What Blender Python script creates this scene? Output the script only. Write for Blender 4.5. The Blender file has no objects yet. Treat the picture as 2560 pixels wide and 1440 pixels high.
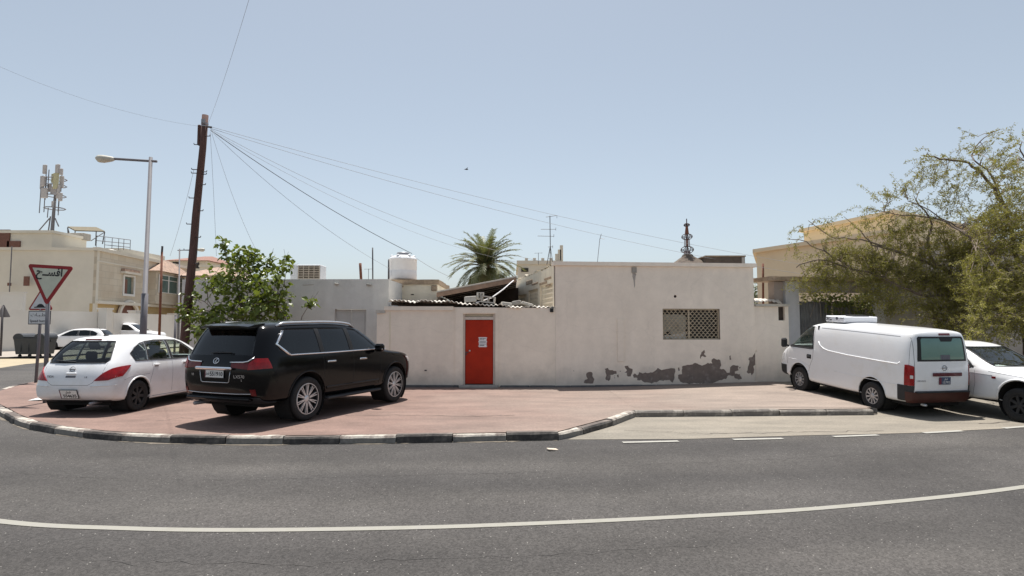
import bpy, bmesh, math, random
from mathutils import Vector, Matrix, geometry
from mathutils.bvhtree import BVHTree
R = math.radians
random.seed(7)
S = bpy.context.scene
COL = S.collection

# ------------------------------------------------------------------ camera, sky, sun
FPX, TH, HC = 1480.0, 0.0629, 1.952          # focal length in photo pixels, upward tilt, eye height
cam = bpy.data.cameras.new('Camera'); cam_o = bpy.data.objects.new('Camera', cam); COL.objects.link(cam_o)
cam.sensor_width = 36; cam.lens = 36*FPX/2560; cam.clip_end = 4000; cam.clip_start = 0.1
cam_o.location = (0, 0, HC); cam_o.rotation_euler = (R(90)+TH, 0, 0)
S.camera = cam_o
SUN_EL, SUN_AZ = 75.0, -4.0
w = bpy.data.worlds.new('World'); S.world = w; w.use_nodes = True
nt = w.node_tree; bg = nt.nodes['Background']
sky = nt.nodes.new('ShaderNodeTexSky'); sky.sky_type = 'NISHITA'; sky.sun_disc = False
sky.sun_elevation = R(SUN_EL); sky.sun_rotation = R(SUN_AZ); sky.altitude = 0
sky.air_density = 1.0; sky.dust_density = 1.3; sky.ozone_density = 2.0
hs = nt.nodes.new('ShaderNodeHueSaturation'); hs.inputs['Hue'].default_value = .488; hs.inputs['Saturation'].default_value = .56      # dusty Gulf air
nt.links.new(sky.outputs[0], hs.inputs['Color']); nt.links.new(hs.outputs[0], bg.inputs[0]); bg.inputs[1].default_value = 0.088
sl = bpy.data.lights.new('Sun', 'SUN'); sl.energy = 4.5; sl.angle = R(0.55); sl.color = (1, .955, .89)
so = bpy.data.objects.new('Sun', sl); COL.objects.link(so)
so.rotation_euler = (-R(90-SUN_EL), 0, -R(SUN_AZ)); so.location = (0, 0, 30)
S.view_settings.view_transform = 'Standard'; S.view_settings.look = 'None'
S.view_settings.exposure = 0.62; S.view_settings.gamma = 1; S.view_settings.use_curve_mapping = False
S.render.engine = 'CYCLES'

# ------------------------------------------------------------------ surveying helpers
def ray(x, y):
    X = (x-1280)/FPX; Y = (720-y)/FPX; c, s = math.cos(TH), math.sin(TH)
    return Vector((X, c-Y*s, s+Y*c))
def G(x, y, z=0.0):                      # point on a level surface of height z
    d = ray(x, y); t = (z-HC)/d.z; return Vector((d.x*t, d.y*t, z))
def A(x, y, Y):                          # point at distance Y
    d = ray(x, y); t = Y/d.y; return Vector((d.x*t, Y, HC+d.z*t))

# ------------------------------------------------------------------ materials
def mat(name, col, rough=.8, var=.12, scale=4., bump=0., bscale=40., metal=0., spec=.4, coat=0., col2=None, mix=(.45, .65),
        stretch=(1, 1, 1), col3=None, scale3=1.5, mix3=(.55, .7), detail=6):
    m = bpy.data.materials.new(name); m.use_nodes = True; n = m.node_tree; L = n.links
    b = n.nodes['Principled BSDF']
    b.inputs['Roughness'].default_value = rough; b.inputs['Metallic'].default_value = metal
    b.inputs['Specular IOR Level'].default_value = spec; b.inputs['Coat Weight'].default_value = coat
    b.inputs['Coat Roughness'].default_value = .04
    tc = n.nodes.new('ShaderNodeTexCoord'); mp = n.nodes.new('ShaderNodeMapping'); mp.inputs['Scale'].default_value = stretch
    L.new(tc.outputs['Object'], mp.inputs[0])
    c = tuple(col)+(1,)
    if var or col2:
        no = n.nodes.new('ShaderNodeTexNoise'); no.inputs['Scale'].default_value = scale; no.inputs['Detail'].default_value = detail
        no.inputs['Roughness'].default_value = .62
        L.new(mp.outputs[0], no.inputs['Vector'])
        rp = n.nodes.new('ShaderNodeValToRGB'); L.new(no.outputs['Fac'], rp.inputs[0])
        if col2:
            rp.color_ramp.elements[0].position, rp.color_ramp.elements[1].position = mix
            rp.color_ramp.elements[0].color = c; rp.color_ramp.elements[1].color = tuple(col2)+(1,)
        else:
            rp.color_ramp.elements[0].position = .3; rp.color_ramp.elements[1].position = .7
            rp.color_ramp.elements[0].color = tuple(x*(1-var) for x in col)+(1,)
            rp.color_ramp.elements[1].color = tuple(min(1, x*(1+var)) for x in col)+(1,)
        out = rp.outputs[0]
        if col3:
            n3 = n.nodes.new('ShaderNodeTexNoise'); n3.inputs['Scale'].default_value = scale3; n3.inputs['Detail'].default_value = 8
            n3.inputs['Roughness'].default_value = .7
            L.new(tc.outputs['Object'], n3.inputs['Vector'])
            r3 = n.nodes.new('ShaderNodeMapRange'); r3.inputs[1].default_value, r3.inputs[2].default_value = mix3
            L.new(n3.outputs['Fac'], r3.inputs[0])
            mx = n.nodes.new('ShaderNodeMix'); mx.data_type = 'RGBA'
            L.new(r3.outputs[0], mx.inputs[0]); L.new(out, mx.inputs[6]); mx.inputs[7].default_value = tuple(col3)+(1,)
            out = mx.outputs[2]
        L.new(out, b.inputs['Base Color'])
    else:
        b.inputs['Base Color'].default_value = c
    if bump:
        nb = n.nodes.new('ShaderNodeTexNoise'); nb.inputs['Scale'].default_value = bscale; nb.inputs['Detail'].default_value = 5
        L.new(tc.outputs['Object'], nb.inputs['Vector'])
        bp = n.nodes.new('ShaderNodeBump'); bp.inputs['Strength'].default_value = bump; bp.inputs['Distance'].default_value = .02
        L.new(nb.outputs['Fac'], bp.inputs['Height']); L.new(bp.outputs[0], b.inputs['Normal'])
    return m
def glass(name, tint, rough=.02, refl=1.0):
    m = bpy.data.materials.new(name); m.use_nodes = True; n = m.node_tree; L = n.links
    n.nodes.remove(n.nodes['Principled BSDF']); o = n.nodes['Material Output']
    t = n.nodes.new('ShaderNodeBsdfTransparent'); t.inputs[0].default_value = tuple(tint)+(1,)
    g = n.nodes.new('ShaderNodeBsdfGlossy'); g.inputs[0].default_value = (1, 1, 1, 1); g.inputs['Roughness'].default_value = rough
    lw = n.nodes.new('ShaderNodeLayerWeight'); lw.inputs[0].default_value = .5
    pw = n.nodes.new('ShaderNodeMath'); pw.operation = 'POWER'; pw.inputs[1].default_value = 4; L.new(lw.outputs['Facing'], pw.inputs[0])
    f = n.nodes.new('ShaderNodeMath'); f.operation = 'MULTIPLY_ADD'; f.inputs[1].default_value = .75; f.inputs[2].default_value = .05; L.new(pw.outputs[0], f.inputs[0])
    mx = n.nodes.new('ShaderNodeMixShader'); L.new(f.outputs[0], mx.inputs[0]); L.new(t.outputs[0], mx.inputs[1]); L.new(g.outputs[0], mx.inputs[2])
    L.new(mx.outputs[0], o.inputs[0]); return m
def leafmat(name, col, trans=.35, var=.3, scale=3, rough=.45, spec=.35):
    m = mat(name, col, rough, var, scale, spec=spec); n = m.node_tree; b = n.nodes['Principled BSDF']; L = n.links
    t = n.nodes.new('ShaderNodeBsdfTranslucent'); t.inputs[0].default_value = (col[0]*1.5, col[1]*1.5, col[2]*.8, 1)
    mx = n.nodes.new('ShaderNodeMixShader'); mx.inputs[0].default_value = trans
    L.new(b.outputs[0], mx.inputs[1]); L.new(t.outputs[0], mx.inputs[2]); L.new(mx.outputs[0], n.nodes['Material Output'].inputs[0])
    return m

MT = {}
def mk(k, *a, **kw): MT[k] = mat(k, *a, **kw)
mk('plain_black', (.012, .012, .013), .55, 0)
mk('rubber', (.018, .018, .019), .8, .2, 12)
mk('trim', (.025, .025, .027), .6, .15, 8)
mk('liner', (.012, .012, .012), .95, 0)
mk('seat', (.05, .05, .052), .9, .15, 10)
mk('chrome', (.82, .83, .85), .12, 0, metal=1)
mk('silver', (.62, .63, .65), .3, .05, 8, metal=.85)
mk('alloy', (.6, .6, .61), .35, .06, 9, metal=.55)
mk('hubcap', (.42, .42, .43), .35, .08, 9, metal=.6)
mk('white_paint', (.80, .805, .82), .32, .02, 2, spec=.5, coat=.7, col3=(.66, .64, .6), scale3=2.2, mix3=(.5, .85))
mk('van_paint', (.81, .815, .83), .3, .02, 2, spec=.5, coat=.6, col3=(.72, .69, .64), scale3=1.7, mix3=(.5, .85))
mk('black_paint', (.0022, .0022, .0028), .16, 0, spec=.25, coat=.05)
mk('lens_red', (.27, .004, .006), .2, .3, 14, spec=.35, coat=.25)
mk('lens_dark_red', (.13, .006, .008), .25, .2, 14, spec=.3, coat=.15)
mk('lens_clear', (.6, .6, .6), .1, .1, 14, coat=1)
mk('plate_white', (.72, .72, .7), .45, .08, 20)
mk('plate_maroon', (.16, .03, .05), .5, .1, 20)
mk('plate_blue', (.06, .08, .14), .5, .1, 20)
mk('ink', (.015, .015, .018), .6, 0)
mk('ink_grey', (.12, .12, .14), .6, 0)
MT['glass_clear'] = glass('glass_clear', (.80, .88, .84))
MT['glass_dark'] = glass('glass_dark', (.06, .08, .085))
MT['glass_back'] = glass('glass_back', (.22, .25, .25))

# ------------------------------------------------------------------ mesh building
class MB:
    def __init__(s): s.v = []; s.f = []; s.mi = []; s.m = 0
    def add(s, vs, fs):
        o = len(s.v); s.v += [tuple(v) for v in vs]; s.f += [tuple(i+o for i in f) for f in fs]; s.mi += [s.m]*len(fs); return s
    def box(s, c, d, rot=None):
        x, y, z = d[0]/2, d[1]/2, d[2]/2
        vs = [Vector((sx*x, sy*y, sz*z)) for sz in (-1, 1) for sy in (-1, 1) for sx in (-1, 1)]
        if rot is not None: vs = [rot @ v for v in vs]
        c = Vector(c)
        return s.add([v+c for v in vs], [(0, 2, 3, 1), (4, 5, 7, 6), (0, 1, 5, 4), (2, 6, 7, 3), (0, 4, 6, 2), (1, 3, 7, 5)])
    def bb(s, x0, x1, y0, y1, z0, z1): return s.box(((x0+x1)/2, (y0+y1)/2, (z0+z1)/2), (x1-x0, y1-y0, z1-z0))
    def rbox(s, c, d, b, rot=None):          # box with chamfered edges
        x, y, z = d[0]/2, d[1]/2, d[2]/2; b = min(b, x*.9, y*.9, z*.9)
        vs = []
        for sz in (-1, 1):
            for (ax, ay, az) in ((x-b, y-b, z), (x, y-b, z-b), (x-b, y, z-b)):
                for sx, sy in ((-1, -1), (1, -1), (1, 1), (-1, 1)):
                    vs.append(Vector((sx*ax, sy*ay, sz*az)))
        fs = [(3, 2, 1, 0), (12, 13, 14, 15)]
        def I(t, k, q): return t*12+k*4+q
        for t in (0, 1):
            for q in range(4):
                q2 = (q+1) % 4
                a = [(I(t, 0, q), I(t, 0, q2), I(t, 2, q2), I(t, 2, q)), (I(t, 0, q), I(t, 0, q2), I(t, 1, q2), I(t, 1, q))]
                f = a[0] if q in (0, 2) else a[1]
                fs.append(f if t == 0 else f[::-1])
                f = (I(t, 0, q), I(t, 1, q), I(t, 2, q)); fs.append(f)
        for q in range(4):
            q2 = (q+1) % 4; k = 2 if q in (0, 2) else 1
            fs.append((I(0, k, q), I(0, k, q2), I(1, k, q2), I(1, k, q)))
            fs.append((I(0, 1, q), I(0, 2, q), I(1, 2, q), I(1, 1, q)))
        if rot is not None: vs = [rot @ v for v in vs]
        c = Vector(c); return s.add([v+c for v in vs], fs)
    def tube(s, pts, r, n=6, cap=True, r1=None):
        pts = [Vector(p) for p in pts]; N = len(pts)
        vs = []; prev = None
        for i, p in enumerate(pts):
            t = (pts[min(i+1, N-1)]-pts[max(i-1, 0)])
            if t.length < 1e-9: t = Vector((0, 0, 1))
            t.normalize()
            if prev is None:
                u = t.cross(Vector((0, 0, 1)));
                if u.length < .01: u = t.cross(Vector((1, 0, 0)))
            else: u = prev-t*prev.dot(t)
            u.normalize(); prev = u; v = t.cross(u)
            rr = (r[i] if isinstance(r, (list, tuple)) else (r if r1 is None else r+(r1-r)*i/(N-1)))
            vs += [p+(u*math.cos(2*math.pi*k/n)+v*math.sin(2*math.pi*k/n))*rr for k in range(n)]
        fs = [(i*n+k, i*n+(k+1) % n, (i+1)*n+(k+1) % n, (i+1)*n+k) for i in range(N-1) for k in range(n)]
        if cap: fs += [tuple(range(n))[::-1], tuple(range((N-1)*n, N*n))]
        return s.add(vs, fs)
    def lathe(s, prof, n=24, M=None, cap=False):    # prof (r, z) about local z
        M = M or Matrix(); N = len(prof)
        vs = [M @ Vector((r*math.cos(2*math.pi*k/n), r*math.sin(2*math.pi*k/n), z)) for r, z in prof for k in range(n)]
        fs = [(i*n+k, i*n+(k+1) % n, (i+1)*n+(k+1) % n, (i+1)*n+k) for i in range(N-1) for k in range(n)]
        if cap: fs += [tuple(range(n))[::-1], tuple(range((N-1)*n, N*n))]
        return s.add(vs, fs)
    def prism(s, poly, f0, f1):                  # poly 2d, f0/f1 map (a,b)->3d
        n = len(poly); vs = [f0(*p) for p in poly]+[f1(*p) for p in poly]
        return s.add(vs, [tuple(range(n))[::-1], tuple(range(n, 2*n))]+[(i, (i+1) % n, n+(i+1) % n, n+i) for i in range(n)])
    def mesh(s, name, smooth=False, fix=True):
        me = bpy.data.meshes.new(name); me.from_pydata([tuple(v) for v in s.v], [], s.f)
        if fix:
            bm = bmesh.new(); bm.from_mesh(me); bmesh.ops.recalc_face_normals(bm, faces=bm.faces); bm.to_mesh(me); bm.free()
        if any(s.mi): me.polygons.foreach_set('material_index', s.mi)
        if smooth: me.polygons.foreach_set('use_smooth', [True]*len(me.polygons))
        return me
    def build_at(s, name, m, loc):
        o = s.build(name, m); o.location = loc; return o
    def build(s, name, m, parent=None, smooth=False, origin=None, fix=True):
        if origin is not None:
            o = Vector(origin); s.v = [tuple(Vector(v)-o) for v in s.v]
        me = s.mesh(name, smooth, fix)
        for x in (m if isinstance(m, (list, tuple)) else [m]): me.materials.append(MT[x] if isinstance(x, str) else x)
        ob = bpy.data.objects.new(name, me); COL.objects.link(ob); ob.parent = parent
        if origin is not None: ob.location = origin
        return ob
def tag(o, label=None, cat=None, group=None, kind=None):
    for k, v in (('label', label), ('category', cat), ('group', group), ('kind', kind)):
        if v: o[k] = v
    return o
def thing(name, label, cat, loc=(0, 0, 0), rot=(0, 0, 0), group=None):
    o = bpy.data.objects.new(name, None); COL.objects.link(o); o.location = loc; o.rotation_euler = rot; o.empty_display_size = .2
    return tag(o, label, cat, group)
def copy_tree(o, parent=None):
    c = o.copy(); COL.objects.link(c); c.parent = parent
    for ch in list(o.children): copy_tree(ch, c)
    return c
def sheet(outer, holes, y0, y1, mb=None):        # upright sheet with holes: local x, z ; thickness along y
    mb = mb or MB(); bm = bmesh.new(); loops = [outer]+list(holes)
    for lp in loops:
        vs = [bm.verts.new((u, y0, z)) for u, z in lp]
        for i in range(len(vs)): bm.edges.new((vs[i], vs[(i+1) % len(vs)]))
    bmesh.ops.triangle_fill(bm, use_beauty=True, edges=bm.edges[:], normal=(0, -1, 0))
    bm.verts.index_update()
    mb.add([v.co.copy() for v in bm.verts], [[v.index for v in f.verts] for f in bm.faces]); bm.free()
    for lp in loops:
        n = len(lp)
        mb.add([(u, y0, z) for u, z in lp]+[(u, y1, z) for u, z in lp], [(i, (i+1) % n, n+(i+1) % n, n+i) for i in range(n)])
    return mb
def rough_poly(pts, amp, step, seed=0):
    rnd = random.Random(seed); out = []
    n = len(pts)
    for i in range(n):
        a, b = Vector(pts[i]), Vector(pts[(i+1) % n]); d = b-a; k = max(1, int(d.length/step))
        for j in range(k):
            p = a+d*(j/k)
            if d.length > 1e-6:
                q = Vector((-d.y, d.x)).normalized()*rnd.gauss(0, amp)
                p = p+q+d.normalized()*rnd.uniform(-.2, .2)*d.length/k
            out.append((p.x, p.y))
    return out
def rect(u0, u1, z0, z1): return [(u0, z0), (u1, z0), (u1, z1), (u0, z1)]
FONT = bpy.data.fonts.load('<builtin>') if False else None
def text_mesh(txt, size, extrude=.001, align='CENTER', bold=0.):
    cu = bpy.data.curves.new('lettering', 'FONT'); cu.body = txt; cu.size = size; cu.extrude = extrude; cu.align_x = align; cu.align_y = 'CENTER'
    cu.resolution_u = 3; cu.offset = bold*size
    ob = bpy.data.objects.new('lettering', cu); COL.objects.link(ob)
    dg = bpy.context.evaluated_depsgraph_get(); me = bpy.data.meshes.new_from_object(ob.evaluated_get(dg))
    bpy.data.objects.remove(ob); bpy.data.curves.remove(cu); return me
def lettering(txt, size, m, parent, M, name='lettering', sx=1.0, bold=0.0):
    me = text_mesh(txt, size, bold=bold); me.transform(M @ Matrix.Diagonal((sx, 1, 1, 1)))
    me.materials.clear(); me.materials.append(MT[m]); o = bpy.data.objects.new(name, me); COL.objects.link(o); o.parent = parent; return o
# orientation of text lying in the local x-z plane, facing -y
FACE_MY = Matrix.Rotation(R(90), 4, 'X')
# ================================================================== THE SETTING
def asphalt(name, col, agg=1.0):
    m = bpy.data.materials.new(name); m.use_nodes = True; n = m.node_tree; L = n.links; b = n.nodes['Principled BSDF']
    b.inputs['Roughness'].default_value = .85; b.inputs['Specular IOR Level'].default_value = .25
    tc = n.nodes.new('ShaderNodeTexCoord')
    def noise(sc, det=4, rough=.6, st=None):
        x = n.nodes.new('ShaderNodeTexNoise'); x.inputs['Scale'].default_value = sc; x.inputs['Detail'].default_value = det; x.inputs['Roughness'].default_value = rough
        if st:
            mp = n.nodes.new('ShaderNodeMapping'); mp.inputs['Scale'].default_value = st; L.new(tc.outputs['Object'], mp.inputs[0]); L.new(mp.outputs[0], x.inputs['Vector'])
        else: L.new(tc.outputs['Object'], x.inputs['Vector'])
        return x.outputs['Fac']
    def ramp(f, a, b_, ca, cb):
        r = n.nodes.new('ShaderNodeValToRGB'); r.color_ramp.elements[0].position = a; r.color_ramp.elements[1].position = b_
        r.color_ramp.elements[0].color = tuple(ca)+(1,); r.color_ramp.elements[1].color = tuple(cb)+(1,); L.new(f, r.inputs[0]); return r.outputs[0]
    def mix(f, a, b_, fac=None, mode='MIX'):
        x = n.nodes.new('ShaderNodeMix'); x.data_type = 'RGBA'; x.blend_type = mode
        if f is None: x.inputs[0].default_value = fac
        else: L.new(f, x.inputs[0])
        L.new(a, x.inputs[6])
        if isinstance(b_, tuple): x.inputs[7].default_value = b_+(1,)
        else: L.new(b_, x.inputs[7])
        return x.outputs[2]
    base = ramp(noise(.45, 8, .68), .3, .72, [c*.78 for c in col], [c*1.24 for c in col])
    lanes = ramp(noise(.35, 3, .5, (.25, 1.6, 1)), .35, .66, (.80, .80, .81), (1.14, 1.13, 1.10))
    base = mix(None, base, lanes, 1.0, 'MULTIPLY')
    vo = n.nodes.new('ShaderNodeTexVoronoi'); vo.inputs['Scale'].default_value = 55; L.new(tc.outputs['Object'], vo.inputs['Vector'])
    speck = ramp(vo.outputs['Color'], .1, .95, [.62]*3, [1.4]*3)
    base = mix(None, base, speck, .85*agg, 'MULTIPLY')
    fine = ramp(noise(130, 2), .35, .68, [.72]*3, [1.28]*3)
    base = mix(None, base, fine, 1.0*agg, 'MULTIPLY')
    v2 = n.nodes.new('ShaderNodeTexVoronoi'); v2.inputs['Scale'].default_value = 21; L.new(tc.outputs['Object'], v2.inputs['Vector'])
    dots = n.nodes.new('ShaderNodeMapRange'); dots.inputs[1].default_value = .15; dots.inputs[2].default_value = .08; L.new(v2.outputs['Distance'], dots.inputs[0])
    pick = n.nodes.new('ShaderNodeMath'); pick.operation = 'GREATER_THAN'; pick.inputs[1].default_value = .8
    sp = n.nodes.new('ShaderNodeSeparateColor'); L.new(v2.outputs['Color'], sp.inputs[0]); L.new(sp.outputs[0], pick.inputs[0])
    ml = n.nodes.new('ShaderNodeMath'); ml.operation = 'MULTIPLY'; L.new(dots.outputs[0], ml.inputs[0]); L.new(pick.outputs[0], ml.inputs[1])
    m2 = n.nodes.new('ShaderNodeMath'); m2.operation = 'MULTIPLY'; m2.inputs[1].default_value = .75*agg; L.new(ml.outputs[0], m2.inputs[0])
    base = mix(m2.outputs[0], base, (.42, .40, .37))
    # wheel tracks following the bend
    sub_ = n.nodes.new('ShaderNodeVectorMath'); sub_.operation = 'DISTANCE'; sub_.inputs[1].default_value = (-2.3, 29.4, 0); L.new(tc.outputs['Object'], sub_.inputs[0])
    wob = n.nodes.new('ShaderNodeMath'); wob.operation = 'MULTIPLY_ADD'; wob.inputs[1].default_value = .7; L.new(noise(.5, 3), wob.inputs[0]); L.new(sub_.outputs['Value'], wob.inputs[2])
    wr = n.nodes.new('ShaderNodeMapRange'); wr.inputs[1].default_value = 19.7; wr.inputs[2].default_value = 27.7; L.new(wob.outputs[0], wr.inputs[0])
    rr_ = n.nodes.new('ShaderNodeValToRGB'); cr0 = rr_.color_ramp; cr0.interpolation = 'EASE'
    stops = [(0, 1.12), (.08, 1.0), (.16, .88), (.25, 1.05), (.36, .90), (.46, 1.08), (.53, 1.05), (.62, .9), (.72, 1.04), (.82, .92), (1, 1.05)]
    cr0.elements[0].position = 0; cr0.elements[1].position = 1
    for q_, v_ in stops[1:-1]: cr0.elements.new(q_)
    for e_, (q_, v_) in zip(cr0.elements, stops): e_.color = (v_, v_, v_*.99, 1)
    L.new(wr.outputs[0], rr_.inputs[0]); base = mix(None, base, rr_.outputs[0], 1.0, 'MULTIPLY')
    # oil spots
    oil = n.nodes.new('ShaderNodeMapRange'); oil.inputs[1].default_value = .70; oil.inputs[2].default_value = .78
    L.new(noise(.9, 5, .55), oil.inputs[0]); o2 = n.nodes.new('ShaderNodeMath'); o2.operation = 'MULTIPLY'; o2.inputs[1].default_value = .35; L.new(oil.outputs[0], o2.inputs[0])
    base = mix(o2.outputs[0], base, tuple(c*.45 for c in col))
    L.new(base, b.inputs['Base Color'])
    bp = n.nodes.new('ShaderNodeBump'); bp.inputs['Strength'].default_value = .5; bp.inputs['Distance'].default_value = .006
    L.new(noise(90, 3), bp.inputs['Height']); L.new(bp.outputs[0], b.inputs['Normal'])
    return m
MT['asphalt'] = asphalt('asphalt', (.070, .0655, .0635))
MT['asphalt_side'] = asphalt('asphalt_side', (.11, .145, .14), .5)
mk('sand', (.34, .285, .21), .95, .15, .6, .4, 30, col3=(.33, .27, .2), scale3=.25)
mk('sand_lot', (.37, .31, .215), .95, .12, 1.2, .3, 30)
mk('far_concrete', (.33, .29, .25), .9, .12, .8, .2, 30)
def paving(name, ca, cb, x0, x1):
    m = mat(name, ca, .9, .1, 1.3, .35, 60, detail=9); n = m.node_tree; L = n.links; b = n.nodes['Principled BSDF']
    src = b.inputs['Base Color'].links[0].from_socket
    tc = n.nodes.new('ShaderNodeTexCoord'); sx = n.nodes.new('ShaderNodeSeparateXYZ'); L.new(tc.outputs['Object'], sx.inputs[0])
    no = n.nodes.new('ShaderNodeTexNoise'); no.inputs['Scale'].default_value = .45; no.inputs['Detail'].default_value = 7; L.new(tc.outputs['Object'], no.inputs['Vector'])
    ad = n.nodes.new('ShaderNodeMath'); ad.operation = 'MULTIPLY_ADD'; ad.inputs[1].default_value = 7; L.new(no.outputs['Fac'], ad.inputs[0]); L.new(sx.outputs['X'], ad.inputs[2])
    mr = n.nodes.new('ShaderNodeMapRange'); mr.inputs[1].default_value = x0+3.5; mr.inputs[2].default_value = x1+3.5; L.new(ad.outputs[0], mr.inputs[0])
    mx = n.nodes.new('ShaderNodeMix'); mx.data_type = 'RGBA'; L.new(mr.outputs[0], mx.inputs[0]); L.new(src, mx.inputs[6]); mx.inputs[7].default_value = tuple(cb)+(1,)
    # smudges and scuffs
    n2 = n.nodes.new('ShaderNodeTexNoise'); n2.inputs['Scale'].default_value = 1.1; n2.inputs['Detail'].default_value = 10; n2.inputs['Roughness'].default_value = .7
    mp = n.nodes.new('ShaderNodeMapping'); mp.inputs['Scale'].default_value = (.55, 1.5, 1); L.new(tc.outputs['Object'], mp.inputs[0]); L.new(mp.outputs[0], n2.inputs['Vector'])
    r2 = n.nodes.new('ShaderNodeValToRGB'); r2.color_ramp.elements[0].position = .3; r2.color_ramp.elements[1].position = .66
    r2.color_ramp.elements[0].color = (.60, .61, .62, 1); r2.color_ramp.elements[1].color = (1.1, 1.09, 1.08, 1); L.new(n2.outputs['Fac'], r2.inputs[0])
    m2 = n.nodes.new('ShaderNodeMix'); m2.data_type = 'RGBA'; m2.blend_type = 'MULTIPLY'; m2.inputs[0].default_value = .8
    L.new(mx.outputs[2], m2.inputs[6]); L.new(r2.outputs[0], m2.inputs[7])
    # fine grain
    n4 = n.nodes.new('ShaderNodeTexNoise'); n4.inputs['Scale'].default_value = 28; n4.inputs['Detail'].default_value = 4; L.new(tc.outputs['Object'], n4.inputs['Vector'])
    r4 = n.nodes.new('ShaderNodeValToRGB'); r4.color_ramp.elements[0].position = .3; r4.color_ramp.elements[1].position = .7
    r4.color_ramp.elements[0].color = (.82, .82, .82, 1); r4.color_ramp.elements[1].color = (1.14, 1.14, 1.14, 1); L.new(n4.outputs['Fac'], r4.inputs[0])
    m4 = n.nodes.new('ShaderNodeMix'); m4.data_type = 'RGBA'; m4.blend_type = 'MULTIPLY'; m4.inputs[0].default_value = .8
    L.new(m2.outputs[2], m4.inputs[6]); L.new(r4.outputs[0], m4.inputs[7])
    # dark drops
    n3 = n.nodes.new('ShaderNodeTexNoise'); n3.inputs['Scale'].default_value = 2.6; n3.inputs['Detail'].default_value = 6
    L.new(tc.outputs['Object'], n3.inputs['Vector']); r3 = n.nodes.new('ShaderNodeMapRange'); r3.inputs[1].default_value = .72; r3.inputs[2].default_value = .8; r3.inputs[4].default_value = .7; L.new(n3.outputs['Fac'], r3.inputs[0])
    m3 = n.nodes.new('ShaderNodeMix'); m3.data_type = 'RGBA'; L.new(r3.outputs[0], m3.inputs[0]); L.new(m4.outputs[2], m3.inputs[6]); m3.inputs[7].default_value = (.12, .09, .08, 1)
    L.new(m3.outputs[2], b.inputs['Base Color']); return m
MT['pavement'] = paving('pavement', (.225, .150, .126), (.275, .224, .19), -2.5, 4.5)
MT['bay'] = paving('bay', (.245, .222, .186), (.25, .222, .182), 0, 6)
mk('line_paint', (.275, .265, .23), .7, .12, 6, col3=(.25, .24, .22), scale3=6, mix3=(.48, .66))
mk('dash_paint', (.34, .33, .30), .7, .1, 6, col3=(.3, .28, .25), scale3=7, mix3=(.55, .7))
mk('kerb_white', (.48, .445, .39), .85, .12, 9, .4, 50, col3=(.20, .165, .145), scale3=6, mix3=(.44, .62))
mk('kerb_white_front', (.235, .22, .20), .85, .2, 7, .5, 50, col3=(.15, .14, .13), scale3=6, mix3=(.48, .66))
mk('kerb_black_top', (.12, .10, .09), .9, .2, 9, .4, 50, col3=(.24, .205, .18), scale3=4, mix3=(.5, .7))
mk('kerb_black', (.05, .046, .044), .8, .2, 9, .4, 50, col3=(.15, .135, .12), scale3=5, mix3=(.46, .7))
mk('kerb_grey', (.16, .145, .13), .85, .15, 9, .4, 50, col3=(.34, .31, .27), scale3=5, mix3=(.5, .66))
mk('mortar', (.2, .18, .16), .95, .15, 12)

def flat(name, pts, z, m, kind='structure'):
    mb = MB(); bm = bmesh.new()
    vs = [bm.verts.new((p[0], p[1], z)) for p in pts]
    for i in range(len(vs)): bm.edges.new((vs[i], vs[(i+1) % len(vs)]))
    bmesh.ops.triangle_fill(bm, use_beauty=True, edges=bm.edges[:], normal=(0, 0, 1)); bm.verts.index_update()
    mb.add([v.co.copy() for v in bm.verts], [[v.index for v in f.verts] for f in bm.faces]); bm.free()
    o = mb.build(name, m, fix=False)
    for p in o.data.polygons:
        if p.normal.z < 0: p.flip()
    return tag(o, kind=kind)
flat('ground', [(-900, -300), (900, -300), (900, 1500), (-900, 1500)], -.012, 'sand')
flat('road', [(-70, -25), (70, -25), (70, 16), (22, 15.2), (14, 13.2), (10, 13.6), (7, 14), (0, 14), (-8, 15), (-11.5, 30), (-12.5, 75), (-27, 75), (-25, 30), (-21, 20.5), (-70, 17)], 0, 'asphalt')
flat('side_road_shoulder', [(-60, 19.2), (-21, 21), (-24.5, 30), (-26, 75), (-31, 75), (-27.5, 35), (-60, 30)], .004, 'sand_lot')
flat('far_pavement', [(-62, 30), (-27.6, 35), (-31, 75), (-45, 75), (-45, 38), (-62, 38)], .10, 'far_concrete')

# kerb line of the corner (road side), from photo positions on the ground
KL = [(-17.6, 75), (-17.1, 40), (-16.6, 26), (-16.0, 20.6), (-15.2, 18.0), (-14.0, 15.9), (-12.6, 14.3), (-11.07, 12.95), (-10.13, 12.1), (-9.2, 11.35),
      (-8.2, 10.75), (-7.1, 10.3), (-6.1, 10.02), (-5.2, 9.88), (-4.2, 9.83), (-3.3, 9.86), (-2.38, 9.92), (-1.45, 9.99), (-.54, 10.07), (.37, 10.17), (.80, 10.22)]
KL2 = [(.80, 10.22), (1.0, 10.34), (1.95, 11.62), (2.62, 12.72)]
KL3 = [(2.62, 12.72), (7.92, 13.0)]
PH = .13                                           # pavement height
pav = [(x, y+.14) if y < 14 else (x+.14, y) for x, y in KL[::-1]]
pav = [(p[0], p[1]) for p in KL2[::-1]][:-1] + [(.80, 10.3)] + [(x+(.1 if x < -8 else 0), y+.12) for x, y in KL[::-1]][1:]
pav = [(x+(-.05), y+.12) for x, y in KL3[::-1]] + [(x-.12, y+.1) for x, y in KL2[::-1]][1:-1] + [(x+(.1 if x < -8 else 0), y+.12) for x, y in KL[::-1]]
flat('pavement', pav+[(-10, 75), (-10, 40), (40, 40), (40, 16.3), (8.0, 16.3)], PH, 'pavement')
mbs = MB()
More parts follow.
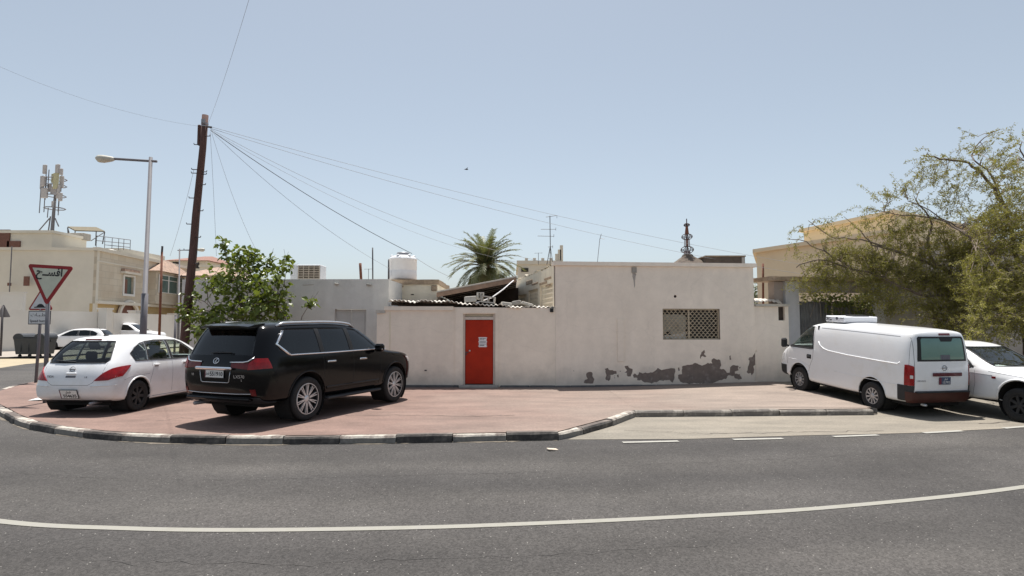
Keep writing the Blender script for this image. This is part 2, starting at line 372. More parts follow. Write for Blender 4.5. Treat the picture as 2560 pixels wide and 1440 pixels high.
flat('parking_bay', [(.95, 10.25), (2.6, 12.75), (7.95, 13.02), (8.0, 13.3), (40, 13.3), (40, 13.29), (22, 13.28), (16, 13.25), (12.3, 12.3), (9.83, 11.45), (7.17, 10.85), (5.09, 10.62), (3.0, 10.3)], .006, 'bay')

def resample(pts, step):
    pts = [Vector(p) for p in pts]; out = [pts[0].copy()]; acc = 0
    for a, b in zip(pts, pts[1:]):
        d = (b-a).length; t = step-acc
        while t <= d+1e-9:
            out.append(a+(b-a)*(t/d)); t += step
        acc = (acc+d) % step
    return out
kerb = thing('kerb', 'black and white painted kerb curving round the street corner', 'kerb', (0, 0, 0)); del kerb['label']; del kerb['category']; kerb['kind'] = 'structure'
def stone(a, b, m, h=.13, wdt=.15, name='kerb_stone', seed=0):
    rnd = random.Random(seed); a, b = Vector(a), Vector(b); d = b-a; Ln = d.length-.014; ang = math.atan2(d.y, d.x); c = (a+b)/2
    h += rnd.uniform(-.012, .012)
    ch = .025; prof = [(0, -.05), (0, h-ch*1.3), (ch, h), (wdt, h), (wdt, -.05)]
    mb = MB(); segs = 5; xs = [-Ln/2+Ln*i/segs for i in range(segs+1)]; vs = []
    for i, x in enumerate(xs):
        for (y, z) in prof:
            jit = rnd.uniform(-.006, .004) if z > .05 else 0
            vs.append((x+(rnd.uniform(-.008, .008) if i in (0, segs) else 0), y+jit, z+jit*.8))
    n = len(prof); fs = [(i*n+k, i*n+k+1, (i+1)*n+k+1, (i+1)*n+k) for i in range(segs) for k in range(n-1)]
    fs += [tuple(range(n)), tuple(range(segs*n, (segs+1)*n))[::-1]]
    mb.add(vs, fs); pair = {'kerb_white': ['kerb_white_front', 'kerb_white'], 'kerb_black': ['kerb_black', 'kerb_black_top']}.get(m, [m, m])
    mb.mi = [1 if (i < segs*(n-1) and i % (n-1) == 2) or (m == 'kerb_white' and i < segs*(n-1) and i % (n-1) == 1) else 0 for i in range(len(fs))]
    o = mb.build(name, pair, kerb); o.location = (c.x, c.y, 0)
    o.rotation_euler = (rnd.uniform(-.02, .02), 0, ang+rnd.uniform(-.008, .008)); return o
# stone boundaries measured in the photograph for the front run
front = [(.80, 10.22), (-.09, 10.13), (-.99, 10.03), (-1.92, 9.94), (-2.84, 9.89), (-3.75, 9.84), (-4.70, 9.845), (-5.66, 9.94), (-6.58, 10.12), (-7.45, 10.42), (-8.25, 10.8), (-9.05, 11.25), (-9.85, 11.85), (-10.65, 12.56), (-11.45, 13.27), (-12.2, 13.98), (-12.95, 14.72), (-13.6, 15.45), (-14.15, 16.2), (-14.6, 17), (-15.0, 17.8), (-15.35, 18.7)]
k = 0
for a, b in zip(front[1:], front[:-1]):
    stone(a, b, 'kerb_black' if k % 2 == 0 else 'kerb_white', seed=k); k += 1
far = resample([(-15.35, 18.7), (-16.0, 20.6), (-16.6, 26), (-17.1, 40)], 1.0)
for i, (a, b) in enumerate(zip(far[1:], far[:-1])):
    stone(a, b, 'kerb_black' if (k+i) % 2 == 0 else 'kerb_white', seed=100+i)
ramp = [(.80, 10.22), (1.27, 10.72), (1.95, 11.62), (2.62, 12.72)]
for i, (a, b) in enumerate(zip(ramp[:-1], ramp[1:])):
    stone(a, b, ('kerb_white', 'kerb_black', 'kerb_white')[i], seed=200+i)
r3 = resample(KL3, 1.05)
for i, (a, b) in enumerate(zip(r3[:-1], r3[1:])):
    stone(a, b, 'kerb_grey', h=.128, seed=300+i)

# painted lines
def strip(name, pts, wd, z, m):
    mb = MB(); vs = []; N = len(pts); P = [Vector((p[0], p[1])) for p in pts]
    for i, p in enumerate(P):
        t = (P[min(i+1, N-1)]-P[max(i-1, 0)]).normalized(); q = Vector((-t.y, t.x))*wd/2
        vs += [(p.x+q.x, p.y+q.y, z), (p.x-q.x, p.y-q.y, z)]
    mb.add(vs, [(2*i, 2*i+1, 2*i+3, 2*i+2) for i in range(N-1)])
    o = mb.build(name, m, fix=False)
    for pl in o.data.polygons:
        if pl.normal.z < 0: pl.flip()
    return tag(o, kind='structure')
def smooth(pts, k=8):
    P = [Vector(p) for p in pts]; out = []
    for i in range(len(P)-1):
        p0, p1, p2, p3 = P[max(i-1, 0)], P[i], P[i+1], P[min(i+2, len(P)-1)]
        for j in range(k):
            t = j/k; out.append(.5*((2*p1)+(p2-p0)*t+(2*p0-5*p1+4*p2-p3)*t*t+(3*p1-p0-3*p2+p3)*t**3))
    return out+[P[-1]]
strip('centre_line', smooth([(-14, 10.6), (-10, 8.2), (-7.2, 6.75), (-5.05, 6.02), (-3.75, 5.83), (-2.58, 5.78), (-1.07, 5.84), (.08, 5.95), (1.7, 6.17), (3.52, 6.51), (6.15, 7.28), (9.5, 8.7), (14, 11), (22, 15)]), .105, .005, 'line_paint')
for (a, b) in (((1.84, 9.99), (2.8, 10.1)), ((3.77, 10.24), (4.66, 10.33)), ((5.62, 10.5), (6.5, 10.66)), ((7.45, 10.86), (8.3, 11.07)), ((9.3, 11.35), (10.2, 11.65)), ((11.2, 12.05), (12.1, 12.4))):
    strip('bay_dash', [a, ((a[0]+b[0])/2, (a[1]+b[1])/2), b], .11, .0105, 'dash_paint')

# thin cracks in the concrete
mk('crack', (.10, .085, .075), 1, .2, 8)
def crack(pts, z, wd, seed, name='pavement_crack'):
    rnd = random.Random(seed); P = [Vector(p) for p in pts]; q = []
    for a, b in zip(P, P[1:]):
        n = max(2, int((b-a).length/.12))
        q += [a+(b-a)*(i/n)+Vector((rnd.gauss(0, .015), rnd.gauss(0, .03))) for i in range(n)]
    mb = MB(); vs = []
    for p in q: w_ = wd*rnd.uniform(.3, 1.2); vs += [(p.x, p.y+w_, z), (p.x, p.y-w_, z)]
    mb.add(vs, [(2*i, 2*i+1, 2*i+3, 2*i+2) for i in range(len(q)-1)])
    return tag(mb.build(name, 'crack', fix=False), kind='structure')
def cr(px, z, wd, seed): crack([G(x, y, z).xy for x, y in px], z+.004, wd, seed)
cr([(860, 1040), (1000, 1038), (1150, 1041), (1300, 1038)], PH, .012, 1)
cr([(1770, 1083), (1900, 1082), (2060, 1079), (2230, 1077)], .008, .012, 2)
cr([(2450, 1060), (2480, 1058), (2530, 1053)], .008, .02, 3)
cr([(1560, 1076), (1700, 1082), (1800, 1085)], .008, .008, 4)
cr([(395, 1052), (450, 1045), (500, 1047)], PH, .02, 5)

# litter
mk('litter', (.62, .52, .42), .8, .15, 20)
p = G(1381, 1126); mb = MB(); mb.rbox((0, 0, .012), (.16, .10, .02), .004, Matrix.Rotation(.3, 3, 'Z') @ Matrix.Rotation(.12, 3, 'Y'))
tag(mb.build_at('cardboard_scrap', 'litter', p+Vector((0, 0, .004))), 'small pale cardboard scrap lying on the asphalt before the kerb', 'litter')
p = G(94, 1001, PH); mb = MB()
mb.add([(-.16, -.1, .01), (.14, -.12, .03), (.18, .1, .015), (0, .16, .06), (-.14, .1, .01), (.02, 0, .07)], [(0, 1, 5), (1, 2, 5), (2, 3, 5), (3, 4, 5), (4, 0, 5)])
tag(mb.build_at('crumpled_paper', 'plate_white', p), 'crumpled paper on the pavement left of the white hatchback', 'litter')

def ss(t, a, b): t = min(1, max(0, (t-a)/(b-a))); return t*t*(3-2*t)
def gz(x, y):
    if x <= 8.0: return PH+.003+.10*ss(x, 2.5, 8)*ss(y, 13.4, 16.6)
    return .008+(PH+.097-.008)*min(1, max(0, (y-13.2)/3.4))
def sheetgrid(name, xs, ys, m):
    mb = MB(); mb.add([(x, y, gz(x, y)) for y in ys for x in xs], [(j*len(xs)+i, j*len(xs)+i+1, (j+1)*len(xs)+i+1, (j+1)*len(xs)+i) for j in range(len(ys)-1) for i in range(len(xs)-1)])
    return tag(mb.build(name, m, fix=False, smooth=True), kind='structure')
sheetgrid('raised_pavement', [2.7+i*.2785 for i in range(20)], [13.3+.2*i for i in range(30)], 'pavement')
sheetgrid('parking_ramp', [8.001, 8.5, 10, 14, 20, 40], [13.2+.2*i for i in range(31)], 'bay')
mb = MB(); mb.add([(7.996, 13.1, -.02), (7.996, 19, -.02), (7.996, 19, .2), (7.996, 16.4, .2), (7.996, 13.1, PH)], [(0, 1, 2, 3, 4)]); tag(mb.build('ramp_edge', 'kerb_grey', fix=False), kind='structure')

# worn joints and cracks in the road, sand blown into the gutter
mk('road_crack', (.068, .064, .062), 1, .2, 8); mk('sand_drift', (.165, .142, .115), 1, .25, 9, .3, 40)
def rcr(px, wd, seed):
    o = crack([G(x, y, 0).xy for x, y in px], .004, wd*.6, seed, 'road_crack'); o.data.materials[0] = MT['road_crack']
rcr([(0, 1180), (250, 1196), (600, 1200), (1000, 1190), (1400, 1178)], .007, 11); rcr([(1500, 1168), (1900, 1150), (2300, 1128), (2560, 1100)], .006, 12)
rcr([(900, 1200), (960, 1240), (980, 1290)], .005, 13); rcr([(1820, 1240), (1760, 1200), (1770, 1160)], .006, 14); rcr([(200, 1400), (700, 1410), (1300, 1390), (1800, 1360)], .006, 15)
def drift(pts, seed):
    rnd = random.Random(seed); mb = MB(); vs = []; q = resample(pts, .11)
    for i, p in enumerate(q):
        a, b = q[max(i-1, 0)], q[min(i+1, len(q)-1)]; t = (b-a).normalized(); nn = Vector((t.y, -t.x))
        w_ = max(.0, .045+.045*math.sin(i*.37+seed)+.03*math.sin(i*.11)+rnd.gauss(0, .022)); w_ *= .8; vs += [(p.x-nn.x*.02, p.y-nn.y*.02, .011), (p.x+nn.x*w_, p.y+nn.y*w_, .004)]
    mb.add(vs, [(2*i, 2*i+1, 2*i+3, 2*i+2) for i in range(len(q)-1)]); o = mb.build('sand_drift', 'sand_drift', fix=False)
    for pl in o.data.polygons:
        if pl.normal.z < 0: pl.flip()
    tag(o, kind='stuff'); o['label'] = 'thin pale sand drift lying along the foot of the kerb'; o['category'] = 'sand'
drift([front[i] for i in range(len(front)-1, -1, -1)], 1)
# ================================================================== WALLS AND HOUSES OF THE CORNER PLOT
class Frame:
    def __init__(s, P0, P1, zb=0.):
        s.P0, s.P1 = Vector(P0), Vector(P1); d = s.P1-s.P0; s.L = d.length; s.d = d.normalized(); s.ang = math.atan2(d.y, d.x); s.zb = zb
    def at(s, px, py):                   # photo position -> (along the wall, height above its base)
        r = ray(px, py); n = Vector((-s.d.y, s.d.x)); t = n.dot(s.P0)/(n.x*r.x+n.y*r.y)
        p = Vector((r.x*t, r.y*t)); return ((p-s.P0).dot(s.d), HC+r.z*t-s.zb)
    def u(s, px): return s.at(px, 814)[0]
    def rect(s, x0, x1, y0, y1):
        u0 = s.at(x0, (y0+y1)/2)[0]; u1 = s.at(x1, (y0+y1)/2)[0]; xm = (x0+x1)/2
        return (u0, u1, s.at(xm, y1)[1], s.at(xm, y0)[1])
    def thing(s, name, label, cat, group=None): return thing(name, label, cat, (s.P0.x, s.P0.y, s.zb), (0, 0, s.ang), group)

def stucco(name, col, dirt, streak=.5, spl=True, bump=.25):
    m = mat(name, col, .9, .06, .7, bump, 70, spec=.2, col3=dirt, scale3=1.1, mix3=(.58, .86)); n = m.node_tree; L = n.links; b = n.nodes['Principled BSDF']
    src = b.inputs['Base Color'].links[0].from_socket
    tc = n.nodes.new('ShaderNodeTexCoord'); mp = n.nodes.new('ShaderNodeMapping'); mp.inputs['Scale'].default_value = (2.2, 2.2, .5); L.new(tc.outputs['Object'], mp.inputs[0])
    no = n.nodes.new('ShaderNodeTexNoise'); no.inputs['Scale'].default_value = 1.2; no.inputs['Detail'].default_value = 6; L.new(mp.outputs[0], no.inputs['Vector'])
    r = n.nodes.new('ShaderNodeValToRGB'); r.color_ramp.elements[0].position = .3; r.color_ramp.elements[1].position = .62
    r.color_ramp.elements[0].color = (.88, .875, .865, 1); r.color_ramp.elements[1].color = (1.03, 1.03, 1.03, 1); L.new(no.outputs['Fac'], r.inputs[0])
    m1 = n.nodes.new('ShaderNodeMix'); m1.data_type = 'RGBA'; m1.blend_type = 'MULTIPLY'; m1.inputs[0].default_value = streak
    L.new(src, m1.inputs[6]); L.new(r.outputs[0], m1.inputs[7]); out = m1.outputs[2]
    # scuffs / splash stains low on the wall, patchy
    if spl:
        sx = n.nodes.new('ShaderNodeSeparateXYZ'); L.new(tc.outputs['Object'], sx.inputs[0])
        n2 = n.nodes.new('ShaderNodeTexNoise'); n2.inputs['Scale'].default_value = 2.4; n2.inputs['Detail'].default_value = 8; L.new(tc.outputs['Object'], n2.inputs['Vector'])
        ad = n.nodes.new('ShaderNodeMath'); ad.operation = 'MULTIPLY_ADD'; ad.inputs[1].default_value = -1.5; L.new(n2.outputs['Fac'], ad.inputs[0]); L.new(sx.outputs['Z'], ad.inputs[2])
        mr = n.nodes.new('ShaderNodeMapRange'); mr.inputs[1].default_value = -.1; mr.inputs[2].default_value = -.75; mr.inputs[4].default_value = .6; L.new(ad.outputs[0], mr.inputs[0])
        m2 = n.nodes.new('ShaderNodeMix'); m2.data_type = 'RGBA'; L.new(mr.outputs[0], m2.inputs[0]); L.new(out, m2.inputs[6]); m2.inputs[7].default_value = tuple(c*.62 for c in col)+(1,)
        out = m2.outputs[2]
    # hairline cracks and trowel patches
    nw = n.nodes.new('ShaderNodeTexNoise'); nw.inputs['Scale'].default_value = 1.3; nw.inputs['Detail'].default_value = 7; L.new(tc.outputs['Object'], nw.inputs['Vector'])
    va = n.nodes.new('ShaderNodeMix'); va.data_type = 'RGBA'; va.inputs[0].default_value = .35; L.new(tc.outputs['Object'], va.inputs[6]); L.new(nw.outputs['Color'], va.inputs[7])
    vo = n.nodes.new('ShaderNodeTexVoronoi'); vo.feature = 'DISTANCE_TO_EDGE'; vo.inputs['Scale'].default_value = .8; L.new(va.outputs[2], vo.inputs['Vector'])
    cr_ = n.nodes.new('ShaderNodeMapRange'); cr_.inputs[1].default_value = .006; cr_.inputs[2].default_value = .0; cr_.inputs[4].default_value = .13; L.new(vo.outputs['Distance'], cr_.inputs[0])
    m5 = n.nodes.new('ShaderNodeMix'); m5.data_type = 'RGBA'; L.new(cr_.outputs[0], m5.inputs[0]); L.new(out, m5.inputs[6]); m5.inputs[7].default_value = tuple(c*.55 for c in col)+(1,)
    tr_ = n.nodes.new('ShaderNodeTexNoise'); tr_.inputs['Scale'].default_value = 3.5; tr_.inputs['Detail'].default_value = 10; tr_.inputs['Roughness'].default_value = .75; L.new(tc.outputs['Object'], tr_.inputs['Vector'])
    tp = n.nodes.new('ShaderNodeValToRGB'); tp.color_ramp.elements[0].position = .3; tp.color_ramp.elements[1].position = .7; tp.color_ramp.elements[0].color = (.935, .93, .925, 1); tp.color_ramp.elements[1].color = (1.05, 1.05, 1.05, 1); L.new(tr_.outputs['Fac'], tp.inputs[0])
    m6 = n.nodes.new('ShaderNodeMix'); m6.data_type = 'RGBA'; m6.blend_type = 'MULTIPLY'; m6.inputs[0].default_value = 1; L.new(m5.outputs[2], m6.inputs[6]); L.new(tp.outputs[0], m6.inputs[7])
    L.new(m6.outputs[2], b.inputs['Base Color']); return m
MT['wall_cream'] = stucco('wall_cream', (.88, .785, .675), (.77, .695, .605), .35)
MT['wall_tall'] = stucco('wall_tall', (.88, .785, .685), (.78, .705, .625), .35)
MT['wall_grey'] = stucco('wall_grey', (.70, .685, .65), (.48, .46, .43), .6)
MT['wall_old'] = stucco('wall_old', (.80, .72, .58), (.5, .4, .3), .8, False)
mk('render_bare', (.215, .172, .150), .95, .15, 6, .5, 40, col3=(.33, .29, .27), scale3=4)
mk('spalled', (.36, .27, .19), .95, .25, 7, .6, 30, col3=(.2, .15, .11), scale3=5)
mk('door_red', (.42, .026, .007), .55, .12, 2.5, .08, 30, spec=.22, col3=(.33, .018, .006), scale3=3)
mk('frame_beige', (.60, .53, .47), .8, .1, 6)
mk('concrete', (.34, .32, .29), .95, .15, 4, .5, 40, col3=(.22, .2, .18), scale3=3)
mk('concrete_light', (.52, .49, .44), .95, .15, 4, .5, 40, col3=(.36, .33, .29), scale3=4)
mk('dark_cement', (.13, .125, .125), .95, .2, 6, .5, 40)
mk('tin', (.62, .58, .52), .6, .2, 5, .2, 20, metal=.1, col3=(.32, .22, .15), scale3=3, mix3=(.52, .7))
mk('wood_dark', (.055, .04, .032), .8, .3, 5)
mk('wood_fascia', (.20, .135, .10), .8, .25, 4)
mk('rust', (.16, .06, .035), .8, .3, 7)
mk('steel_grey', (.30, .30, .32), .5, .1, 5, metal=.5)
mk('galv', (.40, .40, .42), .5, .12, 4, metal=.5)
mk('dark_steel', (.06, .055, .06), .6, .2, 8)
mk('paper', (.78, .77, .79), .7, .03, 10)
mk('tank_white', (.70, .71, .74), .45, .05, 2, spec=.4)
mk('window_board', (.40, .385, .33), .8, .2, 4, col3=(.22, .2, .16), scale3=3, mix3=(.5, .7))
mk('grille', (.50, .42, .31), .7, .25, 10, col3=(.26, .2, .14), scale3=8)
mk('pane_dark', (.03, .026, .022), .3, .2, 6, spec=.3)

# ---------- low front wall with the red door
FL = Frame((-4.02, 17.64), (1.287, 17.60), PH)
lw = FL.thing('courtyard_wall', 'low cream courtyard wall with a red door beside the tall plastered house', 'wall')
U = lambda x, y: FL.at(x, y)
d0, d1, dz0, dz1 = FL.rect(1158, 1238, 785, 962)
out = [(0, -.05), (d0, -.05), (d0, dz1), (d1, dz1), (d1, -.05), (FL.L, -.05), (FL.L, U(1385, 770)[1]), (U(1140, 770)[0], U(1140, 768)[1]), (U(975, 768)[0], U(975, 768)[1]), (U(970, 772)[0], U(970, 775)[1]), (0, U(946, 778)[1])]
sheet(out, [], 0, .22).build('wall_face', 'wall_cream', lw)
mb = MB(); mb.bb(U(972, 0)[0], U(1138, 0)[0], -.05, .24, U(1050, 776)[1], U(1050, 766)[1]); mb.build('coping', 'wall_cream', lw)
mb = MB(); mb.bb(-.03, U(974, 0)[0]-.004, -.045, .24, U(955, 783)[1], U(955, 775)[1]); mb.build('coping', 'concrete_light', lw)
mb = MB(); mb.bb(-.02, .16, .225, 1.0, 0, U(950, 776)[1]-.03); mb.build('wall_return', 'wall_cream', lw)
# raised door surround
for (xa, xb, ya, yb) in ((1138, 1157.5, 769, 964), (1238.5, 1246, 783, 964)):
    a, b, c, d = FL.rect(xa, xb, ya, yb); mb = MB(); mb.bb(a, b, -.025, -.001, -.03, d); mb.build('door_surround', 'wall_cream', lw)
a, b, c, d = FL.rect(1158, 1246, 769, 784); mb = MB(); mb.bb(a-.002, b, -.022, -.001, c+.01, d); mb.build('door_surround', 'wall_cream', lw)
mb = MB(); mb.bb(U(984, 0)[0], U(987, 0)[0], -.012, -.001, 0, U(985, 778)[1]); mb.build('wall_joint', 'wall_old', lw)
# door frame, transom, leaf
dr = mb = None
mb = MB(); mb.bb(d0+.002, d0+.05, .03, .16, -.03, dz1-.002); mb.bb(d1-.06, d1-.002, .03, .16, -.03, dz1-.002); mb.bb(d0+.051, d1-.061, .03, .16, U(1196, 800)[1]+.01, U(1196, 794)[1]+.02)
mb.build('door_frame', 'frame_beige', lw)
mb = MB(); mb.bb(d0+.051, d1-.061, .13, .16, U(1196, 793)[1]+.02, dz1-.004); mb.build('transom_panel', 'wall_old', lw)
z0, z1 = U(1196, 960)[1], U(1196, 800)[1]
mb = MB(); mb.rbox(((d0+d1)/2-.004, .085, (z0+z1)/2), (d1-d0-.125, .045, z1-z0), .006); door = mb.build('door', 'door_red', lw)
dc = (d0+d1)/2
mb = MB(); mb.lathe([(0, -.05), (.022, -.05), (.028, -.035), (.028, -.02), (.014, -.012), (.014, .03)], 12, Matrix.Translation((U(1174, 877)[0], .058, U(1174, 877)[1])) @ Matrix.Rotation(R(-90), 4, 'X')); mb.build('door_knob', 'silver', door, smooth=True)
mb = MB(); mb.box((U(1167, 880)[0], .055, U(1167, 881)[1]), (.09, .012, .03)); mb.box((U(1165, 884)[0], .05, U(1165, 886)[1]), (.035, .02, .05)); mb.build('latch', 'dark_steel', door)
a, b, c, d = FL.rect(1197, 1216, 843, 868)
mb = MB(); mb.bb(a, b, .0585, .0605, c, d); note = mb.build('notice', 'paper', door)
mb = MB()
for zz in (c+.02, d-.03, (c+d)/2): mb.bb(a-.02, b+.02, .0575, .0583, zz, zz+.02)
mb.build('tape', 'paper', note)
hd = d-c
for i, (t, s) in enumerate((('NOTICE', .052), ('to all residents', .026), ('please keep', .03), ('KEEP SHUT', .03))):
    pass
mb = MB(); rnd = random.Random(3)
for i, (zz, n, hh) in enumerate(((.86, 4, .035), (.76, 3, .02), (.60, 6, .02), (.52, 6, .02), (.44, 5, .02), (.30, 5, .03), (.17, 4, .045))):
    x = a+.02; x1 = b-.02-(.04 if i in (1, 6) else 0); wseg = (x1-x)/n
    for k in range(n): mb.bb(x+k*wseg, x+(k+.82)*wseg, .0572, .0576, c+zz*hd-hh/2*.6, c+zz*hd+hh/2*.6)
mb.build('print', 'ink_grey', note)
mb = MB(); mb.rbox(((d0+d1)/2, -.1, .02), (d1-d0+.2, .34, .1), .02); mb.build('doorstep', 'concrete', lw)
# footing strip along the base
mb = MB(); rnd = random.Random(5); x = 0
while x < d0-.2:
    L_ = min(rnd.uniform(.4, .9), d0-.12-x); mb.rbox((x+L_/2, -.03, .02), (L_-.01, .08+rnd.uniform(0, .04), .09), .012); x += L_
x = d1+.15
while x < FL.L-.1:
    L_ = min(rnd.uniform(.4, .9), FL.L-x); mb.rbox((x+L_/2, -.03, .015), (L_-.01, .07+rnd.uniform(0, .05), .08), .012); x += L_
tag(mb.build('footing', 'dark_cement', lw), kind='stuff')
mb = MB(); mb.rbox((U(1064, 926)[0], -.004, U(1064, 926)[1]), (.07, .012, .035), .004); mb.build('pipe_stub', 'dark_steel', lw)

# ---------- tall plastered house on the right
FT = Frame((1.29, 17.60), (7.44, 18.2), PH)
th = FT.thing('plastered_house', 'tall flat roofed house front of bare beige plaster with peeling base', 'house')
def Z(x, y): return FT.at(1400+x*.21875, 740+y*.21875)
P = [
 [(310, 870), (370, 875), (375, 930), (390, 950), (375, 1000), (330, 1000), (285, 1000), (270, 985), (290, 965), (320, 950), (305, 920)],
 [(515, 830), (545, 820), (570, 845), (600, 845), (650, 865), (650, 890), (600, 895), (575, 900), (580, 940), (560, 970), (515, 960), (515, 935), (530, 900), (515, 870)],
 [(740, 800), (780, 795), (800, 825), (830, 835), (825, 880), (805, 915), (770, 920), (760, 880), (738, 880), (755, 850)],
 [(840, 905), (855, 885), (880, 905), (905, 875), (960, 880), (1090, 865), (1120, 825), (1160, 840), (1240, 825), (1310, 825), (1318, 860), (1305, 890), (1312, 930), (1290, 985), (1250, 960), (1180, 965), (1100, 985), (1030, 995), (970, 985), (930, 965), (880, 960), (870, 925), (845, 935)],
 [(1345, 905), (1395, 890), (1395, 810), (1480, 780), (1550, 765), (1620, 795), (1690, 765), (1740, 770), (1735, 725), (1760, 715), (1835, 735), (1840, 790), (1830, 835), (1895, 845), (1905, 880), (1935, 875), (1945, 820), (1975, 790), (2040, 805), (2045, 850), (2000, 865), (2005, 895), (2060, 890), (2080, 940), (2060, 955), (2010, 945), (1985, 915), (1930, 905), (1900, 945), (1820, 965), (1740, 1000), (1480, 1000), (1390, 990), (1350, 940)],
 [(1600, 700), (1620, 640), (1645, 615), (1655, 640), (1645, 670), (1670, 690), (1655, 705), (1630, 690), (1610, 720)],
 [(2135, 870), (2165, 760), (2160, 700), (2200, 695), (2225, 640), (2240, 615), (2262, 660), (2250, 780), (2215, 800), (2215, 880), (2195, 910), (2175, 880), (2150, 890)],
 [(1935, 685), (1950, 680), (1960, 725), (1940, 730)], [(1345, 820), (1365, 818), (1372, 850), (1352, 852)], [(655, 905), (668, 895), (675, 930), (660, 930)], [(620, 905), (635, 900), (632, 940), (622, 935)],
 [(2050, 812), (2062, 808), (2065, 825), (2052, 828)], [(150, 850), (160, 852), (166, 868), (158, 865)]]
holes = [rough_poly([Z(*p) for p in q], .011, .045, 40+i) for i, q in enumerate(P)]
# small stray flakes
rnd = random.Random(11)
for i in range(26):
    cx, cz = rnd.choice([(1700, 740), (700, 890), (1450, 800), (2000, 800), (300, 950), (900, 870), (2170, 690), (1850, 800)])
    u, z = Z(cx+rnd.gauss(0, 45), cz+rnd.gauss(0, 35)); rr = rnd.uniform(.012, .03)
    if any(geometry.intersect_point_tri_2d((0, 0), (9, 9), (9, 9.1), (9, 9)) for _ in ()): continue
    ok = True
    for h in holes:
        us = [p[0] for p in h]; zs = [p[1] for p in h]
        if min(us)-.05 < u < max(us)+.05 and min(zs)-.05 < z < max(zs)+.05: ok = False; break
    if ok and z > .06: holes.append([(u+rr*math.cos(k*1.05)*rnd.uniform(.6, 1.3), z+rr*math.sin(k*1.05)*rnd.uniform(.6, 1.5)) for k in range(6)])
w0, w1, wz0, wz1 = FT.rect(1657, 1800, 772, 849)
hx, hz = FT.at(1688, 741)
hole = [(hx+.045*math.cos(i*.7854), hz+.045*math.sin(i*.7854)) for i in range(8)]
zt = FT.at(1640, 666)[1]; u1 = FT.L; u2 = FT.u(1966)+.0
z2 = FT.at(1925, 766)[1]
outer = [(0, -.05), (u1, -.05), (u1, zt), (0, zt)]
win = rect(w0, w1, wz0, wz1)
sheet(outer, holes+[win, hole], 0, .014).build('plaster', 'wall_tall', th)
sheet(outer, [rect(w0+.004, w1-.004, wz0+.004, wz1-.004), [(hx+(a-hx)*.8, hz+(b-hz)*.8) for a, b in hole]], .012, .25).build('wall_core', 'render_bare', th)
mb = MB(); mb.bb(-.06, u1+.09, -.07, .3, zt+.001, FT.at(1640, 656.5)[1]); mb.build('coping', 'wall_tall', th)
mb = MB(); mb.bb(u1-.25, u1-.004, .252, 5.5, -.05, zt); mb.build('side_wall', 'wall_tall', th)
mb = MB(); mb.bb(0.05, u1-.26, .31, 5.5, zt-.35, zt-.15); mb.build('roof', 'concrete_light', th)
# window: frame, board, grille
mb = MB(); t = .035
mb.bb(w0+.005, w1-.005, .06, .1, wz1-t, wz1-.006); mb.bb(w0+.005, w1-.005, .06, .1, wz0+.006, wz0+t); mb.bb(w0+.005, w0+t, .06, .1, wz0+t+.001, wz1-t-.001); mb.bb(w1-t, w1-.005, .06, .1, wz0+t+.001, wz1-t-.001)
wm = FT.at(1724, 810)[0]; mb.bb(wm-.022, wm+.022, .055, .1, wz0+t+.001, wz1-t-.001)
wf = mb.build('window_frame', 'grille', th)
mb = MB(); mb.bb(w0+.01, w1-.01, .20, .22, wz0+.01, wz1-.01); mb.build('window_pane', 'pane_dark', wf)
bd = [FT.at(1400+x*.21875, 740+y*.21875) for x, y in ((1190, 215), (1330, 205), (1455, 222), (1462, 330), (1440, 410), (1380, 432), (1290, 436), (1268, 395), (1225, 420), (1195, 440))]
bd = rough_poly(bd, .012, .06, 9); mb = MB(); mb.prism(bd, lambda a, b: (a, .125, b), lambda a, b: (a, .14, b)); mb.build('window_board', 'window_board', wf)
bd2 = rough_poly([FT.at(1400+x*.21875, 740+y*.21875) for x, y in ((1195, 450), (1300, 440), (1455, 405), (1462, 484), (1195, 484))], .01, .06, 10); mb = MB(); mb.prism(bd2, lambda a, b: (a, .15, b), lambda a, b: (a, .16, b)); mb.build('window_board', 'wall_grey', wf)
mb = MB(); nx, nz = 13, 12; cw = (w1-w0-2*t)/nx; chh = (wz1-wz0-2*t)/nz
for j in range(nz):
    for i in range(nx+1):
        cx = w0+t+(i+(.5 if j % 2 else 0))*cw; cz = wz0+t+(j+.1)*chh
        pts = []
        for k in range(7):
            a = math.pi*k/6; pu = cx+math.cos(a)*cw*.5; pz = cz+math.sin(a)*chh*1.05
            if w0+t*.6 <= pu <= w1-t*.6 and pz <= wz1-t*.5: pts.append((pu, .075, pz))
        if len(pts) > 1: mb.tube(pts, .011, 4, cap=False)
tag(mb.build('scalloped_grille', 'grille', wf), kind='stuff')
# cable cover strip, water stain, stubs
a, b, c, d = FT.rect(1543, 1560, 796, 904); mb = MB(); mb.rbox(((a+b)/2, -.012, (c+d)/2), (b-a, .028, d-c), .005); mb.build('cable_cover', 'wall_tall', th)
mb = MB(); a, b, c, d = FT.rect(1579, 1591, 668, 682); mb.bb(a, b, -.03, -.002, c, d); mb.build('roof_drain', 'concrete', th)
st = rough_poly([FT.at(x, y) for x, y in ((1580, 683), (1590, 683), (1588, 700), (1587.5, 715), (1586, 719), (1584.5, 712), (1583.5, 700))], .006, .05, 21)
mk('stain', (.40, .36, .33), .9, .15, 12)
mb = MB(); mb.prism(st, lambda a, b: (a, -.0025, b), lambda a, b: (a, -.0005, b)); mb.build('water_stain', 'stain', th)
mb = MB(); rnd = random.Random(8); x = 0
while x < u1:
    L_ = min(rnd.uniform(.3, .9), u1-x); mb.rbox((x+L_/2, -.02, .01), (L_-.008, .05+rnd.uniform(0, .03), .07+rnd.uniform(0, .03)), .012); x += L_
tag(mb.build('footing', 'dark_cement', th), kind='stuff')
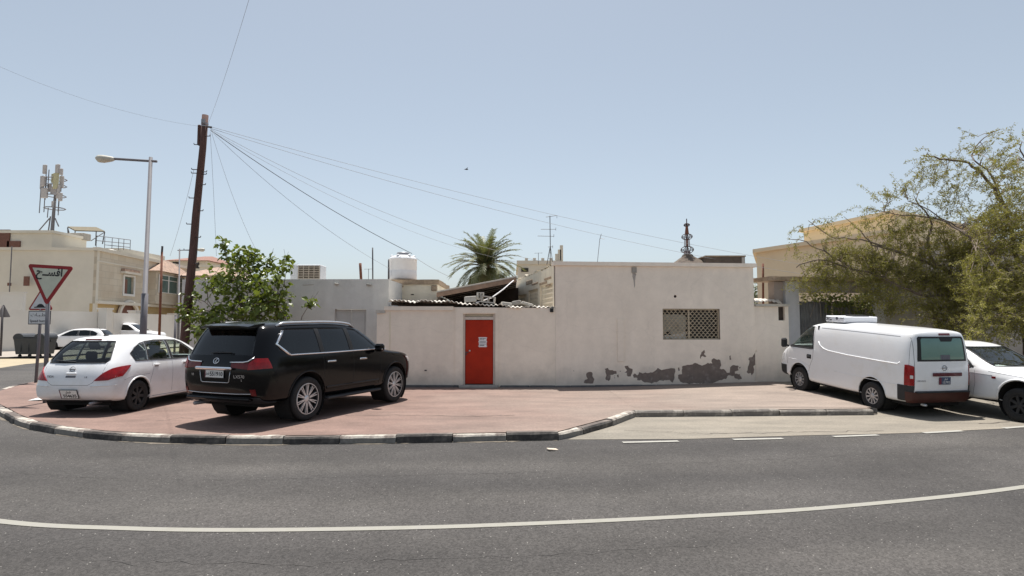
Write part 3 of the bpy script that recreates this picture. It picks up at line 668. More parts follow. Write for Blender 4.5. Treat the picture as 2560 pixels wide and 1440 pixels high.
# ---------- flank wall with pierced blocks
FK = Frame((.16, 24.0), (1.27, 17.85), PH)
fw = FK.thing('flank_wall', 'weathered side wall with three pierced block panels behind the tin roof', 'wall')
zk = FT.at(1385, 657)[1]-.04
pan = [FK.rect(1297, 1316, 737, 762), FK.rect(1321, 1345, 725, 765), FK.rect(1349.5, 1382, 712, 768)]
base = FT.at(1385, 657)[1]
pans = []
for (a, b, c, d) in pan: pans.append((a, b, 2.05, 2.05+.86))
zs = [FK.at(1306, 737)[1], FK.at(1333, 724)[1], FK.at(1366, 711)[1]]
pans = [(p[0], p[1], 1.95, zs[i]) for i, p in enumerate(pans)]
topo = [(0, 0), (FK.L, 0), (FK.L, zk)]+rough_poly([(FK.L-.1, zk), (.1, zk)], .03, .25, 31)[1:]+[(0, zk-.05)]
sheet(topo, [rect(*p) for p in pans], 0, .2).build('wall_face', 'wall_old', fw)
mb = MB(); rnd = random.Random(2)
for k in range(5):
    uu = rnd.uniform(.3, FK.L-.5); mb.rbox((uu, -.01, zk-rnd.uniform(.05, .6)), (rnd.uniform(.5, 1.3), .03, rnd.uniform(.05, .14)), .01)
tag(mb.build('spalled_concrete', 'spalled', fw), kind='stuff')
for (a, b, c, d) in pans:
    nx = max(3, int((b-a)/.135)); nz = max(3, int((d-c)/.135)); mb = MB(); cw, ch = (b-a)/nx, (d-c)/nz
    for i in range(nx+1): mb.bb(a+i*cw-.022, a+i*cw+.022, .05, .14, c, d)
    for j in range(nz+1):
        for i in range(nx): mb.bb(a+i*cw+.023, a+(i+1)*cw-.023, .052, .138, c+j*ch-.022, c+j*ch+.022)
    tag(mb.build('pierced_blocks', 'wall_old', fw), kind='stuff')
mb = MB(); mb.bb(.05, FK.L-.05, 2.2, 2.3, .1, zk-.2); mb.build('inner_wall', 'wood_dark', fw)

# ---------- broken tin sheets and rubble over the courtyard wall
def tin(name, x0, x1, ya, yb, za, zb, tilt, seed, m='tin', n=None, label=None, cat=None, group=None, amp=.022):
    rnd = random.Random(seed); nseg = n or int((x1-x0)/.02); mb = MB(); vs = []
    rows = 4
    for j in range(rows+1):
        for i in range(nseg+1):
            x = x0+(x1-x0)*i/nseg; t = j/rows; y = ya+(yb-ya)*t
            if j == 0: y += .02*math.sin(x*9+seed)+.025*math.sin(x*23)
            if j == 1: y = ya+.16
            vs.append((x, y, za+(zb-za)*t+(-.055+.03*math.sin(x*7+seed) if j == 0 else 0)+tilt*(x-x0)+amp*math.sin(2*math.pi*x/.13)+.012*math.sin(x*3.1+seed)))
    W_ = nseg+1; fs = [(j*W_+i, j*W_+i+1, (j+1)*W_+i+1, (j+1)*W_+i) for j in range(rows) for i in range(nseg)]
    mb.add(vs, fs); o = mb.build(name, m, origin=(x0, ya, za), smooth=True)
    md = o.modifiers.new('t', 'SOLIDIFY'); md.thickness = .012
    return tag(o, label, cat, group)
labs = ['leftmost rusty corrugated sheet of the broken tin roof', 'second corrugated sheet from the left on the tin roof', 'corrugated sheet above the left edge of the red door', 'corrugated sheet under the loose concrete blocks', 'bright corrugated sheet right of the concrete blocks', 'rightmost corrugated sheet ending at the tall plastered wall']
pxs = [(972, 1046, 748, 749), (1040, 1118, 749, 751), (1112, 1190, 750, 755), (1184, 1262, 757, 760), (1256, 1326, 761, 764), (1320, 1388, 763, 767)]
for i, (a, b, ya, yb) in enumerate(pxs):
    pa, pb = A(a, ya, 17.62), A(b, yb, 17.62)
    tin('tin_sheet', pa.x, pb.x, 17.56+.03*(i % 2), 19.3, pa.z-.0+(.012 if i % 2 else 0), pa.z-.16, (pb.z-pa.z)/(pb.x-pa.x), i, label=labs[i], cat='roof sheet', group='tin sheets over the courtyard wall')
# timber under the sheets
pa, pb = A(975, 757, 17.8), A(1388, 775, 17.8)
mb = MB(); mb.tube([(pa.x, 18.02, pa.z-.02), (pb.x-.05, 18.02, pb.z+.03)], .05, 4)
tag(mb.build('roof_batten', 'wood_dark', origin=(pa.x, 18.02, pa.z)), 'long dark timber batten under the tin sheets', 'beam')
p = A(1379, 770, 17.6); mb = MB(); mb.rbox((0, 0, 0), (.1, .14, .13), .01); tag(mb.build_at('drain_spout', 'plain_black', p+Vector((0, 0, -.06))), 'black drain spout at the corner where tin roof meets tall wall', 'spout')
def block(name, px, py, Y, d, rz, ry, m, label, hollow=False):
    p = A(px, py+(3 if name == 'rubble_stone' else -1), Y); mb = MB(); rot = Matrix.Rotation(rz, 3, 'Z') @ Matrix.Rotation(ry, 3, 'Y')
    if hollow:
        x, y, z = d; t = .035
        mb.box(rot @ Vector((0, 0, z/2-t/2)), (x, y, t), rot); mb.box(rot @ Vector((0, 0, -z/2+t/2)), (x, y, t), rot)
        for k in (-1, 0, 1): mb.box(rot @ Vector((k*(x/2-t/2), 0, 0)), (t, y, z-2*t-.002), rot)
    else: mb.rbox((0, 0, 0), d, .015, rot)
    return tag(mb.build_at(name, m, p), label, 'block', 'loose blocks and rubble on the tin roof')
block('concrete_block', 1176, 749, 17.85, (.36, .2, .17), .1, -.08, 'concrete_light', 'solid pale concrete block lying left of the hollow one on the tin roof')
block('hollow_block', 1221, 750, 17.8, (.40, .2, .2), -.1, .12, 'concrete_light', 'hollow concrete block with two openings on the tin roof', True)
block('hollow_block', 1201, 741, 17.95, (.2, .2, .22), .2, .0, 'concrete_light', 'small hollow block standing upright behind the others on the tin roof', True)
block('rubble_stone', 1266, 757, 17.75, (.3, .2, .1), .3, .1, 'concrete_light', 'flat pale rubble stone beside the hollow block')
block('rubble_stone', 1292, 754, 17.9, (.25, .2, .12), -.3, -.15, 'concrete', 'grey rubble lump right of the flat stone on the tin roof')
block('rubble_stone', 1318, 757, 17.8, (.34, .2, .08), .2, .25, 'concrete_light', 'tilted rubble slab in front of the pierced panels')
mb = MB(); a, b = A(1284, 701, 19.2), A(1190, 757, 17.8)
mb.tube([a, a.lerp(b, .3)+Vector((0, 0, -.09)), a.lerp(b, .6)+Vector((0, 0, -.13)), b], .018, 6); tag(mb.build('white_hose', 'paper', smooth=True), 'white hose hanging from the shed roof down to the blocks', 'hose')

# ---------- dark shed behind the tin roof
sh = thing('courtyard_shed', 'dark open shed with a sloping brown roof edge behind the tin sheets', 'shed', (-2.2, 19.5, PH))
def shp(px, py, Y): v = A(px, py, Y); return Vector((v.x+2.2, v.y-19.5, v.z-PH))
a, b = shp(1092, 731, 19.5), shp(1292, 693, 19.5)
mb = MB(); bk = Vector((0, 4.2, -.1)); up = Vector((0, 0, .05))
q = [a, b, b+bk, a+bk]; mb.add([*q, *[v+up for v in q]], [(0, 1, 2, 3), (4, 5, 6, 7), (0, 1, 5, 4), (1, 2, 6, 5), (2, 3, 7, 6), (3, 0, 4, 7)])
mb.build('roof', 'concrete_light', sh)
mb = MB(); q = [a+Vector((0, -.03, -.01)), b+Vector((0, -.03, -.01))]; dn = Vector((0, 0, -.15)); th_ = Vector((0, .03, 0))
v8 = [q[0]+dn, q[1]+dn, q[1], q[0]]; mb.add([*v8, *[v+th_ for v in v8]], [(0, 1, 2, 3), (4, 5, 6, 7), (0, 1, 5, 4), (1, 2, 6, 5), (2, 3, 7, 6), (3, 0, 4, 7)]); mb.build('fascia', 'wood_fascia', sh)
mb = MB(); mb.prism([(a.x+.02, 0), (b.x+.6, 0), (b.x+.6, b.z-.1), (b.x, b.z-.1), (a.x+.02, a.z-.1)], lambda p, q: (p, 4.0, q), lambda p, q: (p, 4.1, q)); mb.build('back_wall', 'wood_dark', sh)
mb = MB(); mb.bb(a.x+.02, a.x+.12, .02, 3.98, 0, a.z-.16); mb.build('side_wall', 'wood_dark', sh)
mb = MB(); mb.bb(a.x-.3, b.x+.8, -.2, 3.95, -.01, .02); mb.build('floor', 'wood_dark', sh)
for k in range(4):
    yy = .6+k*.9; mb = MB(); mb.tube([a+Vector((.02, yy, -.06)), b+Vector((-.02, yy, -.06))], .04, 4); mb.build('rafter', 'wood_dark', sh)

# ---------- grey left house
FG = Frame((-10.4, 18.62), (-3.86, 18.5), PH)
gh = FG.thing('grey_house', 'grey plastered house front with a shuttered window behind the small tree', 'house')
zt = FG.at(800, 698)[1]; g0, g1, gz1 = FG.u(836), FG.u(915), FG.at(875, 773)[1]
sheet([(0, -.05), (FG.L, -.05), (FG.L, zt), (0, zt)], [rect(g0, g1, gz1-1.55, gz1)], 0, .25).build('wall_face', 'wall_grey', gh)
mb = MB(); mb.bb(-.01, .24, .252, 7, -.05, zt-.01); mb.build('side_wall', 'wall_grey', gh)
mb = MB(); mb.bb(FG.L-.24, FG.L-.003, .252, 5, -.05, zt-.01); mb.build('side_wall', 'wall_grey', gh)
mb = MB(); mb.bb(.25, FG.L-.25, .26, 7, zt-.3, zt-.12); mb.build('roof', 'concrete_light', gh)
mk('shutter_pale', (.52, .51, .49), .6, .08, 3)
sw = (g1-g0)/2
for k in (0, 1):
    mb = MB(); mb.rbox((g0+sw*(k+.5), .14, gz1-.78), (sw-.012, .04, 1.54), .006); s_ = mb.build('shutter', 'shutter_pale', gh)
    for j in range(2):
        mb = MB(); mb.rbox((g0+sw*(k+.5), .115, gz1-.4-.74*j), (sw-.14, .012, .58), .01); mb.build('panel', 'shutter_pale', s_)
for (px, py, wd) in ((842, 710, .13), (923, 712, .16)):
    u, z = FG.at(px, py); mb = MB(); mb.rbox((u, -.03, z), (wd, .07, .06), .012, Matrix.Rotation(.12, 3, 'Y')); mb.build('roof_spout', 'concrete' if px > 900 else 'concrete_light', gh)
u, z = FG.at(771, 712); mb = MB(); mb.rbox((u, -.003, z), (.36, .008, .03), .003, Matrix.Rotation(-.03, 3, 'Y')); mb.build('plaster_scar', 'concrete_light', gh)

# ---------- things on the grey roof
def post(name, px0, py0, px1, py1, Y, r, m, label, cat, r1=None, group=None):
    a, b = A(px0, py0, Y), A(px1, py1, Y); mb = MB(); mb.tube([a, a.lerp(b, .5), b], r, 8, r1=r1)
    return tag(mb.build(name, m, origin=a, smooth=True), label, cat, group)
post('rusty_pipe', 903, 704, 900.5, 658, 19.5, .045, 'rust', 'short rusty brown pipe standing on the grey house roof', 'pipe')
post('roof_mast', 932, 704, 931.5, 619, 19.8, .022, 'dark_steel', 'thin dark mast on the grey roof left of the water tank', 'mast')
post('roof_pipe', 972.5, 710, 972, 648, 21.1, .02, 'dark_steel', 'left one of two thin pipes beside the water tank', 'pipe')
def antenna(px, py0, py1, Y, half, label, n=2, spread=8):
    a, b = A(px, py0, Y), A(px, py1, Y); t = thing('roof_antenna', label, 'antenna', a, group='television antennas on the roofs')
    mb = MB(); h = b.z-a.z; mb.tube([(0, 0, 0), (0, 0, h)], .016, 5); mb.build('mast', 'dark_steel', t)
    for k in range(n):
        mb = MB(); zz = h-.02-k*spread*Y/FPX; mb.tube([(-half*(1 if k == 0 else .8), 0, zz-.01), (half, 0, zz+.012)], .010, 4)
        for j in range(3): mb.tube([(-half*.8+j*half*.8, -.15, zz), (-half*.8+j*half*.8, .15, zz)], .006, 4)
        mb.build('boom', 'dark_steel', t)
    return t
antenna(921, 704, 672, 40, .3, 'small distant antenna left of the thin roof mast', 1)
ac = thing('air_conditioner', 'weathered box air conditioner with a barred grille on the grey roof', 'air conditioner', A(763, 704, 19.6))
zz = 704; W_ = 76*19.6/FPX; hA = 38*19.6/FPX
mb = MB(); mb.rbox((0, .3, hA/2+.06), (W_, .6, hA), .015); mb.build('casing', 'tank_white', ac)
mb = MB(); mb.bb(-W_/2+.27, W_/2-.02, -.012, -.001, .09, hA+.03); mb.build('grille_recess', 'wood_dark', ac)
mk('ac_bar', (.50, .43, .35), .7, .2, 8)
for k in range(8):
    zk_ = .10+k*(hA-.09)/7; mb = MB(); mb.bb(-W_/2+.27, W_/2-.02, -.03, -.013, zk_-.011, zk_+.011); mb.build('grille_bar', 'ac_bar', ac)
for k in range(5):
    xk = -W_/2+.28+k*(W_-.31)/4; mb = MB(); mb.bb(xk-.011, xk+.011, -.045, -.031, .09, hA+.03); mb.build('grille_bar', 'ac_bar', ac)
for s_ in (-1, 1):
    mb = MB(); mb.bb(s_*.35-.03, s_*.35+.03, .05, .55, 0, .058); mb.build('foot', 'dark_steel', ac)

# ---------- block house and water tank
bh = thing('tank_room', 'small cream roof room with a crumbling edge carrying the water tank', 'building', (A(972, 814, 20.6).x, 20.6, PH))
xw = 121*20.6/FPX; hz = A(1030, 699, 20.6).z-PH
mb = MB(); mb.bb(0, xw, 0, 3.2, 0, hz-.17); mb.build('wall', 'wall_old', bh)
top = rough_poly([(-.02, -.05), (xw+.05, -.05), (xw+.05, 3.3), (-.02, 3.3)], .02, .22, 5); mb = MB(); mb.prism(top, lambda a, b: (a, b, hz-.168), lambda a, b: (a, b, hz)); mb.build('roof_slab', 'spalled', bh)
mb = MB(); mb.rbox((.25, -.012, hz-.24), (.5, .03, .05), .01); mb.rbox((xw-.12, -.02, hz-.3), (.2, .05, .2), .03); tag(mb.build('spalled_concrete', 'spalled', bh), kind='stuff')
mb = MB(); mb.rbox((xw*.48, -.008, hz-.52), (.1, .02, .04), .008); mb.build('hole_cap', 'wood_dark', bh)
tk = thing('water_tank', 'white plastic cylinder water tank on the cream roof room', 'tank', A(1007, 699, 21.5))
rt = 34.5*21.5/FPX; ht = 66*21.5/FPX
M0 = Matrix()
pr = [(0, 0), (rt*.98, 0), (rt*1.0, .02)]
pr += [(rt, .3), (rt*.992, .31), (rt*.992, .33), (rt, .34)]
pr += [(rt, ht*.74), (rt*1.03, ht*.75), (rt*1.03, ht*.77), (rt*.86, ht*.86), (rt*.5, ht*.92), (0, ht*.93)]
mb = MB(); mb.lathe(pr, 36); mb.build('shell', 'tank_white', tk, smooth=True)
mb = MB(); mb.lathe([(0, ht*.9), (rt*.46, ht*.9), (rt*.46, ht*1.0), (rt*.42, ht*1.03), (0, ht*1.035)], 24); mb.build('lid', 'steel_grey', tk, smooth=True)
for k in range(6):
    an = k*math.pi/3+.25; mb = MB(); mb.rbox((math.cos(an)*rt*.78, math.sin(an)*rt*.78, ht*.88), (.11, .11, .09), .02); mb.build('lug', 'tank_white', tk)
mb = MB(); mb.tube([(-rt-.05, .1, -.1), (-rt-.05, .1, ht*.76), (-rt+.03, .1, ht*.8)], .02, 6); mb.build('inlet_pipe', 'dark_steel', tk)

# ---------- antennas on the tall house
mast = thing('lattice_antenna', 'tall television antenna on a lattice tripod above the pierced panels', 'antenna', A(1376, 662, 22), group='television antennas on the roofs')
sc = 22/FPX
mb = MB(); mb.tube([(0, 0, 45*sc), (-.01, 0, 124*sc)], .016, 5); mb.build('mast', 'dark_steel', mast)
for (dx, dy) in ((-9, 0), (7, .1), (0, .2)):
    mb = MB(); mb.tube([(dx*sc, dy, 0), (0, 0, 48*sc)], .013, 4); mb.build('leg', 'dark_steel', mast)
mb = MB(); mb.tube([(-3*sc, 0, 30*sc), (3*sc, 0, 30*sc)], .01, 4); mb.build('brace', 'dark_steel', mast); mb = MB(); mb.tube([(-5*sc, 0, 15*sc), (5*sc, 0, 15*sc)], .01, 4); mb.build('brace', 'dark_steel', mast)
for (x0, x1, zz, dz) in ((-11, 17, 121, 4), (-24, 14, 90, 0), (-32, 9, 73, -1), (-6, 6, 45, 1)):
    mb = MB(); mb.tube([(x0*sc, 0, zz*sc), (x1*sc, 0, (zz+dz)*sc)], .009, 4)
    mb.tube([(x1*sc, 0, (zz-3)*sc), (x1*sc, 0, (zz+4)*sc)], .007, 4); mb.build('element', 'dark_steel', mast)
antenna(1346, 662, 632, 40, .28, 'small distant antenna over the cream far building beside the lattice antenna', 1)
a = thing('bent_antenna', 'thin leaning antenna mast alone on the tall house roof', 'antenna', A(1493, 660, 21), group='television antennas on the roofs'); sc = 21/FPX
mb = MB(); mb.tube([(0, 0, 0), (7*sc, 0, 62*sc), (11*sc, 0, 76*sc)], .011, 5); mb.build('mast', 'steel_grey', a)
mb = MB(); mb.tube([(7*sc, 0, 65*sc), (19*sc, 0, 63*sc)], .008, 4); mb.build('element', 'steel_grey', a)

# ---------- finial on the roof behind the tall wall
FF = Frame(A(1690, 700, 24).xy, A(1870, 700, 24).xy, 0); sc = 24/FPX
zb = A(1780, 668, 24).z
mk('old_stone', (.13, .105, .085), .95, .25, 5, .6, 30, col3=(.14, .11, .09), scale3=4, mix3=(.45, .65))
rr = thing('roof_room', 'low crumbling roof room behind the top of the tall plastered wall', 'building', (FF.P0.x, 24, zb))
def fx(px): return (px-1690)*sc
def fz(py): return (668-py)*sc
mb = MB(); top = rough_poly([(fx(1768), 0), (fx(1864), 0), (fx(1864), fz(640)), (fx(1768), fz(641))], .012, .15, 3); mb.prism(top, lambda a, b: (a, 0, b), lambda a, b: (a, 1.8, b)); mb.build('parapet', 'old_stone', rr)
mb = MB(); mb.bb(fx(1764), fx(1866), -.03, 1.83, fz(641.5), fz(638.5)); mb.build('coping', 'spalled', rr)
mb = MB(); mb.bb(fx(1856), fx(1863), -.012, -.001, 0, fz(643)); mb.build('corner_strip', 'concrete_light', rr)
mb = MB(); c = Vector((fx(1736), .9, 0))
lv = [(fx(1784)-fx(1690), 0), (fx(1778)-fx(1696), fz(656)), (fx(1762)-fx(1712), fz(645)), (fx(1749)-fx(1724), fz(635)), (fx(1746)-fx(1727), fz(629))]
vs = []
for wd, zz in lv:
    h = wd/2; vs += [(c.x-h, c.y-h, zz), (c.x+h, c.y-h, zz), (c.x+h, c.y+h, zz), (c.x-h, c.y+h, zz)]
mb.add(vs, [(4*i+k, 4*i+(k+1) % 4, 4*i+4+(k+1) % 4, 4*i+4+k) for i in range(len(lv)-1) for k in range(4)]+[(16, 17, 18, 19)]); mb.build('pyramid_cap', 'old_stone', rr)
fin = thing('roof_finial', 'ornate rusty roof finial with three bulbs on a stone pyramid cap', 'finial', (FF.P0.x+c.x, 24.9, zb+fz(629.5)))
mk('finial_iron', (.06, .035, .035), .7, .3, 12); mk('finial_pale', (.36, .33, .34), .6, .3, 15, col3=(.09, .07, .08), scale3=9, mix3=(.45, .6))
f = 24.9/FPX
def oct_tube(name, z0, z1, r0, r1, m):
    mb = MB(); mb.lathe([(r0, z0), (r1, z1)], 8, cap=True); o = mb.build(name, m, fin); return o
def bulb(zc, rx, rz):
    mb = MB(); pr = [(rx*math.cos(t), zc+rz*math.sin(t)) for t in [(-.5+i/8)*math.pi*.98 for i in range(9)]]; mb.lathe([(.03, zc-rz), (.03, zc+rz)], 6); o = mb.build('bulb', 'finial_iron', fin, smooth=True)
    for k in range(8):
        an = k*math.pi/4+.26; mb = MB(); mb.tube([(math.cos(an)*r*1.04, math.sin(an)*r*1.04, z) for r, z in pr], .013, 4); mb.build('rib', 'finial_iron', o)
    mb = MB(); mb.lathe([(rx*1.04, zc-.012), (rx*1.06, zc), (rx*1.04, zc+.012)], 12); mb.build('band', 'finial_iron', o)
oct_tube('stem', 0, 10*f, 9*f, 7*f, 'finial_pale'); bulb(12*f, 15.5*f, 9*f)
oct_tube('stem', 21*f, 40*f, 3*f, 2.5*f, 'rust'); bulb(45*f, 13*f, 7.5*f)
oct_tube('stem', 51*f, 72*f, 5.5*f, 3*f, 'rust'); bulb(75*f, 7*f, 4*f)
mb = MB(); mb.tube([(0, 0, 78*f), (0, 0, 91*f)], .022, 5); mb.build('spike', 'finial_iron', fin)
for an in (0.3, 1.9, 3.4, 5): 
    mb = MB(); mb.tube([(math.cos(an)*8*f, math.sin(an)*8*f, 20*f), (math.cos(an)*6.5*f, math.sin(an)*6.5*f, 41*f)], .013, 4); mb.build('rod', 'finial_iron', fin)

# ---------- lower wall, gate and grey wall at the right
FR = Frame((7.46, 18.23), (8.55, 18.32), PH)
rw = FR.thing('lower_wall', 'short lower beige wall between the tall house and the gate pillar', 'wall')
zr = FR.at(1925, 766)[1]
v0, v1, vz0, vz1 = FR.rect(1946, 1962, 765, 801)
sheet([(0, -.05), (FR.L, -.05), (FR.L, zr), (0, zr)], [rect(v0, min(v1, FR.L-.03), vz0, vz1-.02)], 0, .22).build('wall_face', 'wall_tall', rw)
mb = MB(); mb.bb(v0, FR.L-.03, .1, .12, vz0, vz1-.02); mb.build('vent_board', 'wood_dark', rw)
mb = MB(); mb.bb(FR.u(1888), FR.L, -.10, .3, zr+.002, zr+.075); mb.build('slab', 'concrete_light', rw)
pa, pb = A(1884, 745, 18.2), A(1942, 754, 18.2)
tin('tin_sheet', pa.x, pb.x+.15, 18.12, 19.6, pa.z-.05, pa.z+.05, -.06, 9, label='short pale corrugated sheet between the tall house and the gate', cat='roof sheet', group='tin sheets over the courtyard wall')
FP = Frame((8.52, 18.35), (11.35, 18.75), PH)
gt = FP.thing('gateway', 'old concrete gateway with metal gate leaves behind the white van', 'gate')
zp = FP.at(1982, 703)[1]; p0, p1 = FP.u(1966), FP.u(2000); q0, q1 = FP.u(2184), FP.u(2215)
MT['pillar_grey'] = stucco('pillar_grey', (.47, .47, .485), (.36, .34, .32), .5)
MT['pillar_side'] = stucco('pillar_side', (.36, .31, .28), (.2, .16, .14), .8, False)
mb = MB(); mb.bb(p0, p1, 0, .5, 0, zp); mb.build('pillar', 'pillar_grey', gt)
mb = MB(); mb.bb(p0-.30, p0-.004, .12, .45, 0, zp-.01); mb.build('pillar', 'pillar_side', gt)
mb = MB(); mb.bb(q0, q1, 0, .5, 0, zp-.02); mb.build('pillar', 'pillar_grey', gt)
mb = MB(); mb.bb(p1+.003, q0-.003, .05, .4, FP.at(2090, 731)[1], zp-.004); mb.build('lintel', 'concrete', gt)
sl_ = rough_poly([(p0-.65, -.2), (q1+.3, -.2), (q1+.3, .7), (p0-.65, .7)], .03, .2, 6); mb = MB(); mb.prism(sl_, lambda a, b: (a, b, zp+.002), lambda a, b: (a, b, zp+.13)); mb.build('roof_slab', 'spalled', gt)
mk('gate_metal', (.14, .14, .14), .7, .2, 4, metal=.2, col3=(.09, .07, .06), scale3=3)
zg = FP.at(2090, 755)[1]; gm = (p1+q0)/2
for k, (a, b) in enumerate(((p1+.02, gm-.01), (gm+.01, q0-.02))):
    mb = MB(); n = 44; vs = []
    for i in range(n+1):
        x = a+(b-a)*i/n; y = .2+.012*math.copysign(1, math.sin(i*math.pi/2+.7)); vs += [(x, y, .08), (x, y, zg)]
    mb.add(vs, [(2*i, 2*i+2, 2*i+3, 2*i+1) for i in range(n)]); lf = mb.build('gate_leaf', 'gate_metal', gt, fix=False)
    
    for (ra, rb) in ((zg-.03, zg+.02), (1.0, 1.06), (.1, .16)): mb = MB(); mb.bb(a, b, .16, .186, ra, rb); mb.build('rail', 'gate_metal', lf)
FW = Frame((11.3, 18.8), (17.8, 20.6), PH)
ww = FW.thing('shaded_wall', 'long grey wall in tree shade right of the gateway', 'wall')
zw = FW.at(2225, 712)[1]
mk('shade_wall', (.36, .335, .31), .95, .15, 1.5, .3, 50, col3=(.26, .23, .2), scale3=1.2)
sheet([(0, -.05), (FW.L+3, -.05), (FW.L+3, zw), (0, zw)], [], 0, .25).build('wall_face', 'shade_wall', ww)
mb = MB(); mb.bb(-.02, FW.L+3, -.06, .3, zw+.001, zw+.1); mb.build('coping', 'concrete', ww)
for i, (xa, xb, ya, yb, lab) in enumerate(((2341, 2358, 802, 832, 'narrow dark meter box, leftmost on the shaded wall'), (2371, 2401, 803, 832, 'dark glass fronted meter box in the middle of the shaded wall'), (2503, 2531, 795, 824, 'dark meter box near the tree trunk on the shaded wall'))):
    a, b, c, d = FW.rect(xa, xb, ya, yb); mbx = MB(); mbx.rbox((0, -.09, (d-c)/2), (b-a, .16, d-c), .012)
    t = thing('meter_box', lab, 'meter box', FW.P0.to_3d()+Vector((FW.d.x*(a+b)/2, FW.d.y*(a+b)/2, PH+c)), (0, 0, FW.ang), 'meter boxes on the shaded wall')
    mbx.build('housing', 'dark_steel', t); mbx = MB(); mbx.rbox((0, -.175, (d-c)*.55), ((b-a)*.6, .008, (d-c)*.5), .003); mbx.build('window', 'pane_dark', t)
    mbx = MB(); mbx.bb(-(b-a)/2-.02, (b-a)/2+.02, -.2, 0, d-c+.002, d-c+.025); mbx.build('hood', 'concrete_light', t)
# ================================================================== VEHICLES
# car space: x forward from the rear axle, y left, z up from the ground. A shell is lofted through feature lines
# L0 floor edge, L1 sill, L2 flank, L3 shoulder, L4 belt, L5 upper side, L6 roof edge (+ z at half width and at the middle)
def shell(cols, crease=None, level=2, bulge=(-.035, .05), ccrease=None):
    crease = crease or {}; V = []; F = []; rings = []; CE = []
    for c in cols:
        L, z7, z8 = c[:7], c[7], c[8]; x6, y6, _ = L[6]
        half = [(L[0][0], L[0][1]*.5, L[0][2])]+list(L)+[(x6, y6*.55, z7)]
        o = len(V); V.append((L[0][0], 0, L[0][2])); left = []
        for p in half: left.append(len(V)); V.append(p)
        top = len(V); V.append((x6, 0, z8)); right = []
        for p in half: right.append(len(V)); V.append((p[0], -p[1], p[2]))
        rings.append([o]+left+[top]+right[::-1])
    n = len(rings[0])
    for a, b in zip(rings, rings[1:]):
        for k in range(n): F.append((a[k], a[(k+1) % n], b[(k+1) % n], b[k]))
    for a, b in zip(rings, rings[1:]):
        for j, v in crease.items():
            CE += [(a[j+2], b[j+2], v), (a[n-j-2], b[n-j-2], v)]
    for i, v in (ccrease or {}).items():
        r = rings[i]
        for k in range(1, 9): CE.append((r[k], r[k+1], v)); CE.append((r[(n-k) % n], r[n-k-1], v))
    for r, bl in ((rings[0], bulge[0]), (rings[-1], bulge[1])):
        rows = []
        for j in range(7):
            l, rr = r[j+2], r[n-j-2]
            if j == 0: rows.append([l, r[1], r[0], r[n-1], rr])
            elif j == 6: rows.append([l, r[9], r[10], r[11], rr])
            else:
                x, y, z = V[l]; ids = [l]
                for yy, bb in ((.5, .75), (0, 1), (-.5, .75)):
                    ids.append(len(V)); V.append((x+bl*bb, y*yy, z))
                rows.append(ids+[rr])
        for a, b in zip(rows, rows[1:]):
            for k in range(4): F.append((a[k], a[k+1], b[k+1], b[k]))
    me = bpy.data.meshes.new('s'); me.from_pydata(V, [], F)
    bm = bmesh.new(); bm.from_mesh(me); bmesh.ops.recalc_face_normals(bm, faces=bm.faces)
    bm.to_mesh(me); bm.free()
    at = me.attributes.new('crease_edge', 'FLOAT', 'EDGE'); key = {tuple(sorted(e.vertices)): e.index for e in me.edges}
    for a, b, v in CE:
        i = key.get(tuple(sorted((a, b))))
        if i is not None: at.data[i].value = v
    ob = bpy.data.objects.new('s', me); COL.objects.link(ob); md = ob.modifiers.new('s', 'SUBSURF'); md.levels = md.render_levels = level
    dg = bpy.context.evaluated_depsgraph_get(); m2 = bpy.data.meshes.new_from_object(ob.evaluated_get(dg)); bpy.data.objects.remove(ob)
    bm = bmesh.new(); bm.from_mesh(m2); bmesh.ops.recalc_face_normals(bm, faces=bm.faces); return bm

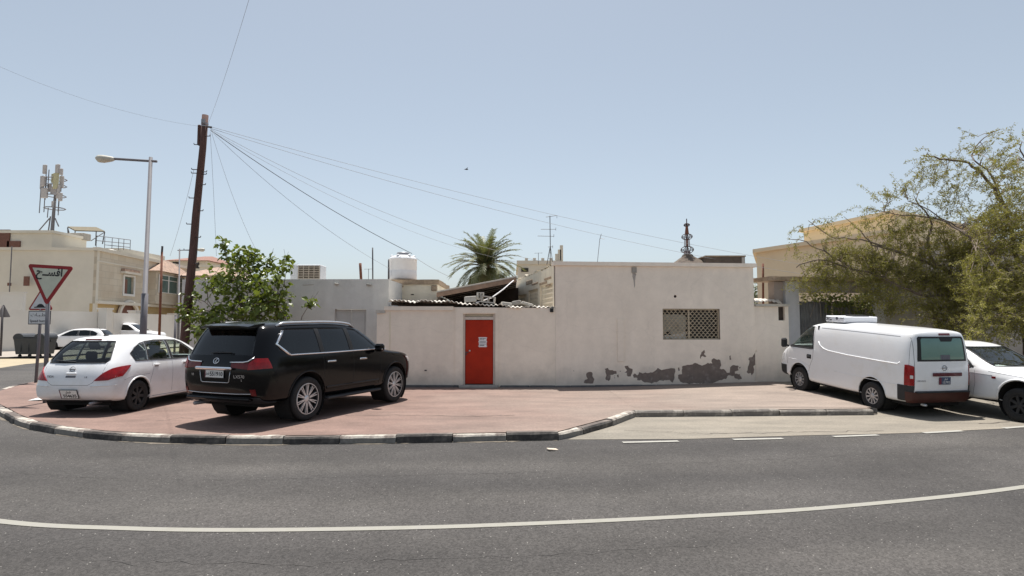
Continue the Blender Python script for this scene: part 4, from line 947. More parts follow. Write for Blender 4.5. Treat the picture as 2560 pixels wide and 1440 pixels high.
def ccw(p):
    a = sum(p[i][0]*p[(i+1) % len(p)][1]-p[(i+1) % len(p)][0]*p[i][1] for i in range(len(p))); return p if a > 0 else p[::-1]
class Car:
    def __init__(s, root, bm): s.root = root; s.bm = bm; s.src = bm.copy(); s.bvh = BVHTree.FromBMesh(s.src)
    def planes(s, poly, axis):
        poly = ccw(list(poly)); out = []
        for i in range(len(poly)):
            p, q = Vector(poly[i]), Vector(poly[(i+1) % len(poly)]); d = q-p; nn = Vector((d.y, -d.x)).normalized()   # outward for ccw
            if axis == 'y': out.append((Vector((p.x, 0, p.y)), Vector((nn.x, 0, nn.y))))
            elif axis == 'x': out.append((Vector((0, p.x, p.y)), Vector((0, nn.x, nn.y))))
            else: out.append((Vector((p.x, p.y, 0)), Vector((nn.x, nn.y, 0))))
        return out
    def sel(s, bm, poly, axis, side, lim=None, mg=.12):
        u0 = min(p[0] for p in poly)-mg; u1 = max(p[0] for p in poly)+mg; w0 = min(p[1] for p in poly)-mg; w1 = max(p[1] for p in poly)+mg
        r = []
        for f in bm.faces:
            c = f.calc_center_median(); nn = f.normal
            if axis == 'y': a, b, ok = c.x, c.z, (c.y*side > .2 and nn.y*side > .02)
            elif axis == 'x': a, b, ok = c.y, c.z, (nn.x*side > -.02)
            else: a, b, ok = c.x, c.y, nn.z > .02
            if ok and lim is not None and not lim(c): ok = False
            e = max((v.co-c).length for v in f.verts) if ok else 0
            if ok and u0-e < a < u1+e and w0-e < b < w1+e: r.append(f)
        return r
    def cut(s, poly, axis='y', side=1, lim=None):
        bm = s.bm; pl = s.planes(poly, axis)
        for co, no in pl:
            fs = s.sel(bm, poly, axis, side, lim); g = list({x for f in fs for x in (f, *f.edges, *f.verts)})
            if g: bmesh.ops.bisect_plane(bm, geom=g, dist=1e-5, plane_co=co, plane_no=no)
        dl = [f for f in s.sel(bm, poly, axis, side, lim, 0) if all((f.calc_center_median()-co).dot(no) < 1e-6 for co, no in pl)]
        bmesh.ops.delete(bm, geom=dl, context='FACES')
    def patch(s, name, poly, m, axis='y', side=1, off=.004, thick=0., lim=None, parent=None, clip=(), smooth=True):
        bm = s.src.copy(); keep = set(s.sel(bm, poly, axis, side, lim)); bmesh.ops.delete(bm, geom=[f for f in bm.faces if f not in keep], context='FACES')
        for co, no in s.planes(poly, axis)+[(Vector(a), Vector(b)) for a, b in clip]:
            bmesh.ops.bisect_plane(bm, geom=bm.faces[:]+bm.edges[:]+bm.verts[:], dist=1e-5, plane_co=co, plane_no=no, clear_outer=True)
        if not bm.faces: bm.free(); return None
        bm.normal_update()
        if thick:
            low = [(v, v.normal.copy()) for v in bm.verts]
            r = bmesh.ops.extrude_face_region(bm, geom=bm.faces[:]); nv = [x for x in r['geom'] if isinstance(x, bmesh.types.BMVert)]
            nrm = {}
            for v in nv:
                best = min(low, key=lambda t: (t[0].co-v.co).length_squared); nrm[v] = best[1]
            for v in nv: v.co += nrm[v]*(off+thick)
            bmesh.ops.recalc_face_normals(bm, faces=bm.faces)
        else:
            for v in bm.verts: v.co += v.normal*off
        me = bpy.data.meshes.new(name); bm.to_mesh(me); bm.free()
        if smooth and not thick: me.polygons.foreach_set('use_smooth', [True]*len(me.polygons))
        me.materials.append(MT[m]); o = bpy.data.objects.new(name, me); COL.objects.link(o); o.parent = parent or s.root; return o
    def hit(s, a, b, axis='y', side=1):
        if axis == 'y': o, d = Vector((a, side*3, b)), Vector((0, -side, 0))
        elif axis == 'x': o, d = Vector((side*8, a, b)), Vector((-side, 0, 0))
        else: o, d = Vector((a, b, 5)), Vector((0, 0, -1))
        h = s.bvh.ray_cast(o, d)
        return (h[0], h[1]) if h[0] is not None else (None, None)
    def line(s, name, pts, r, m, axis='y', side=1, off=0., parent=None, step=.08, n=6, closed=False):
        P = [Vector(p) for p in pts]; q = []
        if closed: P = P+[P[0]]
        for a, b in zip(P, P[1:]):
            k = max(1, int((b-a).length/step))
            for i in range(k): q.append(a+(b-a)*(i/k))
        q.append(P[-1]); w_ = []
        for p in q:
            h, nn = s.hit(p.x, p.y, axis, side)
            if h is not None: w_.append(h+nn*off)
        if len(w_) < 2: return None
        mb = MB(); mb.tube(w_, r, n); return mb.build(name, m, parent or s.root, smooth=True)
    def spot(s, name, a, b, d, m, axis='y', side=1, off=0., parent=None, bev=.01, roll=0.):      # bevelled block sitting on the surface
        h, nn = s.hit(a, b, axis, side)
        if h is None: return None
        z = nn.normalized(); up = Vector((0, 0, 1)); x = up.cross(z).normalized(); y = z.cross(x)
        rot = Matrix((x, y, z)).transposed()
        if roll: rot = rot @ Matrix.Rotation(roll, 3, 'Z')
        mb = MB(); mb.rbox(h+z*(off), d, bev, rot); return mb.build(name, m, parent or s.root)
    def text(s, txt, size, a, b, m, axis='x', side=-1, off=.006, parent=None, sx=1., name='lettering'):
        h, nn = s.hit(a, b, axis, side)
        if h is None: return None
        z = nn.normalized(); up = Vector((0, 0, 1)); x = up.cross(z).normalized(); y = z.cross(x)
        M = Matrix.Translation(h+z*off) @ Matrix((x, y, z)).transposed().to_4x4(); return lettering(txt, size, m, parent or s.root, M, name, sx)
    def frame_at(s, a, b, axis, side, off=0.):
        h, nn = s.hit(a, b, axis, side); z = nn.normalized(); up = Vector((0, 0, 1)); x = up.cross(z).normalized(); y = z.cross(x)
        return Matrix.Translation(h+z*off) @ Matrix((x, y, z)).transposed().to_4x4()
    def finish(s, paint, name='body', inner='liner'):
        me = bpy.data.meshes.new(name); bmesh.ops.recalc_face_normals(s.bm, faces=s.bm.faces)
        c = sum((f.calc_center_median().z*f.normal.z*f.calc_area() for f in s.bm.faces))
        if c < 0: bmesh.ops.reverse_faces(s.bm, faces=s.bm.faces)
        s.bm.to_mesh(me); me.polygons.foreach_set('use_smooth', [True]*len(me.polygons))
        me.materials.append(MT[paint]); me.materials.append(MT[inner]); o = bpy.data.objects.new(name, me); COL.objects.link(o); o.parent = s.root
        md = o.modifiers.new('t', 'SOLIDIFY'); md.thickness = .025; md.offset = -1; md.material_offset = 1; md.material_offset_rim = 0
        s.body = o; return o
def arc(cx, cz, r, n=22): return [(cx+r*math.cos(2*math.pi*k/n), cz+r*math.sin(2*math.pi*k/n)) for k in range(n)]
def well(root, cx, cz, r, y, depth=.36, m='liner'):
    s_ = 1 if y > 0 else -1; mb = MB(); n = 20; vs = []
    for k in range(n+1):
        a = -math.pi*.28+(math.pi*1.56)*k/n; vs += [(cx+r*math.cos(a), y, cz+r*math.sin(a)), (cx+r*math.cos(a), y-s_*depth, cz+r*math.sin(a))]
    mb.add(vs, [(2*k, 2*k+1, 2*k+3, 2*k+2) for k in range(n)]); mb.add([vs[2*k+1] for k in range(n+1)], [tuple(range(n+1))])
    return mb.build('wheel_well', m, root)
WHEELS = {}
def wheel_meshes(key, Rt, Rr, wd, style):
    q = Matrix.Rotation(R(-90), 4, 'X')                      # lathe axis z -> +y (outer face at +y)
    h = wd/2; mb = MB()
    mb.lathe([(Rr*.97, -h*.75), (Rr, -h*.92), (Rt*.9, -h), (Rt*.975, -h*.88), (Rt, -h*.6), (Rt, h*.6), (Rt*.975, h*.88), (Rt*.9, h), (Rr*1.03, h*.94), (Rr*.97, h*.8)], 40, q)
    ty = mb.mesh('tyre', True); ty.materials.append(MT['rubber'])
    mb = MB(); mb.lathe([(Rr*1.0, h*.9), (Rr*1.0, h*.98), (Rr*.95, h*.96), (Rr*.92, h*.62), (Rr*.9, h*.1), (0, h*.05)], 40, q)
    br = mb.mesh('wheel', True); mat_b = 'alloy' if style == 'multi' else ('hubcap' if style == 'cap' else 'plain_black')
    br.materials.append(MT['plain_black'] if style != 'cap' else MT['dark_steel'])
    mb = MB(); y0, y1 = h*.5, h*.82
    def spoke(a, w0, w1, r0, r1):
        ca, sa = math.cos(a), math.sin(a); vs = []
        for (r_, w_, yf) in ((r0, w0, y1), (r1, w1, y1*1.06)):
            for (yy) in (yf-.03, yf):
                for s_ in (-1, 1): vs.append((ca*r_-sa*w_*s_, yy, sa*r_+ca*w_*s_))
        mb.add(vs, [(0, 1, 3, 2), (4, 6, 7, 5), (0, 2, 6, 4), (1, 5, 7, 3), (2, 3, 7, 6), (0, 4, 5, 1)])
    if style == 'multi':
        for k in range(10):
            a = 2*math.pi*k/10
            for s_ in (-1, 1): spoke(a+s_*.085, .0095, .0075, Rr*.24, Rr*.97)
        mb.lathe([(0, y1+.008), (Rr*.12, y1+.008), (Rr*.22, y1-.005), (Rr*.22, y1-.03)], 20, q)
        mb.lathe([(Rr*.955, h*.9), (Rr*.955, h*.985), (Rr*1.0, h*.985), (Rr*1.02, h*.9)], 40, q)
    elif style == 'cap':
        for k in range(10):
            a = 2*math.pi*k/10; spoke(a, .013, .022, Rr*.25, Rr*.9)
        mb.lathe([(0, y1+.012), (Rr*.2, y1+.012), (Rr*.33, y1), (Rr*.36, y1-.03)], 20, q); mb.lathe([(Rr*.86, y1*1.06), (Rr*.98, y1*1.08), (Rr*1.0, y1*.9)], 36, q)
    else:
        for k in range(7): spoke(2*math.pi*k/7, .025, .03, Rr*.2, Rr*.95)
        mb.lathe([(0, y1+.01), (Rr*.25, y1), (Rr*.28, y1-.03)], 16, q); mb.lathe([(Rr*.9, h*.9), (Rr*1.0, h*.97), (Rr*1.02, h*.85)], 32, q)
    sp = mb.mesh('spokes', style == 'none'); sp.materials.append(MT[mat_b if style != 'plain' else 'trim'])
    WHEELS[key] = (ty, br, sp)
def put_wheel(root, key, x, y, z, steer=0.):
    ty, br, sp = WHEELS[key]; o = bpy.data.objects.new('wheel', br); COL.objects.link(o); o.parent = root; o.location = (x, y, z)
    o.rotation_euler = (0, random.uniform(0, 6), (0 if y > 0 else math.pi)+steer)
    for nm, me in (('tyre', ty), ('spokes', sp)):
        c = bpy.data.objects.new(nm, me); COL.objects.link(c); c.parent = o
    return o
wheel_meshes('suv', .405, .285, .27, 'multi'); wheel_meshes('van', .33, .20, .2, 'cap'); wheel_meshes('car', .31, .2, .19, 'plain'); wheel_meshes('pick', .35, .2, .22, 'plain')
def seat(root, x, y, z, name='seat'):
    mb = MB(); mb.rbox((x+.05, y, z+.1), (.5, .48, .16), .05); mb.rbox((x-.22, y, z+.42), (.14, .46, .6), .05, Matrix.Rotation(-.25, 3, 'Y')); o = mb.build(name, 'seat', root)
    mb = MB(); mb.rbox((x-.33, y, z+.80), (.1, .26, .2), .045, Matrix.Rotation(-.2, 3, 'Y')); mb.tube([(x-.31, y-.06, z+.66), (x-.32, y-.06, z+.74)], .008, 4); mb.build('headrest', 'seat', o); return o
def emblem_ring(c, a, b, r, parent, m='chrome', bar=True, kind='bar'):
    M = c.frame_at(a, b, 'x', -1, .008); mb = MB(); n = 24
    mb.tube([M @ Vector((math.cos(2*math.pi*k/n)*r, math.sin(2*math.pi*k/n)*r*(.8 if kind == 'L' else 1), 0)) for k in range(n+1)], r*.11, 6, cap=False)
    if kind == 'bar': mb.tube([M @ Vector((-r*1.25, 0, .004)), M @ Vector((r*1.25, 0, .004))], r*.17, 6)
    else: mb.tube([M @ Vector(p) for p in ((r*.35, r*.62, .002), (-r*.25, -r*.2, .002), (-r*.3, -r*.36, .002), (-r*.1, -r*.42, .002), (r*.75, -r*.42, .002))], r*.1, 6)
    return mb.build('badge', m, parent, smooth=True)
def plate(c, a, b, w_, h_, parent, txt, m='plate_white', ink='ink', two=False, off=.014, side=-1):
    M = c.frame_at(a, b, 'x', side, off); rot = M.to_3x3(); mb = MB(); mb.rbox(M.translation, (w_, h_, .008), .002, rot); o = mb.build('number_plate', m, parent)
    mb = MB(); mb.rbox(M @ Vector((0, 0, -.006)), (w_+.025, h_+.025, .008), .002, rot); mb.build('plate_frame', 'trim', o)
    if two:
        lettering(txt, h_*.52, ink, o, M @ Matrix.Translation((.02, -h_*.22, .006)), sx=1.05, bold=.02); lettering('\uFEAE\uFEC4\uFED7', h_*.4, ink, o, M @ Matrix.Translation((0, h_*.27, .006)), sx=1.1)
    else:
        lettering(txt, h_*.82, ink, o, M @ Matrix.Translation((w_*.12, -.004, .006)), sx=.98, bold=.02); lettering('\uFEAE\uFEC4\uFED7', h_*.5, ink, o, M @ Matrix.Translation((-w_*.36, 0, .006)))
    mb = MB(); mb.rbox(M @ Vector((-w_*.485, 0, .0005)), (w_*.05, h_*.98, .009), .001, rot); mb.build('plate_band', 'plate_maroon', o)
    return o

# ------------------------------------------------------------------ black luxury SUV
SUV = [
 [(-.95, .78, .40), (-1.10, .83, .50), (-1.19, .85, .76), (-1.19, .83, 1.05), (-1.14, .80, 1.21), (-.98, .72, 1.58), (-.86, .63, 1.755), 1.795, 1.805],
 [(-.86, .89, .40), (-.94, .955, .50), (-.97, .98, .76), (-.97, .97, 1.05), (-.93, .935, 1.21), (-.82, .825, 1.58), (-.74, .71, 1.765), 1.82, 1.832],
 [(-.55, .90, .40), (-.55, .965, .50), (-.55, .99, .76), (-.55, .985, 1.05), (-.53, .955, 1.21), (-.49, .84, 1.58), (-.44, .72, 1.785), 1.84, 1.855],
 [(.55, .90, .36), (.55, .965, .47), (.55, .985, .76), (.55, .985, 1.05), (.55, .96, 1.21), (.52, .85, 1.58), (.5, .73, 1.805), 1.86, 1.872],
 [(1.2, .90, .36), (1.2, .965, .47), (1.2, .985, .76), (1.2, .985, 1.05), (1.2, .96, 1.21), (1.16, .85, 1.58), (1.12, .73, 1.80), 1.856, 1.868],
 [(1.75, .90, .36), (1.75, .965, .47), (1.75, .985, .76), (1.75, .985, 1.05), (1.75, .96, 1.21), (1.7, .84, 1.56), (1.62, .71, 1.765), 1.818, 1.83],
 [(2.2, .90, .36), (2.2, .965, .47), (2.2, .985, .76), (2.2, .985, 1.05), (2.18, .955, 1.21), (2.1, .85, 1.43), (2.02, .74, 1.58), 1.625, 1.635],
 [(2.55, .90, .38), (2.55, .965, .48), (2.55, .985, .76), (2.55, .98, 1.04), (2.52, .945, 1.165), (2.5, .88, 1.19), (2.48, .76, 1.21), 1.225, 1.23],
 [(3.15, .90, .40), (3.15, .965, .5), (3.15, .985, .76), (3.15, .975, 1.01), (3.13, .92, 1.12), (3.13, .85, 1.15), (3.13, .72, 1.165), 1.185, 1.19],
 [(3.4, .86, .40), (3.5, .93, .5), (3.55, .94, .75), (3.54, .91, .98), (3.5, .86, 1.06), (3.5, .78, 1.09), (3.48, .65, 1.11), 1.125, 1.13],
 [(3.62, .64, .42), (3.76, .69, .5), (3.83, .71, .75), (3.79, .69, .96), (3.75, .65, 1.03), (3.74, .58, 1.06), (3.72, .52, 1.075), 1.085, 1.085]]
def make_suv():
    t = thing('luxury_suv', 'black luxury SUV with chrome window trim parked on the pink pavement', 'SUV', (-4.83, 11.83, PH+.004), (0, -.004, R(67.2)))
    t.scale = (1.03, 1.03, 1.03)
    c = Car(t, shell(SUV, {1: .5, 3: .25, 4: .55, 6: .25}, ccrease={0: .15}))
    side_w = [(-.42, 1.245), (2.2, 1.245), (1.86, 1.5), (1.6, 1.655), (1.2, 1.70), (-.46, 1.69), (-.70, 1.44)]
    rear_w = [(-.72, 1.26), (.72, 1.26), (.64, 1.62), (.60, 1.70), (-.60, 1.70), (-.64, 1.62)]
    for s_ in (1, -1):
        c.cut(side_w, 'y', s_)
        for x in (0, 2.85): c.cut(arc(x, .43, .475), 'y', s_)
    c.cut(rear_w, 'x', -1, lambda p: p.x < -.5)
    ws = [(-.80, 1.24), (.80, 1.24), (.68, 1.72), (-.68, 1.72)]
    c.cut(ws, 'x', 1, lambda p: p.x > 1.6 and p.z > 1.2)
    c.patch('windscreen', ws, 'glass_dark', 'x', 1, -.004, lim=lambda p: p.x > 1.6 and p.z > 1.2)
    b = c.finish('black_paint')
    for s_ in (1, -1):
        g = c.patch('side_glass', side_w, 'glass_dark', 'y', s_, -.006)
        for (xa, xb) in ((.36, .47), (1.24, 1.36)): c.patch('window_pillar', [(xa, 1.24), (xb, 1.24), (xb-.03, 1.70), (xa-.03, 1.70)], 'plain_black', 'y', s_, .001)
        c.line('chrome_trim', [(-.46, 1.67), (-.69, 1.435), (-.43, 1.235), (.6, 1.232), (2.15, 1.24)], .015, 'chrome', 'y', s_, .003)
        c.line('chrome_trim', [(-.49, 1.66), (-.705, 1.435), (-.46, 1.24)], .022, 'chrome', 'y', s_, .003)
        for x in (.62, 1.62):
            c.spot('door_handle', x, 1.06, (.24, .035, .03), 'chrome', 'y', s_, .022, bev=.01)
        for x in (0, 2.85): c.line('arch_lip', [(x+.485*math.cos(a), .43+.485*math.sin(a)) for a in [math.pi*(-.08+1.16*k/18) for k in range(19)]], .016, 'black_paint', 'y', s_, 0.)
        for pts in ([(.42, .52), (.44, 1.0), (.40, 1.23)], [(1.33, .52), (1.33, 1.23)], [(2.22, .5), (2.28, .8), (2.24, 1.22)], [(.5, .5), (2.2, .5)]): c.line('door_gap', pts, .004, 'plain_black', 'y', s_, -.001)
        c.spot('side_moulding', 1.35, .56, (1.7, .05, .02), 'black_paint', 'y', s_, .008)
        mb = MB(); mb.rbox((2.08, s_*1.08, 1.27), (.13, .22, .17), .04); mi = mb.build('mirror', 'black_paint', t)
        mb = MB(); mb.rbox((2.10, s_*1.09, 1.24), (.135, .19, .03), .01); mb.build('turn_signal', 'chrome', mi)
        mb = MB(); mb.rbox((1.35, s_*.95, .36), (1.75, .2, .05), .02); mb.build('running_board', 'trim', t)
        # roof rail
        pts = []
        for k in range(15):
            x = -.55+k*(2.2/14); h, nn = c.hit(x, s_*.70, 'z'); pts.append(h+Vector((0, 0, .045 if 0 < k < 14 else .0)))
        mb = MB(); mb.tube(pts, .022, 8); mb.build('roof_rail', 'silver', t, smooth=True)
        # lamps
        L = lambda p: p.x < -.62
        tl = [(s_*.44, 1.02), (s_*.995, 1.02), (s_*.985, 1.16), (s_*.78, 1.20), (s_*.72, 1.135), (s_*.44, 1.115)]
        c.patch('tail_lamp', [(s_*.72, 1.01), (s_*.995, 1.03), (s_*.985, 1.15), (s_*.93, 1.20), (s_*.80, 1.20), (s_*.72, 1.12)], 'lens_red', 'x', -1, .004, .012, lambda p: p.x < -.5, clip=[((-.87, 0, 1.02), (1, 0, .35))])
        c.patch('tail_lamp', [(s_*.36, 1.045), (s_*.715, 1.015), (s_*.715, 1.125), (s_*.36, 1.115)], 'lens_dark_red', 'x', -1, .003, .006, L)
        c.line('lamp_chrome', [(s_*.34, 1.13), (s_*.62, 1.135), (s_*.70, 1.15), (s_*.78, 1.215)], .013, 'chrome', 'x', -1, .014)
        c.patch('reflector', [(s_*.74, .57), (s_*.83, .57), (s_*.83, .68), (s_*.74, .68)], 'lens_dark_red', 'x', -1, .003, .006, L)
        c.patch('headlamp', [(s_*.5, .86), (s_*.92, .9), (s_*.92, 1.02), (s_*.6, .99)], 'lens_clear', 'x', 1, .003, .006, lambda p: p.x > 3.2)
    c.patch('rear_glass', rear_w, 'glass_dark', 'x', -1, -.006, lim=lambda p: p.x < -.5)
    # spoiler
    mb = MB(); vs = []
    for (x, zt_, zb_) in ((-.70, 1.825, 1.74), (-.92, 1.80, 1.735), (-1.06, 1.765, 1.735)):
        for y in (-.59, -.38, 0, .38, .59):
            xx = x-.03*(1-(y/.59)**2); vs += [(xx, y*(1.0 if x > -1 else .98), zt_-.02*abs(y/.59)**3), (xx, y, zb_-.02*abs(y/.59)**3)]
    def I(r_, k, j): return r_*10+k*2+j
    fs = [(I(r_, k, j), I(r_, k+1, j), I(r_+1, k+1, j), I(r_+1, k, j)) for r_ in (0, 1) for k in range(4) for j in (0, 1)]
    fs += [(I(2, k, 0), I(2, k+1, 0), I(2, k+1, 1), I(2, k, 1)) for k in range(4)]+[(I(0, k, 0), I(0, k+1, 0), I(0, k+1, 1), I(0, k, 1)) for k in range(4)]
    fs += [(I(r_, k, 0), I(r_, k, 1), I(r_+1, k, 1), I(r_+1, k, 0)) for r_ in (0, 1) for k in (0, 4)]
    mb.add(vs, fs); sp = mb.build('spoiler', 'black_paint', t)
    mb = MB(); mb.rbox((-1.055, 0, 1.745), (.02, .4, .018), .004); mb.build('brake_lamp', 'lens_dark_red', sp)
    mb = MB(); h, nn = c.hit(.1, 1.30, 'x', -1); mb.tube([(h.x-.03, .18, 1.285), (h.x-.035, -.05, 1.305), (h.x-.03, -.32, 1.30)], .010, 5); mb.build('wiper', 'trim', t)
    emblem_ring(c, 0, 1.15, .062, t, 'chrome', kind='L')
    M = c.frame_at(0, .985, 'x', -1, .03)
    mb = MB(); mb.rbox((M.translation.x-.005, 0, 1.03), (.06, .86, .05), .02); mb.build('garnish', 'chrome', t)
    c.line('plate_surround', [(.36, .99), (.33, .80), (.30, .785), (-.30, .785), (-.33, .80), (-.36, .99)], .007, 'silver', 'x', -1, .008)
    plate(c, 0.0, .93, .43, .125, t, '551910')
    c.text('LX570', .075, -.55, .89, 'chrome', sx=1.15); c.text('S', .05, -.60, .83, 'chrome'); c.text('V8', .06, .55, .905, 'chrome')
    c.line('bumper_trim', [(.86, .60), (.4, .59), (-.4, .59), (-.74, .60)], .008, 'silver', 'x', -1, .004)
    c.patch('bumper_valance', [(-.9, .42), (.9, .42), (.86, .535), (-.86, .535)], 'trim', 'x', -1, .004, .01, lambda p: p.x < -.7)
    mb = MB(); mb.rbox((-1.12, 0, .50), (.12, 1.5, .05), .02); mb.build('bumper_step', 'black_paint', t)
    for y in (.62,): 
        mb = MB(); mb.tube([(-.7, y, .38), (-1.1, y, .38)], .035, 10); mb.build('exhaust', 'steel_grey', t, smooth=True)
    mb = MB(); mb.bb(-.8, 3.4, -.7, .7, .33, .39); mb.build('underbody', 'liner', t)
    mb = MB(); mb.rbox((-.2, 0, .36), (.25, .35, .25), .06); mb.tube([(0, -.8, .40), (0, .8, .40)], .06, 8); mb.build('rear_axle', 'liner', t)
    for x in (0, 2.85):
        for s_ in (1, -1): well(t, x, .43, .475, s_*.965); put_wheel(t, 'suv', x, s_*.845, .405)
    for x, y in ((1.75, .4), (1.75, -.4), (.8, .4), (.8, -.4), (-.05, .4), (-.05, -.4)): seat(t, x, y, .72)
    mb = MB(); mb.rbox((2.25, 0, 1.05), (.4, 1.6, .26), .08); mb.build('dashboard', 'trim', t)
    mb = MB(); mb.bb(-.9, 2.4, -.9, .9, .58, .62); mb.build('cabin_floor', 'liner', t)
    return t
make_suv()

# ------------------------------------------------------------------ white hatchback
HAT = [
 [(-.55, .62, .25), (-.72, .68, .33), (-.77, .71, .53), (-.715, .65, .80), (-.64, .61, .97), (-.40, .55, 1.27), (-.17, .48, 1.455), 1.48, 1.485],
 [(-.5, .75, .25), (-.60, .815, .33), (-.62, .838, .53), (-.55, .80, .80), (-.46, .76, .97), (-.22, .675, 1.27), (-.02, .56, 1.455), 1.50, 1.505],
 [(-.34, .78, .24), (-.34, .835, .31), (-.36, .85, .55), (-.30, .838, .82), (-.22, .80, .98), (-.02, .705, 1.27), (.18, .58, 1.465), 1.515, 1.522],
 [(.36, .78, .20), (.36, .83, .27), (.36, .845, .55), (.36, .846, .83), (.38, .812, .98), (.44, .715, 1.29), (.52, .59, 1.485), 1.532, 1.54],
 [(1.1, .78, .18), (1.1, .83, .25), (1.1, .842, .55), (1.1, .846, .83), (1.1, .812, .975), (1.1, .715, 1.29), (1.08, .59, 1.485), 1.534, 1.542],
 [(1.8, .78, .18), (1.8, .83, .25), (1.8, .842, .55), (1.8, .846, .83), (1.78, .812, .965), (1.72, .715, 1.26), (1.55, .585, 1.46), 1.505, 1.515],
 [(2.2, .78, .18), (2.2, .83, .26), (2.2, .842, .55), (2.2, .845, .83), (2.2, .81, .955), (2.12, .72, 1.14), (2.0, .60, 1.30), 1.335, 1.345],
 [(2.55, .78, .20), (2.55, .83, .28), (2.55, .845, .55), (2.55, .84, .81), (2.55, .79, .915), (2.55, .73, .96), (2.5, .62, 1.0), 1.015, 1.02],
 [(3.0, .78, .22), (3.0, .83, .3), (3.0, .84, .55), (3.0, .82, .77), (3.0, .76, .85), (3.0, .69, .885), (2.98, .57, .91), .925, .93],
 [(3.2, .72, .22), (3.3, .78, .32), (3.36, .77, .5), (3.33, .74, .67), (3.3, .70, .74), (3.3, .62, .775), (3.28, .51, .80), .812, .815],
 [(3.3, .5, .24), (3.45, .56, .34), (3.52, .56, .5), (3.48, .54, .64), (3.44, .5, .70), (3.42, .46, .735), (3.4, .4, .755), .762, .764]]
def make_hatch(t, paint='white_paint', detail=True, glassm='glass_clear', wheels='car', ztop=1.0):
    c = Car(t, shell(HAT, {1: .4, 3: .2, 4: .5, 6: .2}))
    wq = [(-.05, 1.02), (.30, 1.02), (.35, 1.36), (.22, 1.355), (.02, 1.27), (-.14, 1.16)]
    w1 = [(.345, 1.015), (1.03, 1.01), (1.02, 1.40), (.70, 1.41), (.39, 1.38)]
    w2 = [(1.12, 1.005), (2.12, 1.0), (1.82, 1.21), (1.60, 1.34), (1.42, 1.395), (1.11, 1.405)]
    rear_w = [(-.56, 1.0), (.56, 1.0), (.60, 1.06), (.52, 1.30), (.46, 1.41), (-.46, 1.41), (-.52, 1.30), (-.60, 1.06)]
    ws = [(-.68, 1.02), (.68, 1.02), (.56, 1.42), (-.56, 1.42)]
    lr = lambda p: p.x < .15 and p.z > .9
    lf = lambda p: p.x > 1.4 and p.z > .95
    for s_ in (1, -1):
        for x in (0, 2.6): c.cut(arc(x, .32, .365), 'y', s_)
        for w_ in (wq, w1, w2): c.cut(w_, 'y', s_)
    c.cut(rear_w, 'x', -1, lr); c.cut(ws, 'x', 1, lf)
    c.finish(paint)
    for s_ in (1, -1):
        for w_ in (wq, w1, w2): c.patch('side_glass', w_, glassm, 'y', s_, -.008)
        c.line('window_seal', [(-.14, 1.16), (.02, 1.275), (.22, 1.362), (.39, 1.39), (.7, 1.418), (1.1, 1.412), (1.42, 1.402), (1.6, 1.347), (1.82, 1.215), (2.14, .995), (1.1, .998), (.3, 1.01), (-.06, 1.013)], .010, 'trim', 'y', s_, .001, closed=True)
        c.patch('pillar_trim', [(1.035, 1.01), (1.115, 1.01), (1.105, 1.40), (1.025, 1.40)], 'trim', 'y', s_, .001)
        c.patch('pillar_trim', [(.30, 1.02), (.345, 1.02), (.392, 1.38), (.352, 1.37)], 'trim', 'y', s_, .001)
        for x in (0, 2.6):
            c.line('arch_lip', [(x+.375*math.cos(a), .32+.375*math.sin(a)) for a in [math.pi*(-.1+1.2*k/18) for k in range(19)]], .017, paint, 'y', s_, 0.)
            well(t, x, .32, .365, s_*.82); put_wheel(t, wheels, x, s_*.735, .31)
        if not detail:
            c.patch('headlamp', [(s_*.45, .62), (s_*.78, .66), (s_*.76, .76), (s_*.5, .74)], 'lens_clear', 'x', 1, .003, .006, lambda p: p.x > 2.9)
            c.patch('tail_lamp', [(s_*.55, .74), (s_*.84, .72), (s_*.80, .93), (s_*.62, .95)], 'lens_red', 'x', -1, .003, .006, lambda p: p.x < -.3); continue
        c.patch('tail_lamp', [(s_*.47, .665), (s_*.70, .675), (s_*.848, .755), (s_*.86, .81), (s_*.855, .92), (s_*.80, .94), (s_*.70, .895), (s_*.59, .80)], 'lens_red', 'x', -1, .003, .012, lambda p: p.x < .1, clip=[((-.22, 0, .93), (.62, 0, -.78)), ((-.22, 0, .93), (.3, 0, .95))])
        for x in (.52, 1.5):
            h = c.spot('door_handle', x, .90, (.17, .035, .03), paint, 'y', s_, .022, bev=.008); c.spot('handle_cup', x+.01, .885, (.13, .05, .006), 'steel_grey', 'y', s_, .001)
        for pts in ([(.33, .46), (.34, .6), (.42, .8), (.40, 1.0)], [(1.06, .24), (1.07, 1.0)], [(2.0, .26), (2.15, .6), (2.12, .99)], [(.45, .255), (2.0, .245)], [(-.42, .66), (-.28, .70), (.0, .72), (.3, .73)]): c.line('door_gap', pts, .0035, 'ink_grey', 'y', s_, -.001)
        c.line('bumper_bead', [(s_*.80, .575), (s_*.6, .575), (s_*.43, .565)], .014, paint, 'x', -1, .004)
        c.spot('sill_trim', 1.2, .235, (1.7, .05, .02), paint, 'y', s_, .008)
        mb = MB(); mb.rbox((2.02, s_*.93, 1.03), (.12, .2, .14), .04); mb.build('mirror', paint, t)
    c.patch('rear_glass', rear_w, 'glass_back', 'x', -1, -.006, lim=lr); c.patch('windscreen', ws, glassm, 'x', 1, -.006, lim=lf)
    c.line('rear_seal', rear_w, .011, 'trim', 'x', -1, .001, closed=True)
    mb = MB(); mb.rbox((2.1, 0, .84), (.5, 1.45, .22), .08); mb.build('dashboard', 'trim', t)
    mb = MB(); mb.bb(-.5, 2.4, -.74, .74, .40, .44); mb.build('cabin_floor', 'liner', t)
    mb = MB(); mb.bb(-.45, 3.2, -.6, .6, .17, .24); mb.build('underbody', 'liner', t)
    for x, y in ((1.45, .36), (1.45, -.36)): seat(t, x, y, .48)
